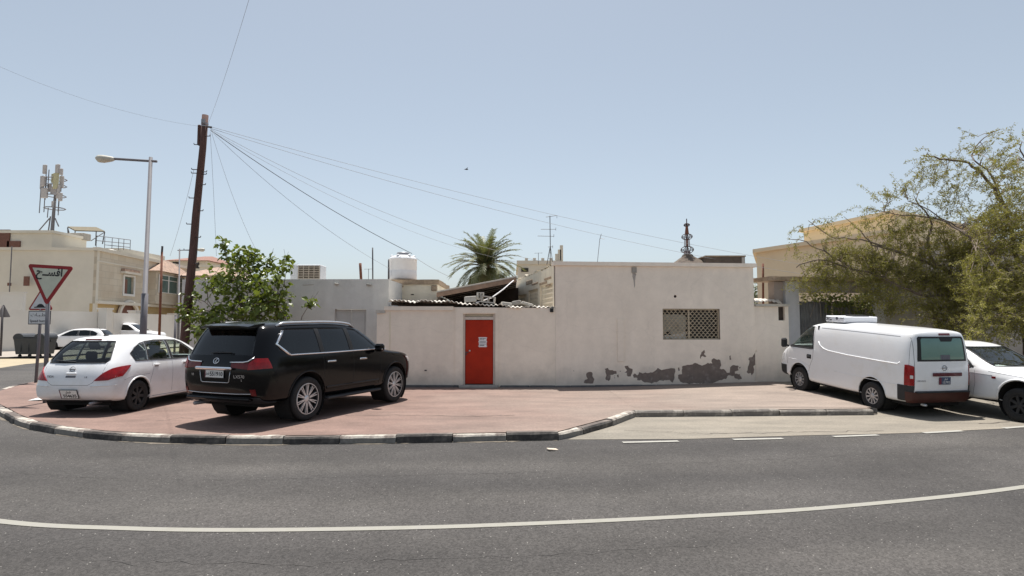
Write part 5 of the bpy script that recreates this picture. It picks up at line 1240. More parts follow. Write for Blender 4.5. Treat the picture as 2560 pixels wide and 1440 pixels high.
    mb = MB(); mb.rbox((.35, 0, .75), (.16, 1.25, .55), .06, Matrix.Rotation(-.3, 3, 'Y')); o = mb.build('rear_seat', 'seat', t)
    for y in (-.38, .38):
        mb = MB(); mb.rbox((.22, y, 1.1), (.1, .25, .18), .04); mb.build('headrest', 'seat', o)
    mb = MB(); M = Matrix.Translation((1.85, .36, .98)) @ Matrix.Rotation(R(65), 4, 'Y'); mb.tube([M @ Vector((math.cos(k*.5236)*.18, math.sin(k*.5236)*.18, 0)) for k in range(13)], .016, 6); mb.tube([M @ Vector((-.17, 0, 0)), M @ Vector((.17, 0, 0))], .02, 5); mb.build('steering_wheel', 'trim', t)
    if detail:
        c.spot('brake_lamp', 0, 1.44, (.34, .03, .02), 'lens_dark_red', 'x', -1, .006, bev=.005)
        emblem_ring(c, 0, .885, .05, t, 'steel_grey'); c.spot('boot_handle', 0, .80, (.2, .045, .03), paint, 'x', -1, .012, bev=.012)
        c.text('TIIDA', .06, .42, .745, 'ink_grey'); c.text('1.8', .045, -.30, .735, 'ink_grey'); c.text('DEALER', .045, 0, .745, 'ink_grey', sx=1.2) if False else c.spot('boot_sticker', 0, .745, (.2, .035, .003), 'ink_grey', 'x', -1, .002, bev=.001)
        c.line('boot_gap', [(.60, 1.0), (.585, .8), (.44, .63), (.36, .585), (-.36, .585), (-.44, .63), (-.585, .8), (-.60, 1.0)], .004, 'ink_grey', 'x', -1, -.001)
        plate(c, 0, .42, .34, .165, t, '554635', two=True)
        mb = MB(); h, nn = c.hit(.1, 1.03, 'x', -1); mb.tube([(h.x-.02, .0, 1.02), (h.x-.02, .2, 1.035), (h.x-.0, .42, 1.05)], .010, 5); mb.build('wiper', 'trim', t)
        mb = MB(); h, nn = c.hit(.12, 0, 'z'); mb.rbox(h+Vector((0, 0, .012)), (.1, .05, .03), .01); mb.tube([h+Vector((0, 0, .02)), h+Vector((-.22, 0, .17))], .006, 5, r1=.003); mb.build('aerial', 'trim', t)
        c.patch('bumper_valance', [(-.7, .25), (.7, .25), (.7, .29), (-.7, .29)], 'trim', 'x', -1, .003, .004, lambda p: p.x < -.4)
        mb = MB(); mb.tube([(-.45, -.4, .24), (-.74, -.4, .235)], .028, 10); mb.build('exhaust', 'steel_grey', t, smooth=True)
    return c
t = thing('white_hatchback', 'white five door hatchback with red tail lamps parked left of the black SUV', 'car', (-8.84, 12.80, PH+.004), (0, 0, R(86.5)))
t.scale = (1.05, 1.05, 1.05)
make_hatch(t)
# ------------------------------------------------------------------ white panel van
mk('van_trim_red', (.062, .019, .014), .5, .2, 5)
mk('teal_glass', (.10, .215, .185), .12, .06, 2, spec=.5, coat=.5)
mk('maroon', (.10, .012, .018), .4, .1, 8, coat=.3)
VAN = [
 [(-1.0, .72, .36), (-1.06, .745, .44), (-1.09, .75, .75), (-1.09, .745, 1.05), (-1.075, .735, 1.22), (-1.03, .70, 1.70), (-.98, .63, 1.885), 1.92, 1.93],
 [(-.93, .80, .34), (-.95, .838, .43), (-.96, .848, .75), (-.96, .848, 1.05), (-.95, .838, 1.22), (-.91, .785, 1.72), (-.88, .70, 1.90), 1.952, 1.962],
 [(-.5, .80, .32), (-.5, .838, .42), (-.5, .848, .75), (-.5, .848, 1.05), (-.5, .84, 1.22), (-.48, .79, 1.72), (-.46, .705, 1.915), 1.965, 1.978],
 [(.5, .80, .30), (.5, .838, .4), (.5, .848, .75), (.5, .848, 1.05), (.5, .84, 1.22), (.5, .79, 1.72), (.5, .705, 1.92), 1.972, 1.985],
 [(1.3, .80, .30), (1.3, .838, .4), (1.3, .848, .75), (1.3, .848, 1.05), (1.3, .84, 1.22), (1.3, .79, 1.72), (1.3, .705, 1.92), 1.97, 1.983],
 [(1.95, .80, .30), (1.95, .838, .4), (1.95, .848, .75), (1.95, .848, 1.05), (1.95, .84, 1.22), (1.93, .79, 1.71), (1.9, .70, 1.905), 1.955, 1.967],
 [(2.45, .80, .32), (2.45, .838, .42), (2.45, .848, .75), (2.45, .848, 1.05), (2.45, .838, 1.22), (2.36, .785, 1.66), (2.3, .69, 1.84), 1.885, 1.895],
 [(2.9, .80, .34), (2.9, .835, .44), (2.9, .845, .75), (2.9, .842, 1.05), (2.9, .83, 1.2), (2.72, .785, 1.44), (2.64, .69, 1.6), 1.64, 1.65],
 [(3.2, .79, .36), (3.2, .825, .45), (3.22, .832, .75), (3.2, .82, 1.02), (3.18, .79, 1.12), (3.08, .755, 1.2), (3.0, .66, 1.27), 1.30, 1.31],
 [(3.32, .74, .36), (3.4, .79, .45), (3.44, .80, .72), (3.41, .765, .95), (3.37, .725, 1.03), (3.32, .68, 1.09), (3.26, .58, 1.13), 1.15, 1.155],
 [(3.42, .52, .37), (3.54, .57, .45), (3.59, .58, .7), (3.55, .55, .90), (3.5, .52, .98), (3.45, .48, 1.04), (3.4, .43, 1.08), 1.09, 1.095]]
def make_van():
    t = thing('panel_van', 'white panel van with a cooling unit on its roof parked nose to the wall', 'van', (8.93, 13.75, .035), (0, -.068, R(101)))
    t.scale = (.965, .93, .965)
    c = Car(t, shell(VAN, {1: .5, 3: .15, 4: .3, 6: .35}, ccrease={0: .25}, bulge=(-.02, .05)))
    fw_ = [(2.02, 1.22), (3.08, 1.21), (2.98, 1.34), (2.66, 1.62), (2.48, 1.755), (2.36, 1.80), (2.09, 1.81)]
    rw_ = [(-.66, 1.27), (.66, 1.27), (.66, 1.33), (.62, 1.78), (.58, 1.81), (-.58, 1.81), (-.62, 1.78), (-.66, 1.33)]
    ws = [(-.7, 1.24), (.7, 1.24), (.62, 1.80), (-.62, 1.80)]
    lf = lambda p: p.x > 2.2 and p.z > 1.15
    for s_ in (1, -1):
        c.cut(fw_, 'y', s_)
        for x in (0, 2.555): c.cut(arc(x, .37, .41), 'y', s_)
    c.cut(ws, 'x', 1, lf); c.finish('van_paint')
    c.patch('windscreen', ws, 'glass_clear', 'x', 1, -.006, lim=lf)
    lr = lambda p: p.x < -.7
    for s_ in (1, -1):
        c.patch('side_glass', fw_, 'glass_clear', 'y', s_, -.008); c.line('window_seal', fw_, .013, 'trim', 'y', s_, .001, closed=True)
        c.patch('window_base', [(2.06, 1.20), (3.03, 1.19), (3.0, 1.26), (2.07, 1.27)], 'trim', 'y', s_, .002)
        for x in (0, 2.555):
            c.line('arch_lip', [(x+.42*math.cos(a), .37+.42*math.sin(a)) for a in [math.pi*(-.06+1.12*k/18) for k in range(19)]], .014, 'van_paint', 'y', s_, 0.)
            well(t, x, .37, .41, s_*.82); put_wheel(t, 'van', x, s_*.735, .33)
        # pressed beads and panel gaps
        c.line('side_bead', [(1.83, 1.44), (1.76, 1.34), (1.62, 1.27), (1.45, 1.235), (.8, 1.20), (-.3, 1.18), (-.72, 1.18), (-.78, 1.22)], .015, 'van_paint', 'y', s_, .002)
        c.line('side_groove', [(1.80, 1.80), (.6, 1.80), (-.70, 1.79)], .006, 'ink_grey', 'y', s_, -.002)
        c.line('side_groove', [(-.95, 1.86), (-.965, 1.5), (-.985, 1.10)], .004, 'ink_grey', 'y', s_, -.001)
        for pts in ([(2.02, 1.8), (2.0, 1.2), (2.02, .95), (2.14, .72)], [(3.08, 1.2), (3.12, .95), (3.06, .70)], [(2.14, .72), (2.16, .6)]): c.line('door_gap', pts, .0045, 'ink_grey', 'y', s_, -.001)
        c.line('side_groove', [(3.0, .86), (2.6, .86), (2.3, .80), (2.1, .72)], .006, 'van_paint', 'y', s_, .003)
        c.line('side_groove', [(1.2, .74), (.6, .72), (-.4, .715), (-.9, .72)], .007, 'van_paint', 'y', s_, .002)
        c.spot('door_handle', 2.16, 1.0, (.17, .11, .012), 'plain_black', 'y', s_, .003, bev=.005); c.spot('handle_grip', 2.16, 1.005, (.15, .03, .03), 'trim', 'y', s_, .02)
        mb = MB(); mb.rbox((3.02, s_*.99, 1.30), (.12, .17, .26), .04); mi = mb.build('mirror', 'trim', t); mb = MB(); mb.tube([(3.03, s_*.83, 1.2), (3.02, s_*.96, 1.24)], .03, 6); mb.build('mirror_arm', 'trim', mi)
        c.patch('tail_lamp', [(s_*.735, .74), (s_*.87, .74), (s_*.87, 1.17), (s_*.80, 1.19), (s_*.735, 1.16)], 'lens_red', 'x', -1, .003, .008, lr, clip=[((-.90, 0, 1), (1, 0, 0))])
        if s_ == 1: c.spot('lamp_lens', .775, .93, (.06, .07, .01), 'lens_clear', 'x', -1, .018, bev=.006)
        c.patch('bumper_corner', [(s_*.735, .40), (s_*.87, .40), (s_*.87, .735), (s_*.735, .735)], 'trim', 'x', -1, .004, .012, lambda p: p.x < -.5, clip=[((-.74, 0, .5), (1, 0, 0))])
        c.patch('front_bumper', [(s_*.2, .38), (s_*.86, .38), (s_*.86, .66), (s_*.2, .66)], 'trim', 'x', 1, .004, .012, lambda p: p.x > 2.7, clip=[((3.1, 0, .5), (-1, 0, 0))])
        c.patch('headlamp', [(s_*.45, .76), (s_*.82, .78), (s_*.80, .98), (s_*.5, .95)], 'lens_clear', 'x', 1, .003, .008, lambda p: p.x > 3.0)
    c.patch('rear_glass', rw_, 'plain_black', 'x', -1, .002, lim=lambda p: p.x < -.7)
    inn = [(-.60, 1.31), (.56, 1.31), (.56, 1.36), (.54, 1.74), (.51, 1.77), (-.54, 1.77), (-.57, 1.74), (-.60, 1.36)]
    rg = c.patch('tinted_pane', inn, 'teal_glass', 'x', -1, .005, lim=lambda p: p.x < -.7)
    c.patch('wiper_cap', [(-.27, 1.70), (.02, 1.70), (.05, 1.77), (-.32, 1.77)], 'plain_black', 'x', -1, .008, lim=lambda p: p.x < -.7)
    c.patch('window_sticker', [(-.20, 1.31), (.06, 1.31), (.06, 1.41), (-.20, 1.41)], 'ink_grey', 'x', -1, .0075, lim=lambda p: p.x < -.7)
    c.spot('brake_lamp', -.12, 1.855, (.30, .05, .02), 'maroon', 'x', -1, .006, bev=.006)
    emblem_ring(c, -.03, 1.125, .055, t, 'steel_grey')
    c.spot('garnish', -.1, .985, (.78, .075, .03), 'maroon', 'x', -1, .012, bev=.008)
    M = c.frame_at(-.03, .845, 'x', -1, .012); rot = M.to_3x3(); mb = MB(); mb.rbox(M.translation, (.31, .16, .008), .002, rot); pl = mb.build('number_plate', 'plate_blue', t)
    mb = MB(); mb.rbox(M @ Vector((-.125, 0, .002)), (.06, .155, .008), .001, rot); mb.build('plate_band', 'plate_maroon', pl)
    lettering('15792', .075, 'plate_white', pl, M @ Matrix.Translation((.03, -.035, .006)), sx=1.1); lettering('\uFEAE\uFEC4\uFED7', .06, 'plate_white', pl, M @ Matrix.Translation((.02, .04, .006)))
    c.text('URVAN', .05, .58, .845, 'steel_grey', sx=1.3)
    c.line('tailgate_gap', [(.71, 1.86), (.725, 1.2), (.725, .62), (-.725, .62), (-.725, 1.2), (-.71, 1.86)], .005, 'ink_grey', 'x', -1, -.001)
    c.patch('rear_bumper', [(-.84, .38), (.84, .38), (.84, .60), (-.84, .60)], 'van_trim_red', 'x', -1, .006, .025, lambda p: p.x < -.7, clip=[((-.93, 0, .5), (1, 0, 0))])
    mb = MB(); mb.rbox((-1.09, 0, .60), (.1, 1.42, .03), .01); mb.build('bumper_step', 'trim', t)
    mb = MB(); mb.tube([(-.5, .35, .30), (-1.02, .35, .29)], .03, 10); mb.build('exhaust', 'silver', t, smooth=True)
    mb = MB(); mb.bb(-.9, 3.2, -.65, .65, .26, .33); mb.build('underbody', 'liner', t)
    mb = MB(); mb.bb(-.92, 3.0, -.78, .78, .70, .74); mb.bb(1.9, 1.93, -.76, .76, .74, 1.85); mb.build('cabin_bulkhead', 'seat', t)
    for y in (.4, -.4): seat(t, 2.35, y, .75)
    mb = MB(); mb.rbox((3.0, 0, 1.12), (.3, 1.5, .2), .06); mb.build('dashboard', 'trim', t)
    # roof cooling unit
    u = mb = MB(); h, nn = c.hit(1.35, 0, 'z'); vs = []
    mb.rbox((1.55, .05, h.z+.075), (.66, 1.06, .155), .025); cu = mb.build('cooling_unit', 'tank_white', t)
    y_ = .05+.53+.002
    for k, (dx, dz, sx_, sz_) in enumerate(((.40, .04, .06, .02), (.33, .0, .09, .018), (.40, -.05, .05, .02), (.28, -.05, .16, .015), (.17, -.03, .05, .03), (.25, .05, .1, .012), (-.42, .05, .12, .02))):
        mb = MB(); mb.rbox((1.55+dx*.66, y_+.002, h.z+.075+dz*.8), (sx_, .004, sz_), .001); mb.build('vent_slot' if k < 5 else 'decal', 'plain_black' if k < 5 else 'ink_grey', cu)
    mb = MB(); mb.lathe([(0, .004), (.04, .004), (.042, 0)], 16, Matrix.Translation((1.55-.10, y_, h.z+.10)) @ Matrix.Rotation(R(-90), 4, 'X')); mb.build('decal', 'ink_grey', cu)
    mb = MB(); mb.rbox((1.45, -.05, h.z+.17), (.3, .5, .03), .012); mb.build('fan_grille', 'plain_black', cu)
    return t
make_van()

# ------------------------------------------------------------------ white pickup at the right edge
PK = [
 [(-1.05, .75, .45), (-1.1, .80, .5), (-1.1, .82, .7), (-1.1, .82, .9), (-1.1, .80, 1.0), (-1.08, .74, 1.02), (-1.08, .65, 1.02), 1.02, 1.02],
 [(-.9, .78, .42), (-.9, .84, .5), (-.9, .85, .7), (-.9, .85, .9), (-.9, .83, 1.0), (-.9, .76, 1.03), (-.9, .66, 1.03), 1.03, 1.03],
 [(-.2, .78, .40), (-.2, .84, .47), (-.2, .855, .7), (-.2, .852, .9), (-.2, .83, 1.0), (-.2, .77, 1.03), (-.2, .67, 1.03), 1.03, 1.03],
 [(-.02, .78, .36), (-.02, .84, .43), (-.02, .855, .7), (-.02, .852, .9), (-.02, .835, 1.01), (0, .77, 1.1), (.02, .67, 1.14), 1.15, 1.15],
 [(.15, .78, .34), (.15, .84, .41), (.15, .855, .7), (.15, .852, .9), (.15, .835, 1.02), (.13, .73, 1.38), (.20, .61, 1.50), 1.535, 1.545],
 [(.7, .78, .32), (.7, .84, .4), (.7, .855, .7), (.7, .852, .9), (.7, .835, 1.02), (.7, .735, 1.38), (.7, .62, 1.54), 1.58, 1.59],
 [(1.3, .78, .32), (1.3, .84, .4), (1.3, .855, .7), (1.3, .852, .9), (1.3, .835, 1.01), (1.28, .725, 1.34), (1.16, .61, 1.51), 1.55, 1.56],
 [(1.75, .78, .33), (1.75, .84, .41), (1.75, .855, .7), (1.75, .85, .9), (1.78, .83, 1.0), (1.7, .74, 1.18), (1.58, .645, 1.30), 1.33, 1.34],
 [(2.1, .78, .35), (2.1, .84, .43), (2.1, .855, .7), (2.1, .845, .88), (2.1, .81, .975), (2.06, .77, 1.02), (2.0, .69, 1.06), 1.075, 1.08],
 [(2.65, .78, .38), (2.65, .84, .46), (2.65, .855, .7), (2.65, .84, .85), (2.65, .79, .945), (2.65, .74, .975), (2.65, .66, .995), 1.015, 1.02],
 [(3.1, .76, .40), (3.15, .82, .47), (3.18, .83, .68), (3.17, .81, .81), (3.15, .75, .90), (3.15, .7, .925), (3.13, .6, .945), .96, .965],
 [(3.3, .6, .42), (3.4, .66, .48), (3.43, .67, .65), (3.41, .65, .78), (3.38, .6, .86), (3.36, .55, .885), (3.34, .5, .90), .905, .905]]
def make_pickup():
    t = thing('white_pickup', 'dusty white pickup facing the street behind the van, cut by the right picture edge', 'pickup', (10.48, 14.72, .105), (0, .037, R(-78.5)))
    t.scale = (.965, .965, .965)
    c = Car(t, shell(PK, {1: .5, 3: .3, 4: .5, 6: .2}))
    w1 = [(.30, 1.045), (1.66, 1.04), (1.34, 1.31), (1.18, 1.42), (.36, 1.43)]
    ws = [(-.66, 1.09), (.66, 1.09), (.58, 1.46), (-.58, 1.46)]; lf = lambda p: p.x > 1.0 and p.z > 1.02
    rw = [(-.6, 1.16), (.6, 1.16), (.55, 1.42), (-.55, 1.42)]; lr = lambda p: -.1 < p.x < .3 and p.z > 1.1
    for s_ in (1, -1):
        c.cut(w1, 'y', s_)
        for x in (0, 2.65): c.cut(arc(x, .42, .44), 'y', s_)
    c.cut(ws, 'x', 1, lf); c.cut(rw, 'x', -1, lr); c.finish('white_paint')
    c.patch('windscreen', ws, 'glass_clear', 'x', 1, -.005, lim=lf); c.patch('rear_glass', rw, 'glass_back', 'x', -1, -.005, lim=lr)
    c.line('window_seal', ws, .014, 'trim', 'x', 1, .002, closed=True)
    for s_ in (1, -1):
        c.patch('side_glass', w1, 'glass_back', 'y', s_, -.006); c.line('window_seal', w1, .011, 'trim', 'y', s_, .001, closed=True)
        for x in (0, 2.65):
            c.line('arch_lip', [(x+.45*math.cos(a), .42+.45*math.sin(a)) for a in [math.pi*(-.06+1.12*k/18) for k in range(19)]], .02, 'white_paint', 'y', s_, .0)
            well(t, x, .42, .44, s_*.83); put_wheel(t, 'pick', x, s_*.735, .35)
        for pts in ([(.22, .42), (.24, 1.03)], [(1.66, .42), (1.72, .7), (1.70, 1.02)], [(.22, .40), (1.66, .40)], [(2.0, .98), (2.3, .955), (3.1, .90)]): c.line('door_gap', pts, .004, 'ink_grey', 'y', s_, -.001)
        c.line('side_strip', [(.0, .93), (1.0, .93), (2.1, .90)], .006, 'ink_grey', 'y', s_, 0.)
        c.spot('side_marker', 2.14, .86, (.09, .05, .012), 'lens_dark_red', 'y', s_, .006); c.spot('door_handle', .42, .93, (.15, .04, .02), 'trim', 'y', s_, .015)
        mb = MB(); mb.rbox((1.62, s_*.96, 1.08), (.1, .2, .15), .03); mb.build('mirror', 'trim', t)
        c.patch('headlamp', [(s_*.42, .66), (s_*.80, .66), (s_*.78, .82), (s_*.42, .82)], 'lens_clear', 'x', 1, .003, .01, lambda p: p.x > 3.0)
    c.patch('front_bumper', [(-.8, .42), (.8, .42), (.8, .58), (-.8, .58)], 'silver', 'x', 1, .01, .03, lambda p: p.x > 3.0)
    c.patch('radiator_grille', [(-.38, .64), (.38, .64), (.38, .82), (-.38, .82)], 'trim', 'x', 1, .003, .01, lambda p: p.x > 3.0)
    for y in (.36, -.36): seat(t, .85, y, .62)
    mb = MB(); mb.rbox((1.72, 0, .98), (.4, 1.4, .16), .05); mb.build('dashboard', 'trim', t)
    mb = MB(); mb.rbox((1.78, -.25, 1.075), (.16, .28, .012), .004, Matrix.Rotation(.3, 3, 'Z')); mb.build('dashboard_paper', 'paper', t)
    for y0 in (.3, -.35): mb = MB(); h, nn = c.hit(y0, 1.1, 'x', 1); mb.tube([(h.x+.02, y0, 1.1), (h.x+.015, y0+.45, 1.13)], .009, 5); mb.build('wiper', 'plain_black', t)
    mb = MB(); mb.bb(-.8, 3.1, -.6, .6, .3, .4); mb.build('underbody', 'liner', t)
    mb = MB(); mb.bb(.1, 2.0, -.78, .78, .52, .56); mb.build('cabin_floor', 'liner', t)
    return t
make_pickup()

# ------------------------------------------------------------------ white cars across the side street
far1 = thing('far_sedan', 'low white sedan facing left by the boundary wall next to the bins', 'car', (-32.0, 46.2, .10), (0, 0, R(188)), 'white cars along the boundary wall')
make_hatch(far1, 'white_paint', False, 'glass_dark'); far1.scale = (1.12, 1.05, 1.05)
p = A(430, 840, 62); far3 = copy_tree(far1); far3.location = (p.x+1.5, 62, .10); far3.rotation_euler = (0, 0, R(182)); far3['label'] = 'white car half hidden behind the utility pole foot'
far2 = thing('far_suv', 'tall white SUV behind the sedan, only its roof showing over the hatchback', 'SUV', (A(325, 835, 52).x-1.6, 52, .10), (0, 0, R(4)), 'white cars along the boundary wall')
def make_far_suv(t):
    c = Car(t, shell(SUV, {1: .5, 3: .25, 4: .5, 6: .25}))
    w_ = [(-.45, 1.245), (2.2, 1.245), (1.86, 1.5), (1.6, 1.655), (1.2, 1.70), (-.46, 1.69), (-.65, 1.44)]; ws = [(-.80, 1.24), (.80, 1.24), (.68, 1.72), (-.68, 1.72)]
    for s_ in (1, -1):
        c.cut(w_, 'y', s_)
        for x in (0, 2.85): c.cut(arc(x, .43, .475), 'y', s_); well(t, x, .43, .475, s_*.965); put_wheel(t, 'suv', x, s_*.845, .405)
        c.patch('side_glass', w_, 'glass_dark', 'y', s_, -.006)
    c.cut(ws, 'x', 1, lambda p: p.x > 1.6 and p.z > 1.2); c.patch('windscreen', ws, 'glass_dark', 'x', 1, -.004, lim=lambda p: p.x > 1.6 and p.z > 1.2)
    c.finish('white_paint')
make_far_suv(far2); far2.scale = (1.12, 1.1, 1.13)
# ================================================================== SIDE STREET, LEFT
mk('wall_white', (.66, .63, .58), .9, .06, .5, .15, 30, col3=(.55, .51, .46), scale3=.5, mix3=(.5, .8))
mk('villa_cream', (.64, .60, .52), .9, .06, .4, .15, 20, col3=(.57, .53, .455), scale3=.3, mix3=(.5, .8))
mk('villa_ochre', (.50, .37, .19), .9, .1, 1, .2, 20)
mk('roof_tile', (.33, .235, .185), .85, .25, 3, col3=(.55, .38, .28), scale3=2, mix3=(.5, .7))
mk('roof_red', (.25, .135, .105), .85, .2, 3)
mk('window_green', (.10, .15, .14), .15, .15, 2, spec=.5)
mk('white_frame', (.70, .69, .66), .6, .05, 5)
mk('window_brown', (.16, .07, .05), .6, .2, 5)
mk('shade_cloth', (.17, .145, .10), .9, .15, 3)
mk('antenna_panel', (.42, .40, .40), .6, .08, 3)
mk('antenna_yellow', (.42, .40, .26), .6, .08, 3)
mk('bin_plastic', (.035, .04, .048), .6, .15, 4)
mk('sign_red', (.28, .014, .018), .5, .1, 8)
mk('sign_pale', (.55, .56, .46), .5, .08, 5)
mk('sign_white', (.62, .64, .65), .5, .06, 5)
mk('pole_brown', (.10, .052, .044), .85, .3, 4, .3, 20, stretch=(3, 3, .5))
mk('pole_grey', (.15, .145, .16), .65, .1, 3, metal=0)
mk('lamp_head', (.50, .48, .42), .5, .1, 5)
def blockwork(name, c1, c2, sc, rough=.9):
    m = mat(name, c1, rough, .1, 2, .2, 30); n = m.node_tree; L = n.links; b = n.nodes['Principled BSDF']
    br = n.nodes.new('ShaderNodeTexBrick'); br.inputs['Scale'].default_value = sc; br.inputs['Color1'].default_value = tuple(c1)+(1,); br.inputs['Color2'].default_value = tuple(c2)+(1,)
    br.inputs['Mortar'].default_value = tuple(x*.72 for x in c1)+(1,); br.inputs['Mortar Size'].default_value = .012; br.inputs['Brick Width'].default_value = .9; br.inputs['Row Height'].default_value = .42
    tc = n.nodes.new('ShaderNodeTexCoord'); mp = n.nodes.new('ShaderNodeMapping'); mp.inputs['Rotation'].default_value = (R(90), 0, 0); L.new(tc.outputs['Object'], mp.inputs[0]); L.new(mp.outputs[0], br.inputs['Vector'])
    no = n.nodes.new('ShaderNodeTexNoise'); no.inputs['Scale'].default_value = .5; no.inputs['Detail'].default_value = 6; L.new(tc.outputs['Object'], no.inputs['Vector'])
    mr = n.nodes.new('ShaderNodeMapRange'); mr.inputs[1].default_value = .45; mr.inputs[2].default_value = .7; mr.inputs[4].default_value = .6; L.new(no.outputs['Fac'], mr.inputs[0])
    mx = n.nodes.new('ShaderNodeMix'); mx.data_type = 'RGBA'; L.new(mr.outputs[0], mx.inputs[0]); L.new(br.outputs[0], mx.inputs[6]); mx.inputs[7].default_value = (.46, .37, .27, 1)
    L.new(mx.outputs[2], b.inputs['Base Color']); return m
MT['villa_stone'] = blockwork('villa_stone', (.60, .535, .435), (.53, .465, .37), .62)

# ---------- long boundary wall
FB = Frame((-52, 40.8), (-36.2, 42.2), .1); FB2 = Frame((-36.2, 42.2), (-36.8, 64), .1)
bw = thing('boundary_wall', 'long white boundary wall with square piers across the side street', 'wall', (-36.2, 42.2, .1))
def bpt(x, y): return (x+36.2, y-42.2)
def wallseg(a, b, z0, z1, th_, name, m, par):
    a, b = Vector(a), Vector(b); d = (b-a).normalized(); n_ = Vector((-d.y, d.x))*th_
    mb = MB(); q = [a, b, b+n_, a+n_]; mb.add([(p.x, p.y, z0) for p in q]+[(p.x, p.y, z1) for p in q], [(0, 1, 2, 3), (4, 5, 6, 7), (0, 1, 5, 4), (1, 2, 6, 5), (2, 3, 7, 6), (3, 0, 4, 7)]); return mb.build(name, m, par)
wallseg(bpt(-70, 40.0), bpt(-36.2, 42.2), 0, 2.95, .25, 'wall_panel', 'wall_white', bw)
wallseg(bpt(-36.2, 42.2), bpt(-33.6, 50), 0, 2.95, .25, 'wall_panel', 'wall_white', bw)
wallseg(bpt(-33.6, 50.02), bpt(-34.0, 62), 0, 2.9, .25, 'wall_panel', 'wall_white', bw)
wallseg(bpt(-34.0, 62.02), bpt(-36, 90), 0, 2.8, .25, 'wall_panel', 'wall_white', bw)
for px, Y in ((262, 49), (334, 57), (430, 71)):
    p = A(px, 814, Y); mb = MB(); mb.bb(p.x+36.2-.35, p.x+36.2+.35, Y-42.2-.35, Y-42.2+.35, 0, 3.15); pr_ = mb.build('pier', 'wall_white', bw)
    mb = MB(); mb.bb(p.x+36.2-.42, p.x+36.2+.42, Y-42.2-.42, Y-42.2+.42, 3.152, 3.28); mb.build('pier_cap', 'wall_white', pr_)
# taller stub of wall at the far left
ws_ = thing('tall_wall_end', 'pale wall end standing higher behind the boundary wall at far left', 'wall', A(24, 780, 47)); p0 = A(-160, 733, 47); 
mb = MB(); z_ = A(24, 733, 47).z-ws_.location.z; mb.bb(-9, 1.0, 0, .3, -2.5, z_); mb.build('wall_panel', 'wall_white', ws_); mb = MB(); mb.bb(-9.05, 1.05, -.05, .35, z_+.002, z_+.1); mb.build('coping', 'wall_white', ws_)

# ---------- villa
vl = thing('corner_villa', 'two storey cream villa with a stone clad side and bay window', 'building', (-42.2, 60, .1))
def vloc(px, py, Y): v = A(px, py, Y); return Vector((v.x+42.2, v.y-60, v.z-.1))
ztop = vloc(240, 627, 60).z
MAIN0 = Vector((-26, -1.0)); MAIN1 = Vector((0, 0)); S1 = Vector((-1.8, 20.0))
wallseg(MAIN0, MAIN1-Vector((0, 0)), 0, ztop, .3, 'front_wall', 'villa_cream', vl)
# stone side in its own frame
FS = Frame((-42.2, 60.0), (-42.2+S1.x, 80.0), .1)
sd = thing('x', 'x', 'x'); bpy.data.objects.remove(sd)
def side(name, x0, x1, y0, y1, w0, w1, m, par=None):       # box on the stone side from photo edges; w = depth (negative = proud)
    u0, u1 = FS.u(x0), FS.u(x1); xm = (x0+x1)/2; za, zb_ = FS.at(xm, y1)[1], FS.at(xm, y0)[1]
    mb = MB(); q = []
    n_ = Vector((-FS.d.y, FS.d.x))
    def P3(u, w_, z): p = Vector((0, 0))+FS.d*u+n_*w_; return (p.x, p.y, z)
    mb.add([P3(u0, w0, za), P3(u1, w0, za), P3(u1, w1, za), P3(u0, w1, za), P3(u0, w0, zb_), P3(u1, w0, zb_), P3(u1, w1, zb_), P3(u0, w1, zb_)], [(0, 1, 2, 3), (4, 5, 6, 7), (0, 1, 5, 4), (1, 2, 6, 5), (2, 3, 7, 6), (3, 0, 4, 7)])
    return mb.build(name, m, par or vl)
def side_abs(name, u0, u1, z0, z1, w0, w1, m, par=None):
    n_ = Vector((-FS.d.y, FS.d.x)); mb = MB()
    def P3(u, w_, z): p = FS.d*u+n_*w_; return (p.x, p.y, z)
    mb.add([P3(u0, w0, z0), P3(u1, w0, z0), P3(u1, w1, z0), P3(u0, w1, z0), P3(u0, w0, z1), P3(u1, w0, z1), P3(u1, w1, z1), P3(u0, w1, z1)], [(0, 1, 2, 3), (4, 5, 6, 7), (0, 1, 5, 4), (1, 2, 6, 5), (2, 3, 7, 6), (3, 0, 4, 7)])
    return mb.build(name, m, par or vl)
LS = FS.L; zb1 = FS.at(250, 752)[1]
side_abs('ground_floor_wall', 0.004, LS, 0, zb1-.3, .3, .6, 'villa_ochre')
# stone upper wall with window openings
n_ = Vector((-FS.d.y, FS.d.x))
sw0, sw1, swz0, swz1 = FS.rect(309, 333, 692, 735); bw0, bw1, bwz0, bwz1 = FS.rect(376, 446, 691, 735)
tmp = MB(); sheet([(0.004, zb1-.3), (LS, zb1-.3), (LS, ztop), (0.004, ztop)], [rect(sw0, sw1, swz0, swz1)], 0, .35, tmp)
o = tmp.build('stone_wall', 'villa_stone', vl); o.rotation_euler = (0, 0, FS.ang)
side_abs('balcony_band', -.1, LS, zb1-.3, zb1, -.35, -.004, 'villa_cream')
side_abs('cornice', -.2, LS, ztop+.003, ztop+.35, -.25, .4, 'villa_cream'); side_abs('string_course', 0, LS, FS.at(262, 655)[1]-.1, FS.at(262, 655)[1]+.05, -.06, -.003, 'villa_cream')
wallseg(MAIN0-Vector((0, .2)), MAIN1-Vector((.0, .2)), ztop+.003, ztop+.3, .5, 'cornice', 'villa_cream', vl)
f_ = side_abs('window', sw0+.02, sw1-.02, swz0+.02, swz1-.02, .2, .25, 'window_green')
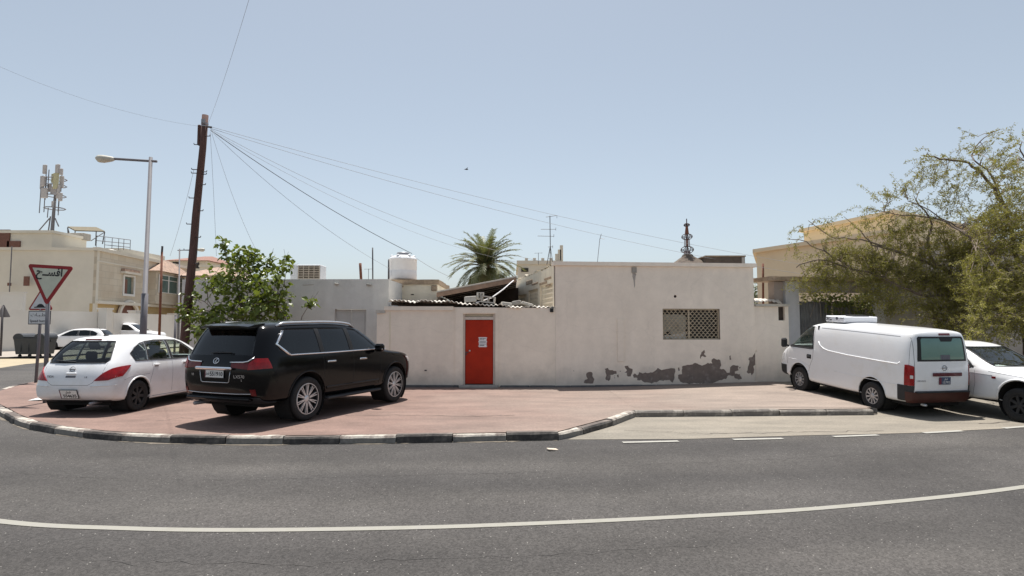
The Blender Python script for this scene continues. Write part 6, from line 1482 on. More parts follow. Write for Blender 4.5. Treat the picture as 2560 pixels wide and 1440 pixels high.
for (a, b, c, d) in ((sw0-.22, sw0-.003, swz0-.25, swz1+.2), (sw1+.003, sw1+.22, swz0-.25, swz1+.2), (sw0-.002, sw1+.002, swz0-.25, swz0-.003), (sw0-.002, sw1+.002, swz1+.003, swz1+.2)): side_abs('window_surround', a, b, c, d, -.12, -.002, 'white_frame')
side_abs('window_hood', sw0-.7, sw1+.7, swz1+.28, swz1+.5, -.5, -.002, 'villa_cream'); side_abs('hood_tiles', sw0-.6, sw1+.6, swz1+.503, swz1+.8, -.4, -.002, 'roof_tile')
side_abs('window_sash', sw0+.02, (sw0+sw1)/2, swz0+.02, swz1-.3, .12, .18, 'window_brown', f_)
# bay window with hipped tile roof
bay = side_abs('bay', bw0-.6, bw1+.6, zb1+.05, bwz1+.35, -.9, -.003, 'villa_stone')
fr = side_abs('bay_window', bw0, bw1, bwz0, bwz1, -.95, -.902, 'window_green')
N = 3
for k in range(N+1):
    u = bw0+(bw1-bw0)*k/N; side_abs('mullion', u-.09, u+.09, bwz0, bwz1, -1.02, -.952, 'white_frame', fr)
for zz in (bwz0, bwz0+(bwz1-bwz0)*.7, bwz1-.08): side_abs('transom', bw0, bw1, zz, zz+.08, -1.0, -.953, 'white_frame', fr)
side_abs('blind_wall', bw0-.05, bw0+.8, bwz0, bwz1, -.985, -.96, 'window_brown', fr)
e = [bw0-1.0, bw1+1.0]; zc = bwz1+.36; zt2 = FS.at(408, 650)[1]
def P3(u, w_, z): p = FS.d*u+n_*w_; return (p.x, p.y, z)
mb = MB(); mb.add([P3(e[0], -1.4, zc), P3(e[1], -1.4, zc), P3(e[1], 0, zc), P3(e[0], 0, zc), P3((e[0]+e[1])/2-.6, -.1, zt2), P3((e[0]+e[1])/2+.6, -.1, zt2)], [(0, 1, 5, 4), (1, 2, 5), (2, 3, 4, 5), (3, 0, 4), (0, 3, 2, 1)]); mb.build('bay_roof', 'roof_tile', vl)
# arch over the ground floor entrance
mb = MB(); u_c = FS.u(320); zc0 = FS.at(320, 790)[1]; rr_ = FS.u(348)-u_c
pts = [P3(u_c+math.cos(a)*rr_*.8, -.05, zc0+math.sin(a)*1.6) for a in [math.pi*k/14 for k in range(15)]]; mb.tube(pts, .22, 6); mb.build('arch_ring', 'villa_cream', vl)
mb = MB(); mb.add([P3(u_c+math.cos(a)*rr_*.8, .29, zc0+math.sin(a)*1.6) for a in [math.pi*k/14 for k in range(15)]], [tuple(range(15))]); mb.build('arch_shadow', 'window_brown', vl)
# small windows on the plain front
for (px, py, w_, h_) in ((70, 703, .5, .95), (27, 711, .3, .3)):
    p = vloc(px, py, 59.4); mb = MB(); mb.bb(p.x-w_/2, p.x+w_/2, p.y-.25, p.y-.1, p.z-h_/2, p.z+h_/2); wn = mb.build('small_window', 'window_brown', vl)
mb = MB(); p = vloc(30, 690, 59.3); mb.tube([(p.x, p.y-.2, 1), (p.x, p.y-.2, p.z+3)], .05, 6); mb.build('drain_pipe', 'pole_grey', vl)
# upper set-back block
zu = vloc(110, 583, 64).z; xa = vloc(-60, 600, 64).x; xb = vloc(130, 600, 64).x
mb = MB(); mb.bb(xa-6, xb, 4, 9.2, ztop-.1, zu); up_ = mb.build('upper_storey', 'villa_cream', vl); mb = MB(); mb.bb(xa-6.1, xb+.2, 3.8, 9.4, zu+.003, zu+.3); mb.build('cornice', 'villa_cream', vl)
for (px, py, w_, h_) in ((34, 614, .7, .5), (3, 606, .9, 1.4)):
    p = vloc(px, py, 63.9); mb = MB(); mb.bb(p.x-w_, p.x+w_, 3.85, 3.98, p.z-h_, p.z+h_); mb.build('window', 'window_brown', up_)
mb = MB(); p = vloc(250, 618, 66); mb.bb(vloc(214, 600, 68).x, p.x+2.6, 6, 14, ztop-.1, p.z-.1); mb.build('roof_block', 'villa_cream', vl)
mb = MB(); p = vloc(275, 622, 64); mb.lathe([(1.0*math.cos(a), 1.0*math.sin(a)*.75) for a in [k*math.pi/2/6 for k in range(7)]], 20, Matrix.Translation((p.x, p.y, ztop-.05))); mb.build('roof_dome', 'wall_white', vl, smooth=True)
# roof shade canopy
cp = thing('roof_canopy', 'brown shade canopy on thin posts on the villa roof', 'canopy', A(195, 600, 70)); s7 = 70/FPX
def cl(px, py): return Vector(((px-195)*s7, 0, (600-py)*s7))
a, b, c_, d = cl(145, 563), cl(195, 559), cl(241, 575), cl(193, 579)
b = b+Vector((0, 3, 0)); a = a+Vector((0, 1.4, 0)); c_ = c_+Vector((0, 1.4, 0)); d = d+Vector((0, -.4, 0)); up = Vector((0, 0, .12)); mb = MB(); q = [a, b, c_, d]
mb.add([*q, *[v+up for v in q]], [(0, 1, 2, 3), (4, 5, 6, 7), (0, 1, 5, 4), (1, 2, 6, 5), (2, 3, 7, 6), (3, 0, 4, 7)]); mb.build('shade', 'shade_cloth', cp)
for q_ in (a, c_, d, b):
    mb = MB(); mb.tube([q_, Vector((q_.x*.9, q_.y, cl(0, 606).z))], .06, 5); mb.build('post', 'dark_steel', cp)
for (p, q_) in ((a, cl(175, 592)), (c_, cl(228, 602))): mb = MB(); mb.tube([p, q_], .05, 4); mb.build('strut', 'dark_steel', cp)
mb = MB(); p = A(199, 596, 69); 
bx = thing('roof_crate', 'weathered grey box under the canopy on the villa roof', 'box', A(199, 602, 69)); mb.rbox((0, 0, .45), (1.8, 1.2, .8), .03); mb.build('box', 'concrete', bx)
rl = thing('roof_railing', 'thin metal railing round the villa roof edge', 'railing', A(280, 622, 64)); s6 = 64/FPX
for (x0, x1, y0, y1) in ((240, 318, 589, 598), (240, 318, 601, 608), (262, 318, 612, 617)):
    mb = MB(); mb.tube([((x0-280)*s6, 0, (622-y0)*s6), ((x1-280)*s6, .5, (622-y1)*s6)], .035, 4); mb.build('rail', 'pole_grey', rl)
for x in (240, 259, 276, 291, 303, 318):
    mb = MB(); mb.tube([((x-280)*s6, (x-240)/78*.5, -.1), ((x-280)*s6, (x-240)/78*.5, (622-589-(x-240)*.115)*s6)], .035, 4); mb.build('rail_post', 'pole_grey', rl)

# ---------- telecom mast
sT = 70/FPX; tm = thing('telecom_mast', 'telecom mast crowded with panel antennas on the villa roof', 'mast', A(131, 584, 70))
def tl_(px, py, y=0.): return Vector(((px-131)*sT, y, (584-py)*sT))
mb = MB(); mb.tube([tl_(130, 584), tl_(132, 520), tl_(136, 440)], .2, 8, r1=.12); mb.build('column', 'pole_grey', tm)
for (x0, y0, x1, y1) in ((92, 582, 122, 545), (146, 566, 136, 545), (120, 584, 124, 540)): mb = MB(); mb.tube([tl_(x0, y0), tl_(x1, y1)], .07, 5); mb.build('stay', 'pole_grey', tm)
rnd = random.Random(4)
for py in (445, 462, 488, 520):
    mb = MB(); n = 10; mb.tube([tl_(134, py)+Vector((math.cos(2*math.pi*k/n)*1.05, math.sin(2*math.pi*k/n)*1.05, 0)) for k in range(n+1)], .06, 4); mb.build('platform_ring', 'pole_grey', tm)
for k, (px, y0, y1) in enumerate(((110, 470, 535), (118, 415, 532), (124, 520, 545), (146, 500, 540), (154, 485, 540), (116, 440, 500), (128, 425, 475), (158, 430, 480), (150, 470, 530))):
    mb = MB(); mb.tube([tl_(px, y0, -.8+.2*(k % 3)), tl_(px-1, y1, -.8+.2*(k % 3))], .05, 5); mb.build('pipe', 'pole_grey', tm)
for k, (px, py, w_, h_, m) in enumerate(((114, 423, 8, 20, 0), (152, 424, 10, 20, 0), (109, 457, 7, 30, 0), (149, 454, 12, 34, 1), (137, 446, 9, 20, 1), (122, 485, 13, 22, 0), (158, 455, 7, 26, 0), (161, 431, 6, 14, 0), (138, 478, 9, 16, 0), (162, 495, 8, 18, 0), (128, 470, 7, 18, 0), (157, 475, 5, 18, 0), (150, 490, 7, 12, 0), (119, 455, 6, 22, 0), (140, 512, 7, 14, 0))):
    p = tl_(px, py, -.95 if k % 2 else -.6); mb = MB(); mb.rbox(p, (w_*sT*1.25, .25, h_*sT*1.15), .04, Matrix.Rotation((rnd.random()-.5)*.9, 3, 'Z')); mb.build('panel_antenna', ('antenna_panel', 'antenna_yellow')[m], tm)

# ---------- lamp posts and poles
def lamp(px0, py0, px1, py1, Y, arm0, arm1, head, r0, label):
    b, tp = A(px0, py0, Y), A(px1, py1, Y); b = b+(tp-b)*((PH-b.z)/(tp.z-b.z)) if tp.z > b.z else b
    t = thing('street_lamp', label, 'street lamp', b, group='street lamps of the side street')
    h = tp-b; mb = MB(); mb.tube([(0, 0, 0), h*.35, h*.351, h], [r0, r0, r0*.72, r0*.55], 12); mb.build('post', 'pole_grey', t, smooth=True)
    a0, a1 = A(*arm0, Y)-b, A(*arm1, Y)-b; mb = MB(); mb.tube([a0, a1], r0*.42, 8); arm = mb.build('arm', 'pole_grey', t, smooth=True)
    h0, h1 = A(*head[0], Y)-b, A(*head[1], Y)-b; d = h1-h0; L_ = d.length; x = d.normalized(); mb = MB(); vs = []
    prof = [(0, .25, .35), (.12, .55, .6), (.35, .9, .8), (.6, 1, 1.0), (.85, .8, .95), (1, .3, .35)]; n = 10
    for (s_, wv, hv) in prof:
        for k in range(n):
            a = 2*math.pi*k/n; zz = math.sin(a); vs.append(h0+d*s_+Vector((0, math.cos(a)*L_*.24*wv, (zz*L_*.24*hv if zz < 0 else zz*L_*.17*hv))))
    mb.add(vs, [(i*n+k, i*n+(k+1) % n, (i+1)*n+(k+1) % n, (i+1)*n+k) for i in range(len(prof)-1) for k in range(n)]+[tuple(range(n)), tuple(range(5*n, 6*n))]); mb.build('lamp_head', 'lamp_head', t, smooth=True)
    return t
lamp(355, 900, 377, 393, 25, (392, 403.5), (285, 397), ((287, 397), (240, 395)), .13, 'tall grey street lamp with a long arm reaching left')
lamp(446, 840, 449, 622, 60, (444, 626), (492, 624), ((490, 624), (512, 624)), .11, 'small distant street lamp with its arm behind the utility pole')
a, b = A(398, 850, 45), A(405, 630, 45); t = thing('red_pole', 'thin red brown pole beyond the white hatchback', 'pole', Vector((a.x, 45, .1))); mb = MB(); mb.tube([(0, 0, 0), b-Vector((a.x, 45, .1))], .10, 8, r1=.08); mb.build('shaft', 'rust', t, smooth=True); mb = MB(); q_ = b-Vector((a.x, 45, .1)); mb.tube([q_+Vector((0, 0, .002)), q_+Vector((.01, 0, .45))], .075, 8); mb.build('pole_top', 'dark_steel', t)
a, b = A(437, 850, 28), A(437.5, 790, 28); t = thing('short_post', 'plain grey post left of the utility pole foot', 'post', Vector((a.x, 28, PH))); mb = MB(); mb.tube([(0, 0, 0), (.0, 0, b.z-PH)], .05, 8); mb.build('shaft', 'pole_grey', t, smooth=True); mb = MB(); mb.lathe([(.055, 0), (.05, .03), (0, .04)], 8, Matrix.Translation((0, 0, b.z-PH))); mb.build('cap', 'pole_grey', t)

# ---------- utility pole with steps
UY = 17.3; ub = A(457, 900, UY); ut = A(514, 288, UY); ub = ub+(ut-ub)*((PH-ub.z)/(ut.z-ub.z))
up = thing('utility_pole', 'leaning dark brown wooden utility pole with climbing steps', 'pole', ub)
ax = ut-ub; mb = MB(); mb.tube([ax*(k/8)+Vector((.01*math.sin(k*2.1), 0, 0)) for k in range(9)], [.135-.045*k/8 for k in range(9)], 14); mb.build('shaft', 'pole_brown', up, smooth=True)
def along(py): return ax*((A(480, py, UY).z-ub.z)/ax.z)
for (py, s_) in ((342, 1), (363, -1), (425, -1), (431, 1), (434, -1), (437, 1), (463, 1), (496, -1), (528, 1), (561, -1), (594, 1), (626, -1), (659, 1), (691, -1)):
    p = along(py); mb = MB(); mb.tube([p+Vector((s_*.07, -.05, 0)), p+Vector((s_*.22, -.07, .0)), p+Vector((s_*.23, -.07, .04))], .014, 5); mb.build('step', 'dark_steel', up)
p = along(330); mb = MB(); mb.rbox(p+Vector((-.13, 0, -.1)), (.09, .12, .62), .02); mb.build('cable_conduit', 'pole_brown', up)
for py in (310, 316): p = along(py); mb = MB(); mb.lathe([(.10, -.02), (.105, 0), (.10, .02)], 14, Matrix.Translation(p)); mb.build('clamp_band', 'steel_grey', up, smooth=True)
p = along(318); mb = MB(); mb.tube([p+Vector((.1, -.05, 0)), p+Vector((.24, -.05, -.02))], .03, 6); mb.build('hook', 'dark_steel', up)
p = along(305); mb = MB(); mb.rbox(p+Vector((0, -.1, 0)), (.12, .03, .12), .01); mb.build('pole_tag', 'steel_grey', up)

# ---------- road signs
def tri(r, n=5, rad=.09):
    out = []; c = [Vector((r*math.cos(a), r*math.sin(a))) for a in (R(90), R(210), R(330))]
    for i in range(3):
        p, a, b = c[i], (c[i-1]-c[i]).normalized(), (c[(i+1) % 3]-c[i]).normalized(); m = (a+b).normalized(); cc = p+m*rad*2
        a0 = math.atan2(-(Vector((-a.y, a.x))).y, -(Vector((-a.y, a.x))).x); base = math.atan2(-m.y, -m.x)
        for k in range(n): an = base+(k/(n-1)-.5)*R(120); out.append((cc.x+rad*math.cos(an), cc.y+rad*math.sin(an)))
    return out
def tri_sign(t, c, wpx, Y, flip, m_face, rim, roll=0., plate_m='sign_red'):
    r = wpx*Y/FPX/1.732; M = Matrix.Translation(c) @ Matrix.Rotation(roll, 4, 'Y')
    def put(poly, y0, y1, nm, m, par): mb = MB(); mb.prism(poly, lambda a, b: M @ Vector((a, y0, b)), lambda a, b: M @ Vector((a, y1, b))); return mb.build(nm, m, par)
    fl = -1 if flip else 1; base = [(a, b*fl) for a, b in tri(r*1.06, rad=.05)]; s_ = 1-rim/(r*.5)
    o = put(base, 0, .012, 'sign_plate', plate_m, t); f_ = put([(a*s_, b*s_) for a, b in [(x, y*fl) for x, y in tri(r*1.06, rad=.012)]], -.006, -.0005, 'sign_face', m_face, o); return o, M, r, f_
Y1 = 14.0; c1 = A(123, 697, Y1); pb = A(105, 1000, Y1); t = thing('give_way_sign', 'red bordered upside down triangle sign with Arabic script on a grey post', 'road sign', (pb.x, Y1+.05, PH), group='road signs on the left')
loc = Vector((pb.x, Y1+.05, PH)); cc = c1-loc
o, M, r, f_ = tri_sign(t, cc, 112, Y1, True, 'sign_pale', .076, R(-3.5) * -1)
lettering('\uFEA2\u0640\u0640\uFEB4\uFED3\uFE8D', .25, 'ink', o, M @ Matrix.Translation((0, -.009, .15)) @ FACE_MY, sx=.92, bold=.028)
mb = MB(); tp = A(118, 700, Y1)-loc; mb.tube([(0, .045, 0), tp+Vector((0, .045, 0))], .048, 10); mb.build('post', 'pole_grey', t, smooth=True)
for dz in (.1, -.25): mb = MB(); mb.rbox(tp+Vector((0, .03, dz)), (.14, .04, .04), .005); mb.build('bracket', 'steel_grey', t)
Y2 = 19.0; pb = G(100, 955, PH); loc = Vector((pb.x, Y2, PH)); t = thing('speed_hump_sign', 'upright red triangle sign with a road hump symbol and a worded plate below', 'road sign', loc, group='road signs on the left')
c2 = A(102, 757, Y2)-loc; o, M, r, f_ = tri_sign(t, c2, 60, Y2, False, 'sign_white', .045)
sy = M @ Vector((0, 0, 0)); hb = [(-.2, 0), (.2, 0), (.2, .03), (.13, .04), (.08, .10), (.03, .125), (-.03, .125), (-.08, .10), (-.13, .04), (-.2, .03)]
mb = MB(); mb.prism(hb, lambda a, b: M @ Vector((a, -.0085, b-.16)), lambda a, b: M @ Vector((a, -.0065, b-.16))); mb.build('hump_symbol', 'ink', o)
pc = A(99, 794, Y2)-loc; wv, hv = 56*Y2/FPX, 34*Y2/FPX
mb = MB(); mb.rbox(pc, (wv, .012, hv), .004); pl = mb.build('word_plate', 'ink', t); mb = MB(); mb.rbox(pc+Vector((0, -.008, 0)), (wv-.05, .006, hv-.05), .002); mb.build('plate_face', 'sign_white', pl)
lettering('\uFE95\uFE8E\u0640\uFE92\u0640\uFEC4\uFEE3', .15, 'ink', pl, Matrix.Translation(pc+Vector((-.0, -.013, .09))) @ FACE_MY, sx=1.1)
lettering('Speed humps', .115, 'ink', pl, Matrix.Translation(pc+Vector((0, -.013, -.11))) @ FACE_MY, sx=.98, bold=.012)
mb = MB(); mb.tube([(0, .04, 0), (c2.x, .04, c2.z+.2)], .045, 10); mb.build('post', 'pole_grey', t, smooth=True)
Y3 = 36; pb = A(3, 890, Y3); loc = Vector((pb.x, Y3, .05)); t = thing('sign_back', 'grey back of a triangular sign on a post at the left picture edge', 'road sign', loc, group='road signs on the left')
c3 = A(8, 782, Y3)-loc; o, M, r, f_ = tri_sign(t, c3, 36, Y3, False, 'pole_grey', .05, plate_m='pole_grey'); mb = MB(); mb.tube([(0, -.05, 0), (c3.x, -.05, c3.z+.4)], .06, 8); mb.build('post', 'dark_steel', t, smooth=True)

# ---------- wheeled bins
p = A(87, 892, 35.6); t = thing('wheeled_bin', 'large dark wheeled rubbish container with raised rounded ends by the boundary wall', 'bin', (p.x, 35.6, .02)); w_, d = 1.75, 1.05
mb = MB(); vs = []
for (z, k) in ((.22, .88), (.32, .90), (1.08, 1.0), (1.1, 1.03), (1.18, 1.03)): vs += [(-w_/2*k, -d/2*k, z), (w_/2*k, -d/2*k, z), (w_/2*k, d/2*k, z), (-w_/2*k, d/2*k, z)]
mb.add(vs, [(4*i_+q, 4*i_+(q+1) % 4, 4*i_+4+(q+1) % 4, 4*i_+4+q) for i_ in range(4) for q in range(4)]+[(0, 1, 2, 3), (16, 17, 18, 19)]); mb.build('tub', 'bin_plastic', t)
mb = MB(); mb.rbox((0, 0, 1.235), (w_*.42, d*.98, .1), .03); mb.build('lid', 'bin_plastic', t)
for sx in (-1, 1):
    n = 12; poly = [(sx*w_*.355+math.cos(math.pi*k/n)*.32, 1.182+math.sin(math.pi*k/n)*.27) for k in range(n+1)]
    mb = MB(); mb.prism(poly, lambda a, b: (a, -d/2, b), lambda a, b: (a, d/2, b)); mb.build('rounded_end', 'bin_plastic', t)
    for sy_ in (-1, 1):
        mb = MB(); mb.tube([(sx*.6-.03, sy_*.36, .11), (sx*.6+.03, sy_*.36, .11)], .11, 12); mb.box((sx*.6, sy_*.36, .18), (.05, .06, .1)); mb.build('castor', 'rubber', t)
    mb = MB(); mb.tube([(sx*w_*.51, 0, 1.0), (sx*w_*.56, 0, 1.0)], .05, 8); mb.build('trunnion', 'bin_plastic', t)
for xx in (-.45, 0, .45): mb = MB(); mb.rbox((xx, -d/2*.965, .7), (.05, .04, .7), .01, Matrix.Rotation(-.07, 3, 'X')); mb.build('rib', 'bin_plastic', t)

# ---------- far houses
def far_house(name, label, x0, x1, ytop, Y, m, depth=12, roof=None, base=0, wins=()):
    a, b = A(x0, ytop, Y), A(x1, ytop, Y); t = thing(name, label, 'building', ((a.x+b.x)/2, Y, 0)); w_ = b.x-a.x; h = a.z
    mb = MB(); mb.bb(-w_/2, w_/2, 0, depth, 0, h); wl = mb.build('wall', m, t)
    if roof:
        oh = .8; e = h+.002; tp_ = h+roof[0]; ins = min(w_, depth)*.38
        mb = MB(); mb.add([(-w_/2-oh, -oh, e), (w_/2+oh, -oh, e), (w_/2+oh, depth+oh, e), (-w_/2-oh, depth+oh, e), (-w_/2+ins, depth/2, tp_), (w_/2-ins, depth/2, tp_)], [(0, 1, 5, 4), (1, 2, 5), (2, 3, 4, 5), (3, 0, 4), (0, 3, 2, 1)]); mb.build('roof', roof[1], t)
    else:
        mb = MB(); mb.bb(-w_/2-.15, w_/2+.15, -.15, depth+.15, h+.002, h+.35); mb.build('parapet', m, t)
    for (px, py, ww_, hh) in wins:
        p = A(px, py, Y)-t.location; mb = MB(); mb.bb(p.x-ww_/2, p.x+ww_/2, -.06, -.002, p.z-hh/2, p.z+hh/2); mb.build('window', 'pane_dark', wl)
    return t
far_house('tiled_house', 'far house with a broad red tiled roof behind the utility pole', 425, 515, 652, 105, 'villa_cream', 14, (1.6, 'roof_red'), wins=((440, 662, 1.2, 1), (490, 664, 1.2, 1)))
far_house('low_house', 'cream house with pink tiled eaves between the pole and the small tree', 462, 540, 690, 75, 'villa_cream', 10, (1.6, 'roof_tile'), wins=((482, 708, 1.4, 1.2),))
far_house('terrace_house', 'cream house stepping up right of the red tiled roof', 500, 560, 668, 95, 'villa_cream', 10, None)
far_house('cream_block', 'cream flat house with a notched parapet right of the palm', 1296, 1398, 661, 55, 'villa_cream', 12, None, wins=((1308, 675, .35, .35), (1316, 675, .35, .35)))
t = thing('parapet_piers', 'row of small piers along the roof of the cream notched house', 'parapet', A(1350, 660, 55))
for k, px in enumerate((1316, 1336, 1357, 1378, 1392, 1399, 1404)):
    mb = MB(); hh = .35 if k < 4 else .35+.4*(k-3); mb.bb((px-1350)*55/FPX-.14, (px-1350)*55/FPX+.14, -.1, .2, .2, .2+hh); mb.build('pier', 'villa_cream', t)
# distant skyline blocks left of frame centre and behind
for i, (x0, x1, yt, Y) in enumerate(((-260, -40, 690, 130), (560, 700, 752, 150), (-700, -320, 660, 140))):
    far_house('distant_house', ['flat cream house at the far left edge beyond the villa', 'low cream house far behind the small tree', 'large cream house out beyond the left edge'][i], x0, x1, yt, Y, 'villa_cream', 15)

# ---------- tan building right
mk('tan_plaster', (.66, .555, .395), .9, .05, .5, .1, 20, col3=(.6, .5, .36), scale3=.3, mix3=(.5, .8))
mk('tan_pale', (.62, .53, .40), .9, .05, .5, .1, 20)
tb = thing('tan_house', 'large tan plastered house rising behind the gateway and thorn tree', 'building', (A(1893, 814, 38).x, 38, 0))
def rel(v): return Vector((v.x-tb.location.x, v.y-38))
c0 = rel(A(1893, 700, 38)); c1 = rel(A(2300, 700, 28.5)); zl = A(1893, 633, 38).z
bk = Vector((6, 14)); mb = MB(); q = [c0, c1, c1+bk*1.2, c0+bk]; mb.add([(p.x, p.y, 0) for p in q]+[(p.x, p.y, zl) for p in q], [(0, 1, 2, 3), (4, 5, 6, 7), (0, 1, 5, 4), (1, 2, 6, 5), (2, 3, 7, 6), (3, 0, 4, 7)]); mb.build('lower_wall', 'tan_plaster', tb)
mb = MB(); g = lambda p, s_: (p[0]+s_[0], p[1]+s_[1]); q2 = [c0+Vector((-.35, -.25)), c1+Vector((.1, -.4)), c1+bk*1.2, c0+bk]; mb.add([(p.x, p.y, zl+.003) for p in q2]+[(p.x, p.y, zl+.22) for p in q2], [(0, 1, 2, 3), (4, 5, 6, 7), (0, 1, 5, 4), (1, 2, 6, 5), (2, 3, 7, 6), (3, 0, 4, 7)]); mb.build('cornice', 'tan_plaster', tb)
zu = A(2240, 532, 30.5).z; d0 = rel(A(2010, 600, 37)); d1 = rel(A(2238, 560, 30.9)); d2 = rel(A(2480, 600, 37.5))
q = [d0, d1, d2, d2+(d0-d1)]; mb = MB(); mb.add([(p.x, p.y, zl) for p in q]+[(p.x, p.y, zu) for p in q], [(0, 1, 2, 3), (4, 5, 6, 7), (0, 1, 5, 4), (1, 2, 6, 5), (2, 3, 7, 6), (3, 0, 4, 7)]); mb.build('upper_wall', 'tan_plaster', tb)
cen = sum(q, Vector((0, 0)))/4; q3 = [cen+(p-cen)*1.05 for p in q]; mb = MB(); mb.add([(p.x, p.y, zu+.003) for p in q3]+[(p.x, p.y, zu+.2) for p in q3], [(0, 1, 2, 3), (4, 5, 6, 7), (0, 1, 5, 4), (1, 2, 6, 5), (2, 3, 7, 6), (3, 0, 4, 7)]); mb.build('cornice', 'tan_plaster', tb)
post('rust_pipe', 1908, 760, 1907.5, 659, 33, .06, 'rust', 'rusty standpipe in front of the tan house corner', 'pipe')
gb = thing('grey_gable', 'grey rendered house wall behind the thorn tree crown', 'building', (A(2420, 814, 27).x, 27, 0)); a, b = A(2280, 572, 27), A(2700, 572, 27); mb = MB(); mb.bb(a.x-gb.location.x+1.6, b.x-gb.location.x, 0, 6, 0, A(2300, 615, 27).z); mb.build('wall', 'concrete', gb)
mb = MB(); mb.bb(a.x-gb.location.x+1.5, b.x-gb.location.x+.1, -.1, 6.1, A(2300, 615, 27).z+.003, A(2300, 615, 27).z+.2); mb.build('coping', 'concrete', gb)
# ================================================================== PLANTS
MT['leaf_broad'] = leafmat('leaf_broad', (.125, .16, .03), .30, .5, 7, .35, .5)
MT['leaf_thorn'] = leafmat('leaf_thorn', (.235, .22, .065), .30, .5, 2.5, .6, .2)
MT['leaf_palm'] = leafmat('leaf_palm', (.13, .145, .07), .2, .3, 1.2, .5, .3)
MT['leaf_vine'] = leafmat('leaf_vine', (.13, .15, .035), .3, .35, 2, .4, .4)
mk('bark', (.16, .125, .10), .95, .3, 4, .5, 20, stretch=(3, 3, .6))
mk('bark_dark', (.075, .058, .048), .95, .3, 4, .6, 15)
mk('twig', (.24, .19, .15), .95, .25, 5)
mk('palm_trunk', (.17, .125, .09), .95, .3, 4, .6, 12)
mk('frond_rib', (.25, .22, .11), .7, .2, 5)
def rv(rnd, s=1.): return Vector((rnd.gauss(0, s), rnd.gauss(0, s), rnd.gauss(0, s)))
def leaf(mb, p, d, n, L, W, fold=.25):           # a folded heart shaped leaf
    d = d.normalized(); s_ = d.cross(n);
    if s_.length < .05: s_ = d.cross(Vector((1, 0, 0)))
    s_.normalize(); n = s_.cross(d); t = p+d*L; m = p+d*L*.42
    mb.add([p, p+s_*W*.38+d*L*.02+n*W*fold*.5, m+s_*W*.5+n*W*fold, t-n*L*.12, m-s_*W*.5+n*W*fold, p-s_*W*.38+d*L*.02+n*W*fold*.5, m], [(0, 1, 2, 6), (6, 2, 3), (0, 6, 4, 5), (6, 3, 4)])

# ---------- young broadleaf tree in front of the grey house
rnd = random.Random(21); TY = 16.9
tb_ = A(612, 950, TY); tr = thing('broadleaf_tree', 'young bushy tree with large green leaves behind the black SUV', 'tree', Vector((tb_.x, TY, PH)))
org = Vector((tb_.x, TY, PH))
cl_ = [(556, 607, 16, 26), (566, 640, 18, 30), (592, 668, 30, 60), (600, 640, 22, 45), (622, 650, 28, 60), (645, 672, 28, 60), (632, 632, 18, 28), (568, 690, 30, 60), (610, 705, 36, 90), (650, 712, 34, 85), (535, 690, 26, 46), (518, 716, 24, 44), (545, 725, 28, 55), (672, 658, 20, 42), (688, 690, 24, 46), (715, 648, 16, 32), (717, 668, 12, 22), (700, 735, 28, 55), (685, 760, 28, 60), (712, 775, 16, 28), (655, 760, 34, 90), (612, 765, 38, 110), (575, 768, 34, 90), (640, 795, 34, 80), (600, 812, 36, 80), (560, 808, 34, 80), (532, 790, 28, 60), (505, 800, 28, 55), (482, 785, 24, 45), (468, 770, 20, 35), (456, 775, 12, 18), (480, 740, 16, 28), (500, 832, 22, 40), (527, 850, 22, 36), (462, 795, 14, 20), (520, 815, 26, 50), (776, 757, 14, 34), (690, 808, 24, 36), (655, 825, 26, 36), (665, 735, 24, 40), (515, 835, 22, 30), (580, 720, 30, 60), (700, 790, 20, 26)]
mbl = MB(); mbb = MB(); sY = TY/FPX
fork = Vector((.02, 0, 1.35)); mbt = MB(); mbt.tube([(0, 0, -.05), (.03, .02, .5), (-.01, 0, 1.0), fork], [.075, .065, .055, .05], 10); mbt.build('trunk', 'bark', tr, smooth=True)
hubs = [A(540, 780, TY+.2)-org, A(600, 760, TY)-org, A(650, 770, TY-.1)-org, A(690, 760, TY+.2)-org, A(590, 700, TY+.1)-org]
for h in hubs:
    m1 = fork.lerp(h, .5)+Vector((0, 0, .12)); mbb.tube([fork, m1, h], [.035, .026, .018], 6)
for i, (px, py, r_, n) in enumerate(cl_):
    lone = i == 36
    c = A(px, py, TY+(rnd.uniform(-.55, .55) if not lone else 0))-org; h = min(hubs, key=lambda v: (v-c).length)
    if lone: h = A(745, 830, TY)-org; mbb.tube([hubs[3], h+Vector((0, 0, -.2)), h], [.018, .014, .012], 5)
    mid = h.lerp(c, .5)+rv(rnd, .05); mbb.tube([h, mid, c], [.015, .011, .007], 5)
    R_ = r_*sY*1.05
    for k in range(int(n*1.0)):
        o = rv(rnd, .55); o = o if o.length < 1.15 else o.normalized()*rnd.random()
        p = c+Vector((o.x*R_, o.y*R_*1.3, o.z*R_)); out = (p-c).normalized()*.5+Vector((rnd.gauss(0, .6), rnd.gauss(0, .6), rnd.gauss(-.35, .4)))
        L_ = rnd.choice((.07, .11, .14, .16, .19))*rnd.uniform(.85, 1.15); leaf(mbl, p, out, Vector((rnd.gauss(0, .45), rnd.gauss(0, .45), 1)), L_, L_*.85)
    for k in range(4): q = c+rv(rnd, .45)*R_*1.6; mbb.tube([c, q], [.006, .004], 4)
tag(mbl.build('crown', 'leaf_broad', tr, fix=False), kind='stuff'); tag(mbb.build('branches', 'bark', tr), kind='stuff')

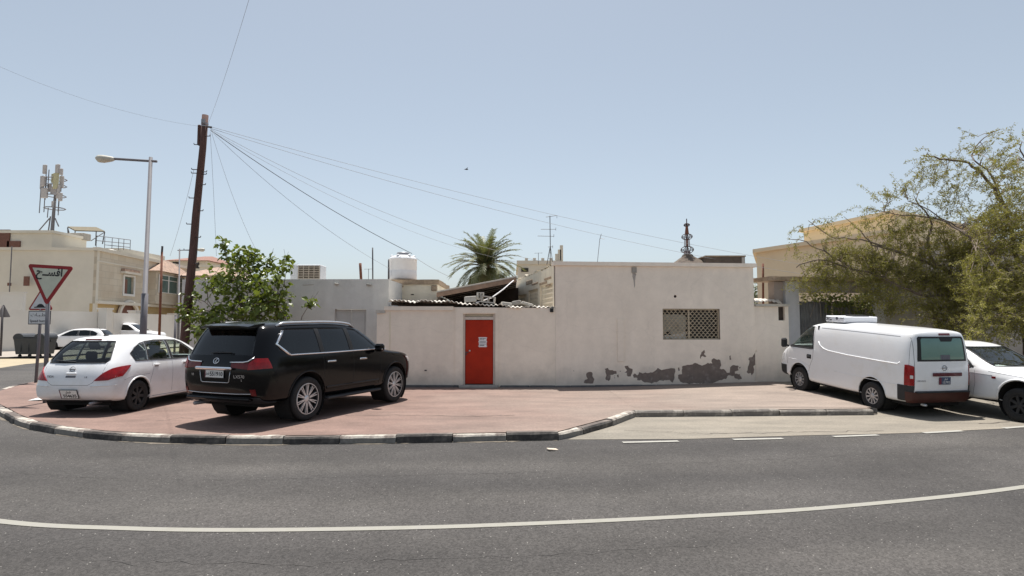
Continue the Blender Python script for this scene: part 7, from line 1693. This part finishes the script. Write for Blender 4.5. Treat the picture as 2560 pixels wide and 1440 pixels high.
# ---------- date palm behind the shed
PYd = 42; pc = A(1213, 668, PYd); pm = thing('date_palm', 'date palm crown rising behind the dark shed roof', 'palm tree', (pc.x, PYd, 0))
mb = MB(); hp = pc.z; mb.tube([(0, 0, 0), (.1, 0, hp*.4), (.05, 0, hp*.8), (0, 0, hp)], [.3, .26, .25, .28], 12); mb.build('trunk', 'palm_trunk', pm, smooth=True)
mb = MB(); mb.lathe([(.28, hp-1.2), (.42, hp-.6), (.45, hp-.2), (.3, hp+.2)], 12); mb.build('leaf_bases', 'palm_trunk', pm)
rnd = random.Random(5)
for k in range(92):
    t_ = k/92; el = R(86-118*t_**1.0)+rnd.gauss(0, .1); az = k*2.39996+rnd.gauss(0, .15); L_ = rnd.uniform(2.75, 3.4)*(1.0 if t_ > .15 else .95)
    mb = MB(); mr = MB(); pts = []; p = Vector((0, 0, hp)); e = el; n = 11
    for i in range(n+1):
        pts.append(p.copy()); p = p+Vector((math.cos(az)*math.cos(e), math.sin(az)*math.cos(e), math.sin(e)))*L_/n; e -= R(5.0+3.5*(1-abs(math.sin(el))))*rnd.uniform(.8, 1.2)
    mr.tube(pts, .03, 4, r1=.008); fo = mr.build('frond', 'frond_rib', pm)
    m = 34
    for i in range(3, m):
        f_ = i/m*n; j = min(int(f_), n-1); q = pts[j].lerp(pts[j+1], f_-j); tg = (pts[j+1]-pts[j]).normalized(); sd_ = tg.cross(Vector((0, 0, 1)))
        if sd_.length < .05: sd_ = Vector((math.sin(az), -math.cos(az), 0))
        sd_.normalize(); upv = sd_.cross(tg)
        for s_ in (1, -1):
            d = (tg*.75+sd_*s_*.75+upv*rnd.uniform(.1, .4)+Vector((0, 0, -.12))).normalized(); ll = .50*(1-.55*abs(i/m-.45))*rnd.uniform(.8, 1.1); w_ = tg*.036
            mb.add([q-w_, q+w_, q+d*ll*.6+w_*.9-Vector((0, 0, .02)), q+d*ll-Vector((0, 0, .06)), q+d*ll*.6-w_*.9-Vector((0, 0, .02))], [(0, 1, 2, 4), (4, 2, 3)])
    tag(mb.build('leaflets', 'leaf_palm', fo, fix=False), kind='stuff')

# ---------- thorn tree at the right
rnd = random.Random(33); XY = 17.2
base = Vector((A(2556, 900, 17.6).x+.35, 17.4, PH)); tt = thing('thorn_tree', 'large feathery olive green thorn tree hanging over the van and pickup', 'tree', base)
def W(px, py, Y): return A(px, py, Y+(max(0, 17.9-Y)*.85 if px < 2420 else 0))-base
mb = MB(); j0 = W(2520, 770, 17.3); mb.tube([(0, 0, -.1), (-.05, 0, .6), (-.1, -.05, 1.3), (-.12, 0, 1.9), (.0, 0, 2.6)], [.42, .36, .33, .34, .28], 14); mb.build('trunk', 'bark_dark', tt, smooth=True)
fk = Vector((-.1, 0, 1.9)); fk2 = Vector((0, 0, 2.5))
limbs = [
 ([fk, W(2500, 775, 17.2), W(2476, 760, 17.0), W(2390, 693, 16.8), W(2320, 658, 16.6), W(2250, 632, 16.5), W(2180, 612, 16.4)], .085),
 ([W(2476, 760, 17.0), W(2400, 742, 16.6), W(2300, 735, 16.2), W(2210, 695, 16.0), W(2130, 672, 15.9), W(2050, 650, 15.8), W(1990, 668, 15.8)], .05),
 ([W(2390, 693, 16.8), W(2330, 650, 17.2), W(2318, 600, 17.4), W(2330, 560, 17.5), W(2290, 500, 17.6)], .07),
 ([fk2, W(2540, 640, 17.5), W(2520, 540, 17.6), W(2470, 450, 17.7), W(2420, 410, 17.8), W(2350, 395, 17.8), W(2310, 390, 17.8)], .07),
 ([W(2520, 540, 17.6), W(2480, 440, 17.4), W(2430, 390, 17.3), W(2460, 345, 17.3), W(2500, 325, 17.3)], .03),
 ([fk2, W(2575, 600, 17.2), W(2590, 500, 17.0), W(2570, 420, 16.9), W(2550, 370, 16.9)], .06),
 ([fk2, W(2480, 640, 16.9), W(2420, 590, 16.7), W(2380, 560, 16.6), W(2270, 500, 16.5)], .045),
 ([fk, W(2460, 800, 16.5), W(2380, 800, 16.0), W(2300, 790, 15.7)], .05),
 ([W(2250, 632, 16.5), W(2150, 600, 16.6), W(2080, 590, 16.7), W(2020, 555, 16.8)], .03),
 ([W(2130, 672, 15.9), W(2060, 630, 16.0), W(2000, 600, 16.1), W(1970, 598, 16.1)], .025),
 ([W(2130, 672, 15.9), W(2160, 690, 15.8), W(2140, 715, 15.7), W(2110, 745, 15.6)], .022),
 ([W(2180, 612, 16.4), W(2140, 570, 16.6), W(2110, 540, 16.7)], .02),
 ([W(2420, 590, 16.7), W(2340, 545, 16.7), W(2260, 540, 16.8), W(2170, 520, 16.9)], .03),
 ([fk2, W(2620, 700, 16.6), W(2680, 600, 16.4), W(2700, 520, 16.2)], .1), ([fk, W(2600, 800, 17.5), W(2700, 740, 18), W(2780, 660, 18.5)], .1)]
mbb = MB(); twig_seeds = []
for pts, r0 in limbs:
    P_ = smooth(pts, 4); n = len(P_); mbb.tube([p+rv(rnd, .02) for p in P_], [r0*(1-.75*i/(n-1)) for i in range(n)], 7)
    for i in range(2, n): twig_seeds.append(P_[i])
tag(mbb.build('limbs', 'bark', tt, smooth=True), kind='stuff')
# foliage zones: centre px, radii px, depth, number of sprays
zones = [(2500, 640, 100, 120, 17.1, 210), (2540, 520, 70, 120, 17.2, 150), (2500, 740, 110, 70, 16.9, 190), (2420, 690, 90, 70, 16.8, 130), (2330, 680, 90, 55, 16.6, 150), (2240, 660, 90, 50, 16.4, 150), (2150, 660, 90, 45, 16.1, 150), (2070, 660, 60, 36, 15.9, 80), (2180, 710, 110, 40, 16.0, 120), (2300, 740, 110, 45, 16.1, 120), (2420, 780, 110, 45, 16.2, 110), (2030, 690, 50, 28, 15.8, 34), (2300, 590, 90, 50, 17.0, 70), (2400, 560, 90, 70, 17.2, 80), (2270, 520, 70, 50, 17.2, 52), (2190, 510, 40, 26, 17, 14), (2380, 440, 80, 55, 17.6, 62), (2330, 400, 40, 30, 17.7, 22), (2460, 380, 50, 45, 17.4, 34), (2540, 380, 40, 50, 17.0, 34), (2480, 440, 50, 50, 17.4, 44), (2080, 560, 50, 20, 16.7, 9), (2020, 570, 30, 20, 16.5, 6), (1985, 600, 20, 10, 16.1, 4), (2190, 570, 70, 35, 16.7, 28), (2100, 610, 60, 30, 16.3, 24), (2460, 835, 60, 26, 16.3, 26), (2345, 815, 30, 25, 16.1, 16), (2560, 800, 60, 40, 16.6, 40), (2620, 620, 90, 130, 16.8, 110), (2500, 570, 60, 70, 17.3, 70)]
mbl = MB(); mbt = MB()
def spray(p, d, L_, nl, droop):
    pts = [p]; q = p.copy(); dd = d.normalized(); n = 5
    for i in range(n): q = q+dd*L_/n; dd = (dd+Vector((0, 0, -droop))+rv(rnd, .12)).normalized(); pts.append(q.copy())
    mbt.tube(pts, .006, 3, cap=False, r1=.003)
    for k in range(nl):
        f_ = (k+rnd.random())/nl*n; j = min(int(f_), n-1); a = pts[j].lerp(pts[j+1], f_-j); e = rv(rnd, 1.); e.z -= .2; e.normalize(); l2 = rnd.uniform(.04, .09)
        for h in range(2):
            b = a+e*l2*(h+.3)/2+rv(rnd, .012); s_ = rv(rnd, 1).normalized()*rnd.uniform(.014, .027); u_ = e*rnd.uniform(.028, .05)
            mbl.add([b-s_, b+u_*.2-s_*.2, b+s_*.6+u_, b-s_*.4+u_*1.3], [(0, 1, 2, 3)])
for (px, py, rx, ry, Y, n) in zones:
    for k in range(int(n*(.85 if px < 2200 else (1.7 if px > 2400 and 560 < py else (.85 if py < 530 else 1.1))))):
        a = rnd.random()*6.283; r_ = math.sqrt(rnd.random()); x, y = px+math.cos(a)*r_*rx, py+math.sin(a)*r_*ry
        p = W(x, y, Y+(rnd.gauss(0, .75) if x > 2420 else rnd.gauss(.1, .4))); h = min(twig_seeds, key=lambda v: (v-p).length_squared)
        d = (p-h); L_ = rnd.uniform(.35, .75)
        if rnd.random() < .16 and d.length < 2.2: mbt.tube([h, h.lerp(p, .5)+Vector((0, 0, .1))+rv(rnd, .05), p], [.014, .009, .006], 4, cap=False)
        d = d.normalized() if d.length > .1 else rv(rnd)
        spray(p, d*.7+Vector((rnd.gauss(-.2, .5), rnd.gauss(0, .5), rnd.gauss(.1, .35))), L_, 26, .16)
tag(mbl.build('foliage', 'leaf_thorn', tt, fix=False), kind='stuff'); tag(mbt.build('twigs', 'twig', tt, fix=False), kind='stuff')

# ---------- creeper over the gate
rnd = random.Random(77); g0 = A(2090, 780, 18.6); vn = thing('gate_creeper', 'leafy creeper spilling over the metal gate behind the van', 'creeper', Vector((g0.x, 18.55, PH)))
mb = MB(); o0 = Vector((g0.x, 18.55, PH)); mbs_ = MB()
for (px, py, rx, ry, n) in ((2040, 742, 40, 12, 120), (2110, 750, 50, 18, 240), (2150, 765, 35, 30, 240), (2085, 770, 25, 28, 140), (2165, 785, 20, 30, 90), (2170, 745, 20, 16, 80)):
    for k in range(n):
        a = rnd.random()*6.28; r_ = math.sqrt(rnd.random()); p = A(px+math.cos(a)*r_*rx, py+math.sin(a)*r_*ry, 18.5+rnd.gauss(0, .12))-o0; L_ = rnd.uniform(.05, .1)
        leaf(mb, p, Vector((rnd.gauss(0, .6), rnd.gauss(-.4, .5), rnd.gauss(-.5, .4))), Vector((rnd.gauss(0, .4), -.6, .8)), L_, L_*.8)
for k in range(10):
    p = A(2030+k*14, 745, 18.5)-o0; mbs_.tube([p, p+Vector((.05, -.05, -.2)), p+Vector((rnd.gauss(0, .1), -.08, -.6))], .008, 4)
tag(mb.build('leaves', 'leaf_vine', vn, fix=False), kind='stuff'); tag(mbs_.build('stems', 'twig', vn), kind='stuff')
# ---------- small far tree in the gap
rnd = random.Random(9); gp_ = A(1889, 760, 45); ft = thing('far_tree', 'small far tree seen in the gap right of the tall plastered house', 'tree', (gp_.x, 45, 0)); mb = MB(); mb.tube([(0, 0, 0), (.05, 0, gp_.z-.5)], .1, 6); mb.build('trunk', 'bark', ft); mb = MB()
for (px, py, r_, n) in ((1888, 742, 14, 160), (1892, 722, 10, 60), (1886, 760, 16, 160), (1890, 702, 6, 20)):
    for k in range(n): o = rv(rnd, .5); p = A(px, py, 45)+o*r_*45/FPX-Vector((gp_.x, 45, 0)); leaf(mb, p, rv(rnd), Vector((0, 0, 1)), .18, .12)
tag(mb.build('crown', 'leaf_vine', ft, fix=False), kind='stuff')

# ================================================================== WIRES
mk('cable', (.05, .05, .055), .7, 0); mk('cable_pale', (.33, .34, .36), .7, 0)
HK = ub+along(318)+Vector((.2, -.05, 0))
def wire(name, a, b, sag, r, label, m='cable', mid=None):
    a, b = Vector(a), Vector(b); n = 24; pts = [a.lerp(b, k/n)+Vector((0, 0, -sag*4*(k/n)*(1-k/n))) for k in range(n+1)]
    mb = MB(); mb.tube([p-a for p in pts], r*.62, 5); o = mb.build(name, m, smooth=True); o.location = a
    return tag(o, label, 'wire', 'overhead telephone wires')
wire('overhead_wire', HK, A(2050, 668, 28), .35, .010, 'upper of the two long wires running right to the tan house', 'cable_pale')
wire('overhead_wire', HK+Vector((0, 0, -.05)), A(2040, 690, 26), .45, .010, 'lower of the two long wires running right past the finial', 'cable_pale')
wire('overhead_wire', HK+Vector((0, 0, -.1)), A(1030, 634, 21.4), .18, .017, 'thickest wire sloping down to the white water tank', 'cable')
wire('overhead_wire', HK+Vector((.02, 0, -.08)), A(1362, 655, 24), .5, .010, 'wire crossing in front of the palm to the lattice antenna', 'cable_pale')
wire('overhead_wire', HK+Vector((.02, 0, -.12)), A(1290, 655, 26), .55, .008, 'faint wire just under the one crossing the palm', 'cable_pale')
wire('overhead_wire', HK+Vector((.03, 0, -.14)), A(975, 672, 20.6), .30, .009, 'thin wire ending left of the water tank', 'cable_pale')
wire('overhead_wire', A(1040, 645, 21.4), A(1130, 694, 22), .05, .012, 'short wire from the water tank down to the shed', 'cable_pale')
wire('overhead_wire', HK+Vector((.05, 0, -.2)), A(648, 640, 18.4), .25, .007, 'single wire falling right of the pole into the small tree', 'cable_pale')
wire('overhead_wire', HK+Vector((0, 0, -.15)), A(541, 640, 17.8), -.12, .007, 'wire hanging almost straight down beside the pole', 'cable_pale')
wire('overhead_wire', ub+along(425)+Vector((-.2, 0, 0)), A(425, 640, 20), .15, .007, 'wire slanting down left of the pole', 'cable_pale')
wire('overhead_wire', ub+along(316)+Vector((-.12, 0, 0)), A(-60, 140, 14), .25, .0045, 'wire leaving the pole top to the upper left', 'cable_pale')
wire('overhead_wire', ub+along(310)+Vector((.1, 0, 0)), A(640, -60, 9.5), .12, .005, 'wire rising from the pole top over the street', 'cable_pale')
# ---------- bird
bp_ = A(1166, 424, 40); bd = thing('bird', 'tiny dark bird flying above the palm', 'bird', bp_, (0, 0, .5)); mb = MB(); mb.tube([(-.12, 0, 0), (-.05, 0, .02), (.06, 0, .02), (.14, 0, .01)], [.01, .045, .04, .012], 6); b_ = mb.build('body', 'ink', bd)
mb = MB(); mb.add([(.04, .02, .03), (-.04, .02, .03), (-.03, .2, .09), (.03, .2, .09), (-.05, .36, .05), (.04, -.02, .03), (-.04, -.02, .03), (-.03, -.2, .09), (.03, -.2, .09), (-.05, -.36, .05)], [(0, 1, 2, 3), (3, 2, 4), (5, 8, 7, 6), (8, 9, 7)]); tag(mb.build('wings', 'ink', bd, fix=False), kind='stuff')
